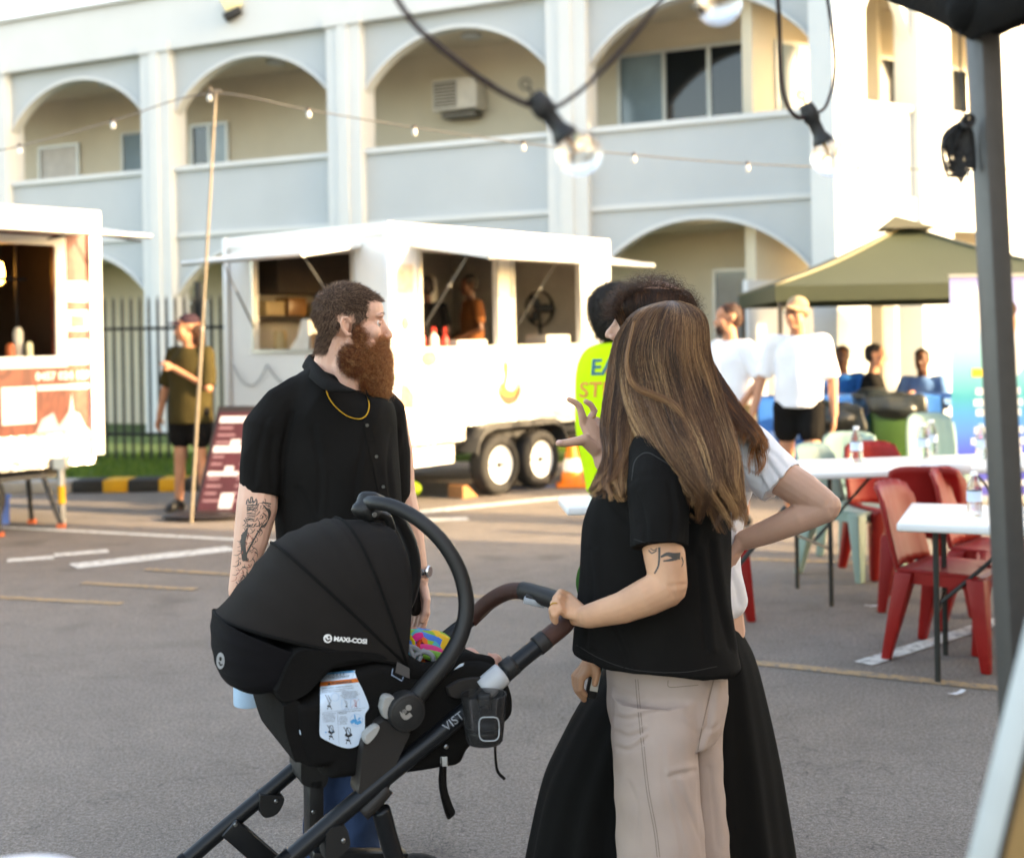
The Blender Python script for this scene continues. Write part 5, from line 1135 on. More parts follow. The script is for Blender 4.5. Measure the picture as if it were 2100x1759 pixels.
# crew inside the white trailer
for i, (a, b, hh, ya, sh, lb) in enumerate(((.75, .95, 1.3, R(-70), CL_BRN, 'cook with dark hair in the first hatch facing the counter'), (1.35, .8, 1.34, R(120), CL_BLK, 'cook turned away in the first hatch beside the post'), (2.0, .75, 1.36, R(200), CL_BRN, 'cook in brown tee at the edge of the second hatch'))):
    q = T(a, b, .62); o, HM, bd = figure(lb, q.x, q.y, 1.62 if i != 2 else 1.66, ya, SK_T if i == 0 else SK_D, joints=dict(wrl=(.25, .1, 1.02), wrr=(.25, -.1, 1.02)), z0=.62, shirt=sh, sleeve=.5, lower=CL_BLK, lower_len=2, group='crew inside the white trailer')
    hair_blob(o, HM, H_DARK, SHORT + ([((-.05, 0, -.05), (.06, .08, .09))] if i == 0 else []), None)
# ================================================================== the three people in front
SN0 = P(1100, 1320, 2.95); SA = Vector((-.397, .918, 0)).normalized(); SF = Vector((-SA.y, SA.x, 0)); UP = Vector((0, 0, 1))   # pram: across, forward
def PL(px, py, off=0.0):
    r = P(px, py, 1.0) - CAMP; t = (SN0 + SA * off - CAMP).dot(SA) / r.dot(SA); return CAMP + r * t
def folds(seed, a1=.006, s1=16, a2=.0022, s2=60, zs=.35):
    def f(p, n):
        q = p * np.array([1, 1, zs]); w_ = vnoise(q, s1, seed); w_ = np.sign(w_) * np.abs(w_) ** .8
        rd = 1 - np.abs(vnoise(q * np.array([1, 1, 1.5]), s1 * 1.5, seed + 3))
        return w_ * a1 + (rd - .5) * a1 * 1.2 + vnoise(q, s2, seed + 1) * a2
    return f
def creases(lines, width=8.0):
    def f(p, n):
        xr = p[:, 0] * cr - (p[:, 2] - CAMZ) * sr; zr = p[:, 0] * sr + (p[:, 2] - CAMZ) * cr; px = np.stack([CXP + F_PX * xr / p[:, 1], HYP - F_PX * zr / p[:, 1]], 1)
        face = np.clip(-(n[:, 1]) * 1.6, 0, 1); out = np.zeros(len(p))
        for pts, a in lines:
            q = spline(pts, 14); best = np.full(len(p), 1e9); side = np.zeros(len(p))
            for i in range(13):
                s0, s1 = q[i], q[i + 1]; d = s1 - s0; t = np.clip(((px - s0) @ d) / (d @ d), 0, 1); r = px - s0 - t[:, None] * d; dd = np.hypot(r[:, 0], r[:, 1]); m_ = dd < best; best[m_] = dd[m_]; side[m_] = (r[:, 0] * d[1] - r[:, 1] * d[0])[m_] / np.hypot(*d)
            out += a * (-np.exp(-(best / (width * .55)) ** 2) + .75 * np.exp(-((side - width * 1.15) / (width * .8)) ** 2) * (np.abs(best - np.abs(side)) < 1.5)) 
        return out * face * .7
    return f
def Z3(x, y): return ((1900 + x * .7481) / 1.82857, (1900 + y * .7481) / 1.82857)
def L3(pts): return [P(*p) for p in pts]

# ---------------- bearded man
DM = 3.77
man = thing('person', 'big bearded man in black short sleeve shirt with a gold chain and tattooed arms', 'person', (P(700, 1780, DM).x, DM, 0))
HM = Matrix.Translation(P(718, 664, DM)) @ Matrix.Rotation(R(9), 4, 'Z') @ Matrix.Rotation(R(2), 4, 'Y')
b = MB(); head_blobs(b, HM, 1.0)
b.limb(L3([(697, 690, 3.79), (690, 745, 3.8), (685, 800, 3.8)]), [.062, .068, .08], 20); b.limb(L3([(722, 720, 3.76), (705, 800, 3.76)]), [.05, .06])
b.limb(L3([(690, 850, 3.8), (695, 1050, 3.8), (700, 1200, 3.8)]), [.11, .12, .10])
b.limb(L3([(600, 830, 3.76), (548, 880, 3.73), (532, 985, 3.7)]), [.07, .065, .058]); ARML = [(532, 985, 3.7), (527, 1040, 3.68), (514, 1110, 3.66), (500, 1165, 3.65), (489, 1215, 3.64)]
b.limb(L3(ARML), [.057, .060, .05, .038, .030], 18)
hand_blobs(b, P(487, 1228, 3.64), (.03, 0, -1), (-.9, -.3, 0), 1.08, .55, side=1)
b.limb(L3([(790, 850, 3.93), (808, 930, 3.96), (816, 1010, 3.97)]), [.065, .06, .055]); b.limb(L3([(818, 1010, 3.97), (837, 1085, 3.95), (856, 1165, 3.93), (860, 1190, 3.93)]), [.052, .047, .032, .03], 16)
hand_blobs(b, P(861, 1192, 3.93), (.015, -.05, -1), (.75, .6, 0), 1.12, .42, side=1)
for q in (((660, 1270), (672, 1500), (672, 1700), (670, 1770)), ((745, 1270), (738, 1500), (738, 1700), (738, 1770))): b.limb(L3([(*x, 3.84) for x in q]), [.06, .045, .036, .036])
mb_ = fuse('body', b, .0031, SK_M, man, 2)
HMi = np.array(HM.inverted())
def loc(c, Mi): return c @ Mi[:3, :3].T + Mi[:3, 3]
def scalp(c, Mi=HMi):
    q = loc(c, Mi); jx = vnoise(c, 260, 77) * .0035; x, z = q[:, 0] + jx, q[:, 2] + jx; top = (z > .066 + .14 * np.maximum(x - .06, 0)) & (x < .11); side = (x < .046) & ((z > .012) | ((x < -.03) & (z > -.02))); back = (x < -.028 + .45 * z) & (z > -.088) & (z <= .02); ear = (np.abs(q[:, 1]) > .066) & (x > -.042) & (x < .012) & (z < .03) & (z > -.05); sb = (x > .006) & (x < .03) & (z > -.04) & (z < .06)
    return (top | side | back | sb) & ~ear & (np.abs(x) < .14) & (z < .15)
M_STUB = pm('cropped brown hair base', '#4a3528', .75, var=.2, bump=.5, bscale=300); region(mb_, M_STUB, scalp)
HF = hairmat('cropped brown hair', '#2f2018', '#664a38', '#b3927a', .5)
p, n = surf_samples(mb_, 13000, lambda c, nn: scalp(c) + 1e-9)
HMr = np.array(HM.to_3x3()); fl_ = np.tile(HMr @ np.array([.35, 0, -.25]), (len(p), 1)); q = loc(p, HMi); fl_[q[:, 2] < .04] = HMr @ np.array([-.35, 0, -.8])
fur('hair', p - n * .001, n, .016, HF, man, rad=.00055, K=4, droop=(0, 0, -.1), out=.55, flow=fl_)
bl = MB()
def hb(c, r): bl.ell(HM @ Vector(c), r, HM.to_3x3())
hb((.072, 0, -.115), (.05, .055, .06)); hb((.082, 0, -.16), (.042, .047, .05)); hb((.088, 0, -.185), (.034, .038, .034)); hb((.036, 0, -.135), (.042, .052, .05)); hb((.05, 0, -.165), (.05, .05, .046)); hb((.006, .058, -.105), (.036, .022, .046)); hb((.006, -.06, -.105), (.036, .022, .046))
for y in (-1, 1): hb((.022, y * .05, -.09), (.038, .022, .042)); hb((.03, y * .054, -.055), (.022, .012, .034)); hb((.02, y * .066, -.03), (.011, .006, .03)); hb((.058, y * .046, -.078), (.032, .015, .022)); hb((.096, y * .018, -.0475), (.014, .019, .0075)); hb((.088, y * .03, -.066), (.014, .012, .018))
hb((.092, 0, -.082), (.016, .022, .008))
M_BRD = pm('copper beard base', '#6e3a1e', .8, var=.3, scale=40, bump=.8, bscale=150); BF = hairmat('copper beard strands', '#5a2c17', '#a96135', '#e4ab74', .45)
beard = fuse('beard', bl, .005, M_BRD, man, 2, lambda c, nn: vnoise(c, 90, 3) * .002)
p, n = surf_samples(beard, 19000); q = loc(p, HMi); lo = np.clip((-q[:, 2] - .05) / .14, 0, 1)[:, None]
fl_ = (HMr @ np.array([.15, 0, -.5]))[None, :] * (.5 + lo)
tn = np.clip(.35 + .9 * (q[:, 0] - .05) / .08 * .5 + RNG.normal(0, .28, len(p)), 0, 1)
fur('beard_strands', p - n * .004, n, .02, BF, beard, rad=.00052, K=10, droop=(0, 0, -.12), out=.8, flow=fl_, curl=.0045, freq=2.2, tint=tn)
p, n = surf_samples(beard, 2200); fur('beard_wisps', p - n * .004, n, .034, BF, beard, rad=.0003, K=12, droop=(0, 0, -.1), out=.9, curl=.007, freq=2.4, tint=np.clip(RNG.normal(.75, .2, 2200), 0, 1))
for y in (-1, 1):
    e = MB().ell(HM @ Vector((.0765, y * .031, .002)), (.0118,) * 3).build('eye', EYEW, man, smooth=True); MB().ell(HM @ Vector((.0862, y * .0325, .002)), (.0032, .0062, .0062), HM.to_3x3()).build('iris', EYEB, e, smooth=True)
    lid = MB(); lid.tube([HM @ Vector((.0765 + .0135 * math.cos(a), y * (.031 + .0135 * math.sin(a)), .0075 - .005 * abs(math.sin(a)))) for a in np.linspace(-.9, 1.1, 9)], [(.0042, .0032)] * 9, 8); lid.build('eyelid', SK_M, e, smooth=True)
    p0 = np.array([[.098, y * .012, .03], [.094, y * .03, .034], [.078, y * .05, .028]]); bs_ = spline(p0, 60) + RNG.normal(0, .0016, (60, 3)); bs_ = bs_ @ HMr.T + np.array(HM.translation)
    fur('eyebrow', bs_, np.tile(HMr @ np.array([1., 0, .2]), (60, 1)), .008, hairmat('sandy brow', '#6b4a30', '#8a6242', '#a97f58'), man, rad=.0005, K=3, droop=(0, 0, -.05), out=.3, flow=np.tile(HMr @ np.array([0, y * 1.0, .1]), (60, 1)))
lipm = pm('lip', '#a9645a', .4); MB().ell(HM @ Vector((.103, 0, -.0645)), (.0075, .017, .0045), HM.to_3x3()).build('lower_lip', lipm, man, smooth=True)
# shirt
c = MB(); ldisp(c, [(688, 768, 44, 3.79, .085, .55), (684, 794, 88, 3.79, .12, .2), (690, 830, 118, 3.79, .15), (692, 900, 126, 3.79, .165), (698, 1000, 131, 3.79, .175), (701, 1100, 131, 3.79, .18), (704, 1200, 131, 3.79, .18), (708, 1262, 130, 3.79, .175)], 48)
c.limb(L3([(640, 808, 3.77), (585, 838, 3.75), (552, 885, 3.72), (545, 930, 3.71)]), [.075, .082, .08, .074], 20); c.tube(L3([(545, 930, 3.71), (539, 975, 3.7), (534, 1016, 3.69)]), [.074, .069, .064], 24); c.limb(L3([(740, 815, 3.86), (785, 850, 3.91), (797, 930, 3.93), (800, 1015, 3.93)]), [.07, .075, .066, .06], 18)
c.ell(P(848, 1225, 3.88), (.016, .05, .06)); c.limb(L3([(825, 1150, 3.9), (842, 1200, 3.9), (850, 1252, 3.9)]), [.02, .03, .022])
MC = creases([([(598, 850), (582, 920), (576, 1015)], .009), ([(640, 880), (655, 960), (650, 1050)], .006), ([(748, 900), (730, 980), (725, 1060)], .005), ([(545, 860), (530, 920), (520, 990)], .005), ([(560, 900), (556, 950), (560, 1000)], .005), ([(812, 880), (800, 950), (806, 1040)], .007), ([(610, 1000), (640, 1060), (650, 1075)], .005)], 10)
shirt = fuse('shirt', c, .006, CL_BLK2, man, 4, lambda p, n: folds(11, .005, 15, .0016, 70)(p, n) + MC(p, n)); st_ = bvh(shirt)
cu = [(634, 728, 3.86), (652, 748, 3.74), (676, 772, 3.655), (704, 790, 3.615), (732, 802, 3.60)]; cl = [(620, 752, 3.88), (636, 776, 3.70), (655, 792, 3.62), (674, 802, 3.59), (716, 806, 3.592)]
m = MB(); A_, B_ = spath(cu, 20), spath(cl, 20); m.grid([A_, [(a + b_) / 2 + Vector((0, -.006, .002)) for a, b_ in zip(A_, B_)], B_]); m.build('collar', CL_BLK2, man, smooth=True, solid=.004)
m = MB(); A_, B_ = spath([(634, 728, 3.86), (660, 726, 3.93), (700, 735, 3.94), (740, 775, 3.85), (752, 805, 3.7)], 18), spath([(622, 752, 3.88), (655, 752, 3.98), (700, 756, 3.99), (755, 800, 3.88), (760, 830, 3.68)], 18); m.grid([A_, B_]); m.build('collar', CL_BLK2, man, smooth=True, solid=.004)
m = MB(); pstroke(st_, [(742, 815), (758, 890), (775, 960), (790, 1040), (797, 1110)], (16, 18), m, .0025, 24); m.build('placket', CL_BLK2, man, smooth=True)
for x, y in ((753, 872), (772, 936), (786, 998), (795, 1062)):
    q = onto(st_, x, y, .004, 3.6); MB().lathe([(0, 0), (.0052, 0), (.0052, .002), (0, .002)], q, 14, (CAMP - q).normalized()).build('button', pm('dark button', (.012, .012, .012), .3), man)
M_GOLD = pm('gold', '#c99a3a', .28, metal=1.0, var=.05); gm = MB()
for i, (x, y) in enumerate(spline([(668, 798), (676, 818), (692, 838), (714, 854), (738, 859), (752, 850), (757, 832), (754, 812)], 84)):
    q = onto(st_, x, y, .004, 3.6); gm.ell(q, (.0026, .0018, .0018), Matrix.Rotation(i * .8, 3, 'Y'), 7, 5)
gm.build('chain_necklace', M_GOLD, man, smooth=True)
# jeans, shoes, watch
c = MB(); 
for q in (((655, 1240, 64), (656, 1400, 60), (664, 1560, 50), (668, 1700, 47), (668, 1776, 48)), ((752, 1240, 62), (745, 1400, 58), (738, 1560, 48), (733, 1700, 46), (732, 1776, 47))): ldisp(c, [(x, y, h_, 3.83, h_ / 690 * 1.15) for x, y, h_ in q], 28)
fuse('jeans', c, .008, CL_DEN, man, 4, folds(31, .006, 18, .003, 50, .8))
for x in (668, 735):
    q = P(x, 1790, 3.8); c = MB(); c.limb([q + Vector((0, .05, -.0)), q + Vector((.02, -.09, -.015)), q + Vector((.03, -.17, -.02))], [.055, .048, .04]); q.z = .05; fuse('shoe', c, .008, SHOEW, man, 3)
wc = P(857, 1170, 3.93); ax = Vector((.06, 0, -1)).normalized(); x_ = ax.orthogonal().normalized(); y_ = ax.cross(x_); wm = MB()
for i in range(20):
    an = i * math.pi / 10; d_ = x_ * math.cos(an) + y_ * math.sin(an); wm.box(wc + d_ * .036, (.009, .004, .02), Matrix((ax.cross(d_), d_, ax)).transposed())
M_SILV = pm('polished steel', '#c9ccd0', .2, metal=1.0); wt_ = wm.build('watch_band', M_SILV, man, bevel=.001); dd = Vector((.9, -.4, 0)).normalized(); MB().lathe([(0, 0), (.018, 0), (.019, .004), (.016, .009), (0, .009)], wc + dd * .034, 20, dd).build('watch_case', M_SILV, wt_, smooth='auto')
# tattoos: drawn lines on the forearms
M_INK = pm('tattoo ink', '#4a4642', .55, var=.2); M_INKR = pm('red tattoo ink', '#a8604f', .55); bt = bvh(mb_); ink = MB(); inkr = MB(); rg = random.Random(5)
def S_(pts, w_, m_=None): pstroke(bt, pts, w_, m_ if m_ is not None else ink, .0007, 12)
S_([(505, 1034), (508, 1022), (512, 1032), (516, 1016), (520, 1032), (526, 1022), (527, 1036)], 2.5)
for i in range(9): S_([(506, 1036 + i * 4), (516, 1035 + i * 4 + rg.uniform(-2, 2)), (527 - i * .6, 1037 + i * 4)], (rg.uniform(1, 3.4), 1.2))
for i in range(11): S_([(526 - i * 2.6, 1096 + i * 5), (533 - i * 2.6, 1085 + i * 4.6), (543 - i * 3.2, 1066 + i * 5.5)], (3.6, 1))
for i in range(8): S_([(508 - i * 1.6, 1082 + i * 2), (503 - i * 1.2, 1108 + i), (504 - i, 1132 + i * 2), (508 - i, 1150)], (2.4, 1.4))
for i in range(5): S_([(544 + i * 2, 1040 + i), (551 + i, 1052), (549, 1068), (542 - i * 2, 1082)], (2.6, 1))
S_([(538, 1030), (556, 1033)], 3)
for i in range(120):
    t = rg.random(); yy = 1022 + 178 * t; xc = 529 - 36 * t + rg.uniform(-26, 26) * (1 - .5 * t); l_ = rg.uniform(5, 17); a_ = rg.choice((1.2, 1.9, 2.3, .7)) + rg.uniform(-.3, .3)
    S_([(xc, yy), (xc + l_ * .5 * math.cos(a_) + rg.uniform(-3, 3), yy + l_ * .5 * math.sin(a_)), (xc + l_ * math.cos(a_ + .5), yy + l_ * math.sin(a_ + .5))], (rg.uniform(.8, 2.6), .7), inkr if (rg.random() < .2 and t > .4) else ink)
for i in range(9): yy = 1090 + i * 9; S_([(834 + i * .8, yy), (840 + i, yy + rg.uniform(-5, 9)), (846 + i * .6, yy + rg.uniform(-4, 8))], (rg.uniform(2, 5), 2), inkr if i in (4, 5) else ink)
tag(ink.build('tattoo', M_INK, man, smooth=True), kind='stuff'); tag(inkr.build('tattoo', M_INKR, man, smooth=True), kind='stuff')
# pale blue cup in his hand
cup0 = P(507, 1445, 3.6); cax = Vector((.06, 0, 1)).normalized(); cup = thing('tumbler', 'pale blue tumbler held low behind the carrier hood', 'cup', cup0)
MB().lathe([(0, 0), (.037, 0), (.039, .004), (.046, .17), (.044, .17), (.036, .01), (0, .01)], cup0, 28, cax, cap=False).build('cup_body', pm('pale blue enamel', '#a9c9e2', .35), cup, smooth='auto'); MB().lathe([(0, .17), (.048, .17), (.048, .185), (0, .185)], cup0, 28, cax).build('lid', pm('clear lid', '#c9d4dc', .3), cup)

# ---------------- woman in the black tee
DW = 3.08
wo = thing('person', 'woman with very long brown hair in black tee and sand trousers holding the pram', 'person', (P(1370, 1790, DW).x, DW, 0))
HM1 = Matrix.Translation(P(1375, 722, 3.16)) @ Matrix.Rotation(R(118), 4, 'Z')
b = MB(); head_blobs(b, HM1, .97); b.limb(L3([(1378, 770, 3.14), (1380, 900, 3.13)]), [.055, .07]); b.limb(L3([(1365, 930, 3.12), (1350, 1150, 3.12), (1370, 1390, 3.12)]), [.09, .1, .09])
b.limb(L3([(1356, 945, 3.0), (1350, 1020, 2.935), (1352, 1090, 2.90), (1363, 1140, 2.88), (1372, 1200, 2.86)]), [.04, .044, .046, .048, .043], 18)
b.limb(L3([(1371, 1203, 2.86), (1330, 1222, 2.865), (1275, 1246, 2.885), (1205, 1264, 2.92)]), [.044, .043, .036, .0275], 18)
K_ = [((1163, 1222, 2.99), (1150, 1215, 2.975), (1140, 1227, 2.955), (1141, 1246, 2.96)), ((1160, 1233, 2.972), (1146, 1224, 2.955), (1135, 1238, 2.94), (1136, 1258, 2.95)), ((1158, 1245, 2.955), (1143, 1236, 2.94), (1132, 1250, 2.93), (1134, 1267, 2.94)), ((1160, 1257, 2.945), (1147, 1249, 2.93), (1137, 1260, 2.925), (1139, 1274, 2.935))]
for f in K_:
    b.limb(L3([(1202, 1264, 2.925), f[0]]), [.017, .0125], 10); b.limb(L3(f), [.0115, .0105, .0098, .0085], 10)
b.limb(L3([(1195, 1272, 2.93), (1170, 1270, 2.99), (1152, 1262, 3.0)]), [.016, .012, .01], 10)
b.limb(L3([(1250, 1230, 3.27), (1228, 1310, 3.25), (1216, 1352, 3.23)]), [.042, .035, .028]); 
for f in (((1205, 1378, 3.2), (1192, 1392, 3.19), (1190, 1412, 3.19), (1200, 1424, 3.2)), ((1200, 1374, 3.21), (1186, 1390, 3.205), (1186, 1414, 3.2), (1198, 1430, 3.21)), ((1197, 1370, 3.225), (1181, 1388, 3.225), (1183, 1414, 3.22), (1198, 1434, 3.225)), ((1196, 1368, 3.24), (1178, 1386, 3.245), (1180, 1406, 3.24), (1192, 1420, 3.24))):
    b.limb(L3([(1214, 1352, 3.225), f[0]]), [.019, .0125], 10); b.limb(L3(f), [.0112, .0102, .0095, .0082], 10)
b.limb(L3([(1220, 1360, 3.21), (1224, 1380, 3.2), (1220, 1402, 3.195)]), [.014, .011, .0085], 10)
for q in (((1335, 1420, 3.06), (1345, 1700, 3.03), (1362, 2010, 3.03)), ((1430, 1440, 3.2), (1438, 1700, 3.2), (1448, 1950, 3.2))): b.limb(L3(q), [.06, .04, .035])
wb = fuse('body', b, .0036, SK_W, wo, 2); wbt = bvh(wb)
c = MB(); ldisp(c, [(1380, 862, 48, 3.13, .08), (1372, 885, 92, 3.13, .115), (1366, 930, 106, 3.12, .155), (1362, 985, 123, 3.11, .17), (1351, 1040, 138, 3.11, .17), (1345, 1100, 145, 3.11, .17), (1342, 1200, 148, 3.11, .175), (1341, 1300, 158, 3.11, .182), (1346, 1348, 166, 3.11, .188, .1)], 56)
c.limb(L3([(1372, 900, 3.06), (1356, 935, 2.99), (1349, 1000, 2.935)]), [.065, .075, .073], 20); c.tube(L3([(1349, 1000, 2.935), (1351, 1070, 2.898), (1353, 1127, 2.876)]), [.073, .071, .0695], 24)
def teef(p, n): return folds(21, .006, 13, .0016, 80, .3)(p, n)
KC = creases([([(1452, 1110), (1468, 1230), (1490, 1330)], .008), ([(1425, 1125), (1436, 1220), (1445, 1330)], .007), ([(1212, 1130), (1216, 1220), (1205, 1320)], .006), ([(1255, 1290), (1275, 1330), (1290, 1370)], .006), ([(1405, 960), (1418, 1040), (1412, 1130)], .009), ([(1300, 1010), (1318, 1060), (1322, 1110)], .005), ([(1375, 990), (1385, 1050), (1380, 1110)], .005), ([(1235, 1000), (1265, 1040), (1290, 1070)], .006)], 10)
tee = fuse('tee', c, .006, CL_BLK, wo, 4, lambda p, n: teef(p, n) + KC(p, n)); tt = bvh(tee)
seam = MB(); pstroke(tt, [(1295, 985), (1302, 945), (1325, 928), (1352, 940), (1385, 965), (1402, 1010)], 1.6, seam, .0008, 24); pstroke(tt, [(1299, 1105), (1330, 1114), (1370, 1118), (1400, 1119)], 1.2, seam, .0008, 16); pstroke(tt, [(1182, 1322), (1235, 1352), (1305, 1374), (1400, 1378), (1470, 1366)], 1.3, seam, .0008, 24); tag(seam.build('seam', pm('tee seam', (.028, .027, .026), .9), wo), kind='stuff')
# trousers
c = MB(); ldisp(c, [(1364, 1300, 112, 3.12, .135), (1366, 1385, 124, 3.12, .15), (1366, 1460, 117, 3.12, .15), (1362, 1510, 104, 3.1, .14)], 48)
ldisp(c, [(1346, 1420, 98, 3.06, .12), (1340, 1530, 88, 3.04, .125), (1346, 1640, 87, 3.03, .12), (1354, 1760, 87, 3.03, .118), (1362, 1900, 88, 3.03, .115), (1366, 2035, 88, 3.03, .115)], 40); ldisp(c, [(1428, 1420, 62, 3.2, .1), (1432, 1500, 44, 3.2, .105), (1434, 1600, 42, 3.2, .105), (1444, 1740, 46, 3.2, .105), (1450, 1960, 48, 3.2, .105)], 32)
def trf(p, n):
    q = p * np.array([1, 1, .45]); w_ = vnoise(q, 14, 41); cre = vnoise(p * np.array([.5, .5, 1.6]), 34, 43); z = p[:, 2]
    rd = (1 - np.abs(vnoise(q * np.array([1.2, 1.2, .9]), 17, 47))) 
    return w_ * .006 + rd * .001 + cre * .0035 * np.clip((z - .25) * 2.2, .25, 1) + vnoise(p, 95, 45) * .0012
TC = creases([([Z3(*q) for q in l_], a) for l_, a in (([(505, 900), (560, 930), (640, 950)], .004), ([(508, 960), (590, 978), (680, 965)], .005), ([(515, 1050), (600, 1062), (690, 1040)], .005), ([(520, 1120), (600, 1150), (690, 1120)], .005), ([(525, 1200), (610, 1215), (700, 1160)], .006), ([(720, 1030), (790, 1012), (860, 1000)], .004), ([(1045, 880), (1000, 1080), (955, 1200), (945, 1300), (960, 1500), (972, 1759)], .007), ([(1092, 1000), (1060, 1080), (1005, 1112)], .003), ([(890, 1080), (950, 1130), (1000, 1105)], .002), ([(850, 1380), (900, 1500), (950, 1650)], .004), ([(820, 1350), (880, 1332), (940, 1320)], .005), ([(600, 1380), (650, 1500), (660, 1700)], .002), ([(780, 1200), (800, 1400), (860, 1600), (880, 1759)], .0025), ([(1010, 1300), (1030, 1500), (1050, 1700)], .004))], 8)
tro = fuse('trousers', c, .0055, CL_SAND, wo, 3, lambda p, n: trf(p, n) + TC(p, n)); tb_ = bvh(tro); seam = MB()
for dx in (0, 5): pstroke(tb_, [(1303 + dx, 1392), (1308 + dx, 1450), (1316 + dx, 1530), (1326 + dx, 1620), (1341 + dx, 1700), (1348 + dx, 1757)], 1.5, seam, .0008, 40)
pstroke(tb_, [(1370, 1394), (1372, 1408), (1400, 1407), (1432, 1404)], 1.5, seam, .0008, 16); pstroke(tb_, [(1464, 1392), (1452, 1440), (1438, 1500), (1430, 1545)], 2.0, seam, .0008, 20)
tag(seam.build('seam', pm('trouser seam shade', '#83746a', .9), wo), kind='stuff')
for q in ((1362, 2045, 3.0), (1448, 1975, 3.2)):
    v = P(*q); v.z = .05; c = MB(); c.limb([v, v + Vector((-.07, .1, -.01)), v + Vector((-.1, .15, -.015))], [.05, .045, .038]); fuse('shoe', c, .01, SHOEW, wo, 3)
ink = MB(); 
def S2(pts, w_): pstroke(wbt, pts, w_, ink, .0006, 14)
S2([(1352, 1122), (1352, 1140), (1350, 1160), (1342, 1176)], (5, 3)); S2([(1355, 1142), (1368, 1136), (1382, 1139), (1395, 1140)], (4, 15)); S2([(1360, 1150), (1375, 1148), (1388, 1144)], (3, 8)); S2([(1398, 1142), (1401, 1152), (1398, 1162)], (3, 1.5)); S2([(1330, 1128), (1337, 1134), (1347, 1128)], 2.5); S2([(1334, 1124), (1340, 1128), (1348, 1124)], 2)
tag(ink.build('tattoo', M_INK, wo, smooth=True), kind='stuff')
q = P(1137, 1244, 2.935); MB().tube([q + Vector((.0105 * math.cos(a), -.0105 * math.sin(a) * .5, .0105 * math.sin(a))) for a in np.linspace(0, 6.28, 20)], .0013, 6).build('ring', M_GOLD, wo, smooth=True)
ph = thing('phone', 'black phone in the lowered hand beside the skirt', 'phone', P(1216, 1392, 3.25)); MB().box(P(1218, 1392, 3.255), (.03, .012, .10), Matrix.Rotation(R(12), 3, 'Y')).build('phone_body', M_BLK, ph, bevel=.004); MB().box(P(1221, 1397, 3.243), (.02, .004, .05), Matrix.Rotation(R(12), 3, 'Y')).build('phone_back', M_ALU, ph)
def hairsheet(name, rows, n, mat, base, parent, K=30, wave=.008, wf=2.2, rad=.0006, shrink=.93, tintf=None, seed=1, jit=.006, tipv=.1, curl=.0, cf=6, flare=0.0):
    r = np.random.default_rng(seed); A_ = np.array(rows, float); V = 60; D = spline(A_, V)             # columns y xl xr dc hd
    mb = MB(); ring = []
    for y, xl, xr, dc, hd in D[2:-15]:
        c_ = P((xl + xr) / 2, y, dc); a = (xr - xl) / 2 / S(dc) * shrink; ring.append([c_ + Vector((a * math.cos(t), hd * shrink * math.sin(t), 0)) for t in np.linspace(0, 2 * math.pi, 24, endpoint=False)])
    mb.grid(ring, closev=True); q = len(mb.v) - len(ring) * 24; mb.f.append(tuple(q + j for j in range(23, -1, -1))); mb.f.append(tuple(q + (len(ring) - 1) * 24 + j for j in range(24)))
    hb_ = mb.build(name, base, parent, smooth=True)
    ncl = max(int(n / 42), 8); uc = r.uniform(-.06, 1.06, ncl); pc = r.uniform(0, 6.28, ncl); tc_ = r.normal(0, 1, ncl); lc = r.uniform(0, 1, ncl); dc_ = r.normal(0, 1, (ncl, 2)); k = r.integers(0, ncl, n)
    v0 = np.abs(r.normal(0, .012, n)); v1 = 1.0 - np.abs(r.normal(0, tipv * .4, n)) - .26 * lc[k] ** 1.6; v = v0[:, None] + (np.clip(v1, .45, 1) - v0)[:, None] * np.linspace(0, 1, K)[None, :]
    fi = np.clip(v * (V - 1), 0, V - 1.001); i0 = fi.astype(int); fr = (fi - i0)[..., None]; Q = D[i0] * (1 - fr) + D[i0 + 1] * fr
    tight = 1 - .55 * v                                                      # locks gather towards the tips
    u = uc[k][:, None] + (r.normal(0, .03, n)[:, None]) * (tight + .25) + .012 * dc_[k, 0][:, None] * np.sin(v * 5 + pc[k][:, None])
    sm = 7; cs = np.linspace(.06, .94, sm) + r.normal(0, .03, sm); se = r.uniform(.86, 1.0, sm); sb = np.argmin(np.abs(uc[k][:, None] - cs[None, :]), axis=1)
    v = v * se[sb][:, None]; pin = np.clip((v - .62) / .38, 0, 1) ** 1.3 * .8; u = u * (1 - pin) + (cs[sb][:, None] + (u - cs[sb][:, None]) * .15) * pin
    fi = np.clip(v * (V - 1), 0, V - 1.001); i0 = fi.astype(int); fr = (fi - i0)[..., None]; Q = D[i0] * (1 - fr) + D[i0 + 1] * fr
    y, xl, xr, dc, hd = [Q[..., j] for j in range(5)]; lay = 1 + np.abs(r.normal(0, .035, n))[:, None] * (1 + v) * -1 + .03
    px = (xl + xr) / 2 - (xr - xl) / 2 * np.cos(np.pi * u) * lay; d = dc - hd * np.sin(np.pi * np.clip(u, -.1, 1.1)) * lay
    s_ = F_PX / d; a = (px - CXP) / s_; bz = (HYP - y) / s_; X = a * cr + bz * sr; Z = CAMZ - a * sr + bz * cr
    wv = wave * v ** 1.4 * (1 + .8 * np.clip(v - .7, 0, 1) * 3); X = X + wv * np.sin(wf * 6.28 * v + pc[k][:, None]) + jit * v * r.normal(0, 1, n)[:, None] * .5; Y = d + wv * .6 * np.cos(wf * 6.28 * v + pc[k][:, None] * 1.7) - .002
    if curl:
        ph = pc[k][:, None] + r.normal(0, .35, n)[:, None]; g = curl * np.clip(v * 4, 0, 1); X = X + g * np.cos(cf * 6.28 * v + ph); Z = Z + g * np.sin(cf * 6.28 * v + ph) * .8; Y = Y + g * .6 * np.sin(cf * 6.28 * v + ph + 1)
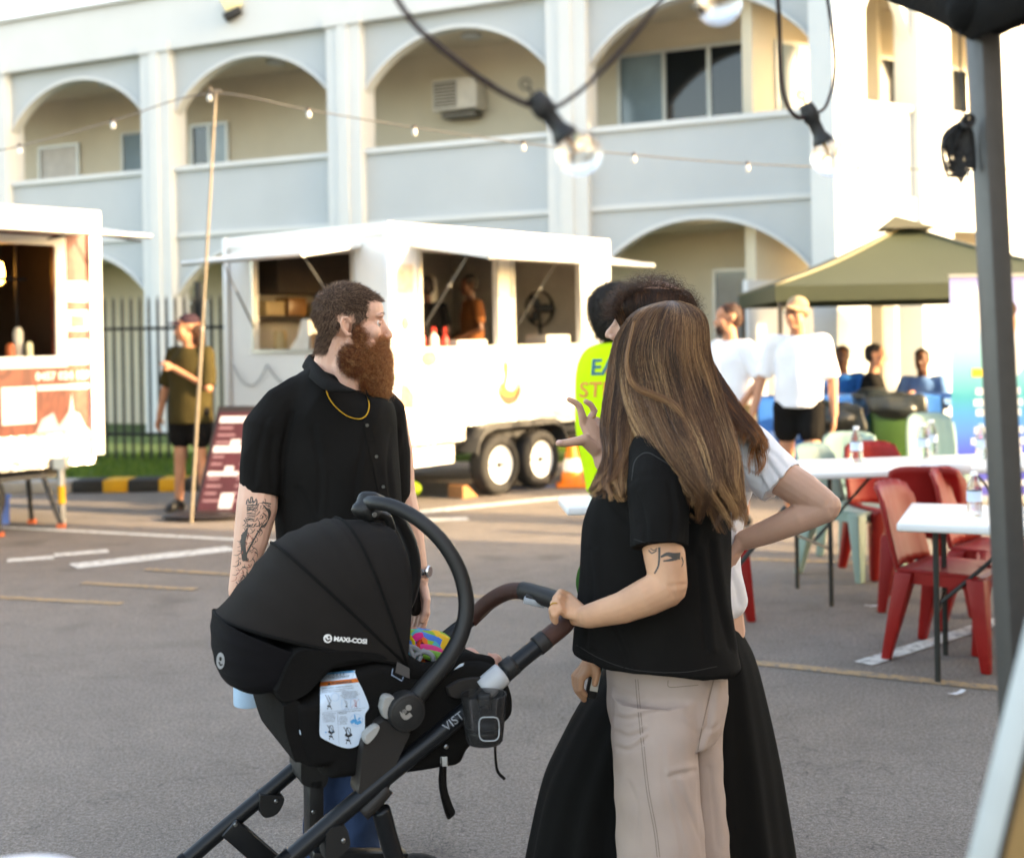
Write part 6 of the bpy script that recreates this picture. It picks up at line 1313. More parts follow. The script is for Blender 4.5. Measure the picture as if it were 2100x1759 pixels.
    path = np.stack([X, Y, Z], -1); base_t = np.clip(.36 + .3 * tc_[k] + r.normal(0, .13, n), 0, 1)[:, None]
    tint = np.clip(base_t + (.4 * v - .18), 0, 1) if tintf is None else tintf(base_t, v)
    strands(name + '_strands', path, rad * r.uniform(.7, 1.3, n), mat, hb_, tint, .45)
    m_ = max(n // 22, 10); j = r.choice(n, m_, replace=False); fp = path[j] + np.cumsum(r.normal(0, .0011, (m_, K, 3)), axis=1) * np.linspace(.3, 1.5, K)[None, :, None] * np.array([1, .6, .5]); fp[:, :, 1] -= .004
    strands(name + '_flyaway', fp, rad * .42, mat, hb_, np.clip(tint[j] + .25, 0, 1), .5)
    return hb_
HW_ = hairmat('long brown hair', '#342015', '#845b3d', '#d6a876', .40, .5); HWB = pm('long brown hair base', '#3a2617', .6, var=.3, scale=20)
ROWB = [(617, 1364, 1390, 3.12, .012), (630, 1322, 1426, 3.12, .07), (660, 1290, 1447, 3.12, .1), (720, 1268, 1450, 3.12, .116), (790, 1270, 1468, 3.11, .12), (860, 1292, 1488, 3.08, .13), (930, 1332, 1506, 3.03, .13), (1000, 1388, 1508, 2.99, .115), (1050, 1412, 1508, 2.97, .085), (1108, 1434, 1496, 2.96, .06)]
ROWA = [(619, 1358, 1382, 3.13, .012), (640, 1302, 1385, 3.15, .06), (700, 1262, 1375, 3.17, .095), (790, 1246, 1352, 3.16, .1), (870, 1238, 1325, 3.13, .095), (930, 1245, 1304, 3.08, .08), (975, 1236, 1285, 3.02, .055), (1012, 1220, 1272, 2.97, .035), (1040, 1208, 1262, 2.96, .02)]
hairsheet('hair', ROWB, 8000, HW_, HWB, wo, rad=.00046, shrink=.88, wave=.022, wf=1.7, seed=4, tipv=.09); hairsheet('hair', ROWA, 3600, HW_, HWB, wo, rad=.00046, shrink=.86, wave=.018, wf=1.8, seed=9, tipv=.07)
# one lock lying across
lk = np.array([[tuple(P(*q)) for q in spline([(1300, 660, 3.0), (1285, 740, 2.99), (1300, 790, 2.975), (1345, 812, 2.965), (1385, 835, 2.955), (1420, 900, 2.94), (1440, 970, 2.9)], 30)]]); lks = np.repeat(lk, 110, 0) + RNG.normal(0, .0035, (110, 1, 3)) * np.linspace(.4, 1.6, 30)[None, :, None]
strands('hair_lock', lks, .0006, HW_, wo, np.clip(RNG.normal(.62, .15, 110), 0, 1), .5)

# ---------------- woman in the white tee behind her
w2 = thing('person', 'woman in white tee and long black skirt with one hand on her hip, gesturing', 'person', (P(1370, 1790, 3.45).x, 3.45, 0))
HM2 = Matrix.Translation(P(1336, 664, 3.5)) @ Matrix.Rotation(R(176), 4, 'Z') @ Matrix.Rotation(R(-2), 4, 'Y')
b = MB(); head_blobs(b, HM2, 1.0); b.limb(L3([(1370, 740, 3.52), (1395, 850, 3.5)]), [.052, .066]); b.limb(L3([(1420, 900, 3.48), (1430, 1100, 3.48), (1440, 1300, 3.5)]), [.11, .1, .12])
b.limb(L3([(1520, 905, 3.43), (1590, 970, 3.38), (1650, 1008, 3.34), (1692, 1036, 3.32)]), [.052, .051, .048, .040], 18); b.limb(L3([(1694, 1040, 3.32), (1640, 1062, 3.33), (1575, 1090, 3.36), (1525, 1108, 3.38)]), [.039, .039, .033, .027], 18); b.ell(P(1704, 1036, 3.315), (.027, .03, .03))
hand_blobs(b, P(1520, 1112, 3.38), (-.55, .0, -.85), (.75, -.5, -.3), .95, .35, side=-1)
b.limb(L3([(1345, 915, 3.45), (1310, 1030, 3.4), (1238, 946, 3.39)]), [.045, .04, .028], 14)
for q in ((1197, 868), (1207, 864), (1217, 870), (1224, 882)): b.limb(L3([(1232, 938, 3.39), (*q, 3.4)]), [.021, .0125], 10)
b.limb(L3([(1197, 870, 3.4), (1194, 852, 3.39), (1188, 832, 3.385), (1178, 824, 3.38), (1167, 819, 3.375)]), [.0125, .0112, .0095, .0085, .0075], 10)
b.limb(L3([(1208, 866, 3.4), (1214, 853, 3.41), (1219, 842, 3.41), (1211, 829, 3.405), (1201, 823, 3.4)]), [.0122, .011, .0098, .0088, .0078], 10)
b.limb(L3([(1217, 871, 3.41), (1224, 862, 3.43), (1228, 868, 3.455), (1222, 880, 3.46)]), [.0115, .0108, .0095, .0085], 10); b.limb(L3([(1223, 883, 3.41), (1231, 878, 3.43), (1234, 886, 3.45)]), [.0112, .0098, .0085], 10)
b.limb(L3([(1222, 922, 3.385), (1198, 902, 3.37), (1180, 905, 3.36), (1162, 908, 3.355), (1145, 909, 3.35)]), [.02, .0165, .0125, .0112, .009], 12)
for q in (((1380, 1300), (1370, 1600), (1370, 1850)), ((1470, 1300), (1480, 1600), (1480, 1850))): b.limb(L3([(*x, 3.5) for x in q]), [.07, .05, .04])
w2b = fuse('body', b, .0036, SK_W2, w2, 2); w2t = bvh(w2b)
nl = MB().ell(P(1147, 906, 3.341), (.008, .0025, .006)).build('thumbnail', pm('nail', '#e3b8ad', .25), w2, smooth=True)
q = P(1213, 856, 3.41); MB().tube([q + Vector((.0125 * math.cos(a), -.0125 * math.sin(a), .002 * math.cos(a))) for a in np.linspace(0, 6.28, 22)], .0016, 6).build('ring', M_GOLD, w2, smooth=True)
c = MB(); ldisp(c, [(1398, 838, 45, 3.5, .08), (1410, 862, 108, 3.49, .11), (1420, 900, 128, 3.48, .14), (1420, 980, 122, 3.48, .155), (1416, 1060, 106, 3.48, .15), (1420, 1140, 92, 3.48, .145), (1428, 1200, 92, 3.48, .15), (1430, 1240, 94, 3.48, .155), (1420, 1262, 90, 3.48, .15)], 48)
c.limb(L3([(1440, 885, 3.47), (1510, 905, 3.44), (1545, 936, 3.41)]), [.07, .078, .076], 20); c.tube(L3([(1545, 936, 3.41), (1575, 964, 3.385), (1604, 992, 3.365)]), [.076, .074, .073], 24)
WC = creases([([(1505, 880), (1560, 930), (1602, 985)], .007), ([(1520, 955), (1560, 985), (1578, 1022)], .008), ([(1490, 1000), (1520, 1020), (1545, 1030)], .007), ([(1495, 1060), (1520, 1068), (1540, 1060)], .007), ([(1548, 905), (1585, 930), (1612, 955)], .005), ([(1535, 900), (1555, 950), (1560, 1000)], .006), ([(1500, 1180), (1510, 1210), (1520, 1240)], .006), ([(1510, 925), (1530, 985), (1530, 1040)], .006)], 7)
t2_ = fuse('tee', c, .0055, CL_WHT, w2, 3, lambda p, n: folds(61, .006, 20, .0028, 55, .6)(p, n) + WC(p, n)); t2t = bvh(t2_); hem = MB(); pstroke(t2t, [(1626, 955), (1612, 985), (1588, 1012), (1562, 1028)], 1.4, hem, .001, 18); tag(hem.build('seam', pm('tee stitch', '#b9b9c2', .9), w2), kind='stuff')
def skirt():
    rows = [(1262, 1376, 1512, .12), (1300, 1340, 1524, .15), (1350, 1265, 1548, .2), (1436, 1196, 1570, .25), (1530, 1145, 1590, .29), (1612, 1110, 1604, .32), (1760, 1078, 1626, .36), (1900, 1050, 1640, .38)]
    m = MB(); n = 120; ring = []
    for y, xl, xr, hd in spline(rows, 40):
        c_ = P((xl + xr) / 2, y, 3.5); a = (xr - xl) / 2 / S(3.5); amp = min(.012 + .05 * (y - 1262) / 600, .05); row = []
        for j in range(n):
            t = 2 * math.pi * j / n; k = 1 + amp * (.6 * math.sin(13 * t + .6 * math.sin(3 * t)) + .4 * math.sin(22 * t + 1.3)) * (.3 + .7 * abs(math.sin(t))); row.append(c_ + Vector((a * math.cos(t) * k, hd * math.sin(t) * k, 0)))
        ring.append(row)
    m.grid(ring, closev=True); return m.build('skirt', CL_SKIRT, w2, smooth=True)
skirt()
ink = MB()
for pts, w_ in (([(1572, 1008), (1585, 1016), (1598, 1022), (1606, 1026)], (3, 2)), ([(1590, 1020), (1600, 1012), (1606, 1022)], (2, 4)), ([(1668, 975), (1676, 990), (1682, 1004), (1688, 1010)], (2, 5)), ([(1674, 978), (1680, 992)], 2)): pstroke(w2t, pts, w_, ink, .0006, 12)
tag(ink.build('tattoo', M_INK, w2, smooth=True), kind='stuff')
HC_ = hairmat('wavy auburn hair', '#24160e', '#55351f', '#b8743a', .45, .45); HCB = pm('wavy auburn hair base', '#2c1b11', .7, var=.3, scale=20)
tf = lambda b_, v: np.clip(b_ * .6 + .1 * v + .62 * np.clip(v - .42, 0, 1) * 1.3, 0, 1)
hairsheet('hair', [(590, 1318, 1352, 3.5, .02), (598, 1275, 1405, 3.5, .07), (625, 1262, 1422, 3.5, .1), (665, 1275, 1428, 3.51, .11), (720, 1305, 1440, 3.51, .11), (790, 1340, 1482, 3.47, .11), (850, 1385, 1528, 3.41, .1), (890, 1425, 1562, 3.36, .085), (930, 1445, 1556, 3.32, .065), (985, 1462, 1530, 3.31, .05)], 3400, HC_, HCB, w2, wave=.012, wf=2.2, seed=14, curl=.008, cf=4, tintf=tf, rad=.00055)
cp, cn_ = [], []
for i in range(1700):
    a = RNG.uniform(-2.9, -.1); bta = RNG.uniform(0, 1.0); v = np.array([math.cos(a) * .105 * (1 if True else 1), RNG.uniform(-.08, .06), -math.sin(a) * .105]); cp.append(np.array(P(1338, 655, 3.5)) + v * np.array([1.0, 1, .92]) * .93); cn_.append(v / np.linalg.norm(v))
fur('curls', np.array(cp), np.array(cn_), .05, HC_, w2, rad=.0006, K=16, droop=(-.1, 0, -.25), out=.55, curl=.011, freq=1.5, tint=np.clip(RNG.normal(.38, .14, 1700), 0, 1))
gb = thing('shoulder_bag', 'small green bag edge behind the woman in black', 'bag', P(1195, 1195, 3.42)); fuse('bag_body', MB().ell(P(1205, 1195, 3.4), (.032, .06, .06)), .008, cloth('green canvas', '#2e5a26', .15), gb, 3); MB().tube(spath([(1205, 1160, 3.4), (1260, 1050, 3.4), (1340, 920, 3.42)], 12), .006, 8).build('strap', M_BLK, gb, smooth=True)
# ================================================================== pram with the infant carrier on it
def Z2(x, y): return ((700 + x * .83333) / 1.82857, (1750 + y * .83333) / 1.82857)
def Z6(x, y): return ((1180 + x * .19891) / 1.82857, (2480 + y * .19891) / 1.82857)
def z2(x, y, off): return PL(*Z2(x, y), off)
M_TUBE = pm('satin black tube', '#14171a', .38, metal=.25, var=.05); M_PLA = pm('matt black plastic', (.011, .011, .011), .5, var=.1, bump=.1, bscale=400); M_GPL = pm('warm grey plastic', '#221f1d', .55, var=.06, bump=.1, bscale=300); M_LGP = pm('light grey plastic', '#9b9a96', .45); M_SGP = pm('silver grey plastic', '#a9adb0', .4)
M_LEA = pm('brown leather grip', '#4a2b21', .5, var=.15, scale=40, bump=.5, bscale=500); M_FAB = cloth('charcoal hood fabric', '#252220', .08, .4, 900); M_FAB2 = cloth('black carrier fabric', (.008, .0076, .0072), .15, .4, 500); M_STITCH = pm('grip stitching', '#8a776a', .8)
pram = thing('pram', 'black pram chassis with brown leather handle facing the women', 'pram', (SN0 + SA * .2 + SF * .4) * 1.0 - Vector((0, 0, SN0.z)))
def zt(pts, n, r, name, mat, par=None, seg=14): return MB().tube([Vector(q) for q in spline([tuple(z2(*p)) for p in pts], n)], r, seg).build(name, mat, par or pram, smooth=True)
near_rail = zt([(1600, 790, 0), (1470, 897, 0), (1210, 1138, 0), (900, 1390, 0), (640, 1608, 0), (470, 1755, 0), (300, 1905, 0)], 24, .0205, 'rail', M_TUBE)
far_rail = zt([(1290, 675, .4), (1150, 785, .4), (900, 985, .4), (500, 1345, .4), (300, 1515, .4), (150, 1640, .4), (0, 1770, .4), (-150, 1900, .4)], 24, .0195, 'rail', M_TUBE)
zt([(1585, 800, 0), (1680, 725, 0), (1712, 690, .01), (1715, 655, .05), (1690, 612, .1)], 16, .0225, 'leather_grip', M_LEA)
zt([(1690, 612, .1), (1640, 592, .15), (1570, 570, .22), (1515, 556, .27)], 10, .0235, 'handle_joint', M_GPL); MB().box(z2(1565, 608, .2), (.055, .03, .016), Matrix.Rotation(R(14), 3, 'Y')).build('release_button', M_SGP, pram, bevel=.004); MB().box(z2(1560, 592, .205), (.04, .03, .014), Matrix.Rotation(R(14), 3, 'Y')).build('button_mount', M_GPL, pram, bevel=.003)
zt([(1520, 557, .265), (1450, 560, .31), (1370, 600, .36), (1310, 655, .395), (1275, 690, .4)], 18, .0215, 'leather_grip', M_LEA)
sp_ = [Vector(q) for q in spline([tuple(z2(x, y, o_) - SA * .016 - UP * .012) for x, y, o_ in ((1515, 562, .265), (1450, 565, .31), (1370, 605, .36), (1310, 660, .395))], 44)]
MB().tube([p + UP * (.0028 if i % 2 else -.0028) for i, p in enumerate(sp_)], .0009, 5).build('stitching', M_STITCH, pram)
zt([(1575, 808, 0), (1600, 788, 0), (1618, 772, 0)], 6, .0238, 'grip_collar', M_GPL)
sl = zt([(1420, 930, 0), (1370, 972, 0), (1330, 1005, 0)], 6, .0275, 'adjuster_sleeve', M_SGP); zt([(1475, 885, 0), (1430, 922, 0)], 4, .0245, 'adjuster_collar', M_PLA)
def slab(name, pts, o0, o1, mat, par, rnd=.02, sc_=.93, zf=z2, n=80, pillow=None, ev=None):
    q = [Vector(p) for p in spline([tuple(zf(*p, (o0 + o1) / 2) if ev is None else zf(*p, ev(p[0])) + SA * ((o0 + o1) / 2 - ev(p[0]))) for p in list(pts) + [pts[0]]], n + 1)][:-1]; c = sum(q, Vector()) / len(q); h = (o1 - o0) / 2; rows = []
    prof = pillow or [(-h, .0), (-h, sc_ * .6), (-h, sc_), (-h + rnd * .3, (1 + sc_) / 2 + .01), (-h + rnd, 1), (h - rnd, 1), (h - rnd * .3, (1 + sc_) / 2 + .01), (h, sc_), (h, .0)]
    for o_, k in prof: rows.append([c + (p - c) * max(k, .001) + SA * o_ for p in q])
    m = MB(); m.grid(rows, closev=True); return m.build(name, mat, par, smooth='auto' if not pillow else True)
slab('frame_mount', [(800, 1185), (870, 1115), (985, 1165), (965, 1235), (905, 1370), (895, 1430), (870, 1455), (760, 1462), (755, 1400), (765, 1290), (775, 1220)], -.015, .05, M_GPL, pram, .018, .94)
slab('frame_mount', [(800, 1185), (870, 1115), (985, 1165), (965, 1235), (905, 1370), (895, 1430), (870, 1455), (760, 1462), (755, 1400), (765, 1290), (775, 1220)], .35, .42, M_GPL, pram, .018, .94)
slab('mount_button', [(790, 1222), (800, 1195), (845, 1160), (862, 1165), (840, 1205), (805, 1240)], -.03, .0, M_LGP, pram, .008, .9)
rl = zt([(872, 1540, .0), (885, 1580, 0), (905, 1660, 0), (945, 1790, 0), (1010, 2000, 0)], 14, (.0215), 'rear_leg', M_TUBE); zt([(872, 1540, .4), (905, 1660, .4), (1010, 2000, .4)], 10, .0215, 'rear_leg', M_TUBE)
zt([(900, 1440, -.002), (850, 1500, -.004), (790, 1560, -.004)], 8, .0185, 'rail_cover', M_GPL)
slab('fold_joint', [(612, 1630), (645, 1600), (700, 1600), (722, 1660), (715, 1700), (650, 1750), (612, 1745)], -.022, .03, M_PLA, pram, .01, .95); slab('fold_joint', [(320, 1460), (415, 1465), (430, 1490), (400, 1545), (345, 1565), (318, 1530)], .375, .425, M_PLA, pram, .01, .95)
slab('fold_joint', [(490, 1255), (600, 1290), (600, 1405), (500, 1400), (485, 1330)], .3, .42, M_PLA, pram, .015, .95)
m = MB(); 
def bar(a, b, w_, o0, o1, name, mat):
    pa, pb_ = z2(*a, (o0 + o1) / 2), z2(*b, (o0 + o1) / 2); t = (pb_ - pa).normalized(); s_ = t.cross(SA).normalized() * w_ / 2; h = SA * (o1 - o0) / 2
    return MB().hexa([pa - s_ - h, pa + s_ - h, pa - s_ + h, pa + s_ + h, pb_ - s_ - h, pb_ + s_ - h, pb_ - s_ + h, pb_ + s_ + h]).build(name, mat, pram, bevel=.004)
bar((570, 1390), (572, 1700), .036, .3, .36, 'upright', M_PLA); bar((185, 1612), (400, 1800), .05, .37, .41, 'diagonal_brace', M_TUBE); bar((560, 1742), (985, 1745), .022, .18, .22, 'rear_axle', M_TUBE)
for x, y, o_ in ((1168, 1258, -.035), (705, 1680, -.024), (220, 1608, .37), (570, 1550, .298), (402, 1502, .372)): q = z2(x, y, o_); MB().lathe([(0, 0), (.005, 0), (.0052, .002), (.003, .004), (0, .004)], q, 14, -SA).build('bolt', M_STEEL, pram, smooth='auto')
t_b = bvh(near_rail); M_SIL = pm('silver print', '#8b8f94', .4)
ptext(t_b, 'VISTA', *Z2(1216, 1134), 25, M_SIL, pram, R(38), 0, .0035, 'lettering', None)
def wheel_p(c_, r): 
    w_ = MB().lathe([(r * .75, -.02), (r * .95, -.024), (r, -.01), (r, .01), (r * .95, .024), (r * .75, .02), (r * .75, -.02)], c_, 30, SA, cap=False).build('wheel', M_TYRE, pram, smooth=True); MB().lathe([(0, -.015), (r * .3, -.018), (r * .8, -.008), (r * .8, .008), (0, .015)], c_, 30, SA, cap=False).build('rim', M_PLA, w_, smooth=True)
for o_ in (0, .4):
    a_, b_ = (z2(470, 1745, 0), z2(900, 1360, 0)) if o_ == 0 else (z2(0, 1760, .4), z2(500, 1330, .4)); u = (a_ - b_).normalized(); e = a_ + u * max((a_.z - .1) / -u.z, 0); MB().tube([a_, e], .019, 12).build('front_leg', M_TUBE, pram, smooth=True); wheel_p(Vector((e.x, e.y, .1)), .1)
    a_, b_ = z2(945, 1790, o_), z2(905, 1660, o_); u = (a_ - b_).normalized(); e = a_ + u * ((a_.z - .14) / -u.z); MB().tube([a_, e], .02, 12).build('rear_leg', M_TUBE, pram, smooth=True); wheel_p(Vector((e.x, e.y, .14)), .14)
# straps
def ribbon(pts, w_, off, name, mat=None, par=None):
    q = [Vector(p) for p in spline([tuple(z2(x, y, off)) for x, y in pts], 22)]; wv = (SF * .7 - SA * .7).normalized() * w_ / 2; return MB().grid([[p - wv for p in q], [p + wv for p in q]]).build(name, mat or M_FAB2, par or pram, smooth=True, solid=.002)
ribbon([(1155, 1300), (1158, 1360), (1160, 1450), (1185, 1530), (1198, 1560), (1185, 1575), (1165, 1520), (1145, 1420), (1150, 1330)], .024, -.02, 'strap'); ribbon([(1388, 1240), (1390, 1310), (1400, 1370), (1432, 1405)], .011, -.03, 'strap'); MB().box(z2(1158, 1325, -.028), (.016, .004, .022)).build('strap_buckle', M_LGP, pram, bevel=.002)
# smoky cup holder
def smoke():
    m, N, L, b = newmat('smoke tinted plastic'); out = N['Material Output']; t_ = N.new('ShaderNodeBsdfTransparent'); t_.inputs[0].default_value = (.74, .74, .74, 1); g_ = N.new('ShaderNodeBsdfGlossy'); g_.inputs['Roughness'].default_value = .12; g_.inputs[0].default_value = (.7, .7, .72, 1); f = N.new('ShaderNodeFresnel'); f.inputs[0].default_value = 1.5; x = N.new('ShaderNodeMixShader'); L.new(f.outputs[0], x.inputs[0]); L.new(t_.outputs[0], x.inputs[1]); L.new(g_.outputs[0], x.inputs[2]); df = N.new('ShaderNodeBsdfDiffuse'); df.inputs[0].default_value = (.2, .2, .2, 1); y_ = N.new('ShaderNodeMixShader'); y_.inputs[0].default_value = .06; L.new(x.outputs[0], y_.inputs[1]); L.new(df.outputs[0], y_.inputs[2]); L.new(y_.outputs[0], out.inputs[0]); return m
M_SMK = smoke(); cb0 = z2(1340, 1240, -.075); chd = thing('cup_holder', 'smoky clear cup holder clipped to the pram rail', 'cup holder', cb0)
MB().lathe([(0, 0), (.037, 0), (.041, .006), (.045, .04), (.051, .108), (.0485, .108), (.0425, .04), (.038, .009), (0, .009)], cb0, 40, cap=False).build('cup_shell', M_SMK, chd, smooth='auto'); MB().lathe([(.0375, .002), (.0425, .02), (.044, .038), (.0415, .038), (.036, .006)], cb0, 40, cap=False).build('base_band', pm('dark smoke plastic', '#2c2c2c', .3, alpha=.75), chd, smooth=True)
q = cb0 + Vector((.012, -.049, .045)); pts = [q + Vector((.022 * math.copysign(abs(math.cos(a)) ** .5, math.cos(a)), .004 * abs(math.cos(a)), .026 * math.copysign(abs(math.sin(a)) ** .5, math.sin(a)))) for a in np.linspace(0, 2 * math.pi, 33)]; MB().tube(pts, .0013, 6).build('window_rim', M_SGP, chd, smooth=True)
MB().box(cb0 + Vector((-.0, .052, .075)), (.03, .03, .04)).build('clip', M_PLA, chd, bevel=.006); MB().tube([cb0 + Vector((0, .03, .06)), cb0 + Vector((0, .075, .075))], .01).build('clip_arm', M_PLA, chd)

# ---------------- the carrier
car = thing('infant_carrier', 'black infant car seat with charcoal hood locked on the pram', 'infant carrier', z2(900, 1330, .2))
SH = [(352, 950), (372, 1100), (425, 1228), (530, 1250), (545, 1310), (620, 1332), (760, 1356), (960, 1372), (1140, 1345), (1222, 1325), (1272, 1245), (1440, 1130), (1466, 1050), (1445, 960), (1402, 902), (1345, 872), (1255, 862), (1165, 905), (1060, 940), (985, 925), (905, 870), (740, 860), (560, 900), (450, 950)]
shell = slab('shell', SH, .012, .388, M_FAB2, car, 0, 0, n=110, pillow=[(-.188, .001), (-.188, .5), (-.188, .8), (-.186, .9), (-.172, .96), (-.14, .99), (-.06, 1), (.06, 1), (.14, .99), (.172, .96), (.186, .9), (.188, .8), (.188, .001)], ev=lambda x: .05 + .2 * min(max((850 - x) / 450, 0), 1))
slab('side_panel', [(1165, 990), (1230, 955), (1330, 945), (1400, 965), (1385, 985), (1240, 1035), (1180, 1030)], -.004, .012, M_GPL, car, .008, .93); slab('base_shell', [(352, 980), (360, 1080), (400, 1215), (425, 1232), (530, 1255), (520, 1200), (470, 1060), (420, 960)], .02, .37, M_FAB2, car, .04, .95)
shb = bvh(shell)
slab('shell_wing', [(300, 905), (410, 762), (600, 797), (830, 824), (900, 850), (870, 858), (720, 862), (590, 880), (480, 955), (350, 965)], .02, .38, M_FAB2, car, .03, .96, ev=lambda x: .04 + .2 * min(max((700 - x) / 400, 0), 1))
# hood: ribs fan out from the pivots
CN = [z2(890, 822, .03), z2(890, 822, .37)]; CM = (CN[0] + CN[1]) / 2; HWD = .178
def fan(name, center, tips, hw, mat, par, nv=18, sub=5, q=.62, ca=.8, mid=.2, caps=()):
    C_ = z2(*center, mid); tp = spline([tuple(z2(*t, mid)) for t in tips], (len(tips) - 1) * sub + 1); rows = []
    for i, t in enumerate(tp):
        r = Vector(t) - C_; sag = 1 - .012 * (math.sin(math.pi * (i % sub) / sub)); row = []
        for j in range(nv + 1):
            ph = math.pi * j / nv; cs = math.cos(ph); row.append(C_ + r * (math.sin(ph) ** q if 0 < j < nv else 0.0) * sag - SA * (math.copysign(abs(cs) ** ca, cs) * hw))
        rows.append(row)
    o = MB().grid(rows).build(name, mat, par, smooth=True, solid=.003, subsurf=1); return o, rows
hood, hr = fan('hood', (885, 818), [(935, 320), (900, 262), (800, 242), (690, 234), (640, 236), (560, 262), (470, 300), (395, 348), (320, 440), (235, 545), (130, 668)], HWD, M_FAB, car)
for i in (15, 35): MB().tube([p - (p - CM).normalized() * -.001 for p in hr[i]], .0034, 8)  .build('piping', M_FAB2, hood, smooth=True)
MB().tube(hr[-1], .0042, 8).build('edge_binding', M_FAB2, hood, smooth=True)
visor, vr = fan('visor', (500, 800), [(128, 664), (120, 740), (124, 830), (140, 905), (165, 955), (235, 985), (330, 960), (420, 900)], .172, cloth('black visor fabric', '#141315', .1, .4, 800), car, mid=.2, q=.5)
hob = bvh(hood); vib = bvh(visor); M_WHP = pm('white logo print', '#e4e4e2', .5)
ptext(hob, 'MAXI-COSI', *Z2(737, 780), 13.0, M_WHP, hood, R(-5), 0, .004, 'brand_lettering', None, .05, 1.06)
def disc(t, cx, cy, r, mat, par, name, off=.004, sx=1.0, n=26): return ppoly(t, [(cx + r * sx * math.cos(i * 2 * math.pi / n), cy + r * math.sin(i * 2 * math.pi / n)) for i in range(n)], mat, par, name, off, 2)
lx, ly = Z2(635, 772); disc(hob, lx, ly, 9, M_WHP, hood, 'emblem', .004); disc(hob, lx + 2.5, ly - 3, 2.4, M_FAB, hood, 'emblem_mark', .005)
em = MB(); pstroke(hob, [(lx - 5, ly - 1), (lx - 2, ly + 3), (lx + 1, ly + 4.5), (lx + 5, ly + 1.5)], 3, em, .0052, 10); em.build('emblem_mark', M_FAB, hood)
lx, ly = Z2(152, 872); disc(vib, lx, ly, 17, pm('grey logo print', '#8f8f90', .5), visor, 'emblem', .004, .5); disc(vib, lx, ly - 4, 4.5, M_FAB, visor, 'emblem_mark', .005, .6); em = MB(); pstroke(vib, [(lx - 3, ly + 2), (lx, ly + 9), (lx + 4, ly + 7)], 3, em, .0054, 8); em.build('emblem_mark', M_FAB, visor)
# carry handle
HP = [(985, 1100, .0), (1075, 985, -.002), (1165, 880, .0), (1228, 770, .006), (1257, 660, .012), (1252, 555, .022), (1215, 440, .036), (1140, 325, .058), (1035, 232, .09), (930, 178, .13), (850, 162, .165), (810, 160, .2)]
hp = [z2(*p) for p in HP]; hpm = [z2(*p) + SA * (.4 - 2 * p[2]) for p in HP[:-1]][::-1]; allp = spline([tuple(p) for p in hp + hpm], 70)
nn = len(allp); rad = [.021 - .0045 * math.sin(math.pi * i / (nn - 1)) for i in range(nn)]
MB().tube([Vector(p) for p in allp], rad, 16, ref=SA).build('carry_handle', M_PLA, car, smooth=True)
hub = z2(985, 1100, -.018); hb_o = MB().lathe([(0, .02), (.03, .02), (.0405, .015), (.043, .006), (.043, -.02), (0, -.02)], hub, 40, -SA, cap=False).build('hub', M_PLA, car, smooth='auto')
MB().lathe([(.036, .0186), (.0372, .0192), (.0384, .018)], hub, 40, -SA, cap=False).build('hub_groove', M_GPL, hb_o, smooth=True)
hbt = bvh(hb_o); gl = pm('grey hub emblem', '#8a8782', .5); a_, b_ = Z2(999, 1083); disc(hbt, a_, b_, 6.2, gl, hb_o, 'emblem', .0012); em = MB(); pstroke(hbt, [Z2(968, 1108), Z2(985, 1128), Z2(1010, 1112)], 9, em, .0014, 14); pstroke(hbt, [Z2(962, 1110), Z2(968, 1106)], 8, em, .0013, 4); em.build('emblem', gl, hb_o); a_, b_ = Z2(980, 1100); disc(hbt, a_, b_, 4.6, gl, hb_o, 'emblem', .0016); MB().lathe([(0, 0), (.0032, 0), (.003, .0016), (0, .0016)], onto(hbt, a_, b_, .002), 12, -SA).build('screw', M_STEEL, hb_o)
slab('release_button', [(868, 1085), (880, 1035), (905, 1022), (930, 1035), (915, 1070), (900, 1125), (880, 1120)], -.022, .01, M_LGP, car, .01, .9)
clip = MB(); 
for x, y, o_, r in ((820, 150, .2, .03), (795, 190, .19, .028), (830, 215, .19, .022)): clip.ell(z2(x, y, o_), (r, .02, r * .75))
clip.limb([z2(840, 205, .19), z2(900, 225, .2), z2(930, 275, .2)], [.016, .012, .009]); fuse('toy_clip', clip, .006, M_PLA, car, 2, lambda p, n: vnoise(p, 120, 2) * .0015)
MB().lathe([(0, 0), (.006, 0), (.0055, .003), (0, .003)], z2(845, 215, .155), 14, -SA).build('clip_screw', M_STEEL, car)
MB().tube([Vector(p) for p in spline([tuple(z2(*p)) for p in ((925, 270, .2), (955, 400, .2), (962, 540, .19), (930, 680, .18), (890, 800, .17))], 16)], .005, 8).build('toy_bar', M_PLA, car, smooth=True)
# warning label
M_LAB = pm('white label', '#c3d6e8', .45, var=.02); M_LBLU = pm('blue label print', '#3f9ad0', .45); M_LORG = pm('orange label print', '#c96a2a', .45); M_LINK = pm('label ink', '#2a2c33', .6)
LB_ = [(130, 255), (165, 215), (720, 165), (750, 185), (800, 320), (900, 520), (1000, 760), (1022, 850), (1010, 900), (955, 980), (945, 1080), (945, 1250), (900, 1420), (830, 1560), (720, 1620), (600, 1628), (450, 1590), (250, 1500), (130, 1430), (92, 1340), (100, 1000), (105, 500)]
lab = ppoly(shb, [Z6(*p) for p in spline(LB_, 60)], M_LAB, car, 'warning_label', .003, 14)
def lp(pts, mat, name='label_print', off=.0042): return ppoly(shb, [Z6(*p) for p in pts], mat, lab or car, name, off, 8)
lp([(135, 252), (165, 216), (720, 166), (748, 186), (750, 196), (400, 228)], M_LBLU); lp([(107, 385), (795, 310), (830, 385), (105, 465)], M_LORG); lp([(242, 444), (272, 382), (304, 432)], M_LINK, off=.005)
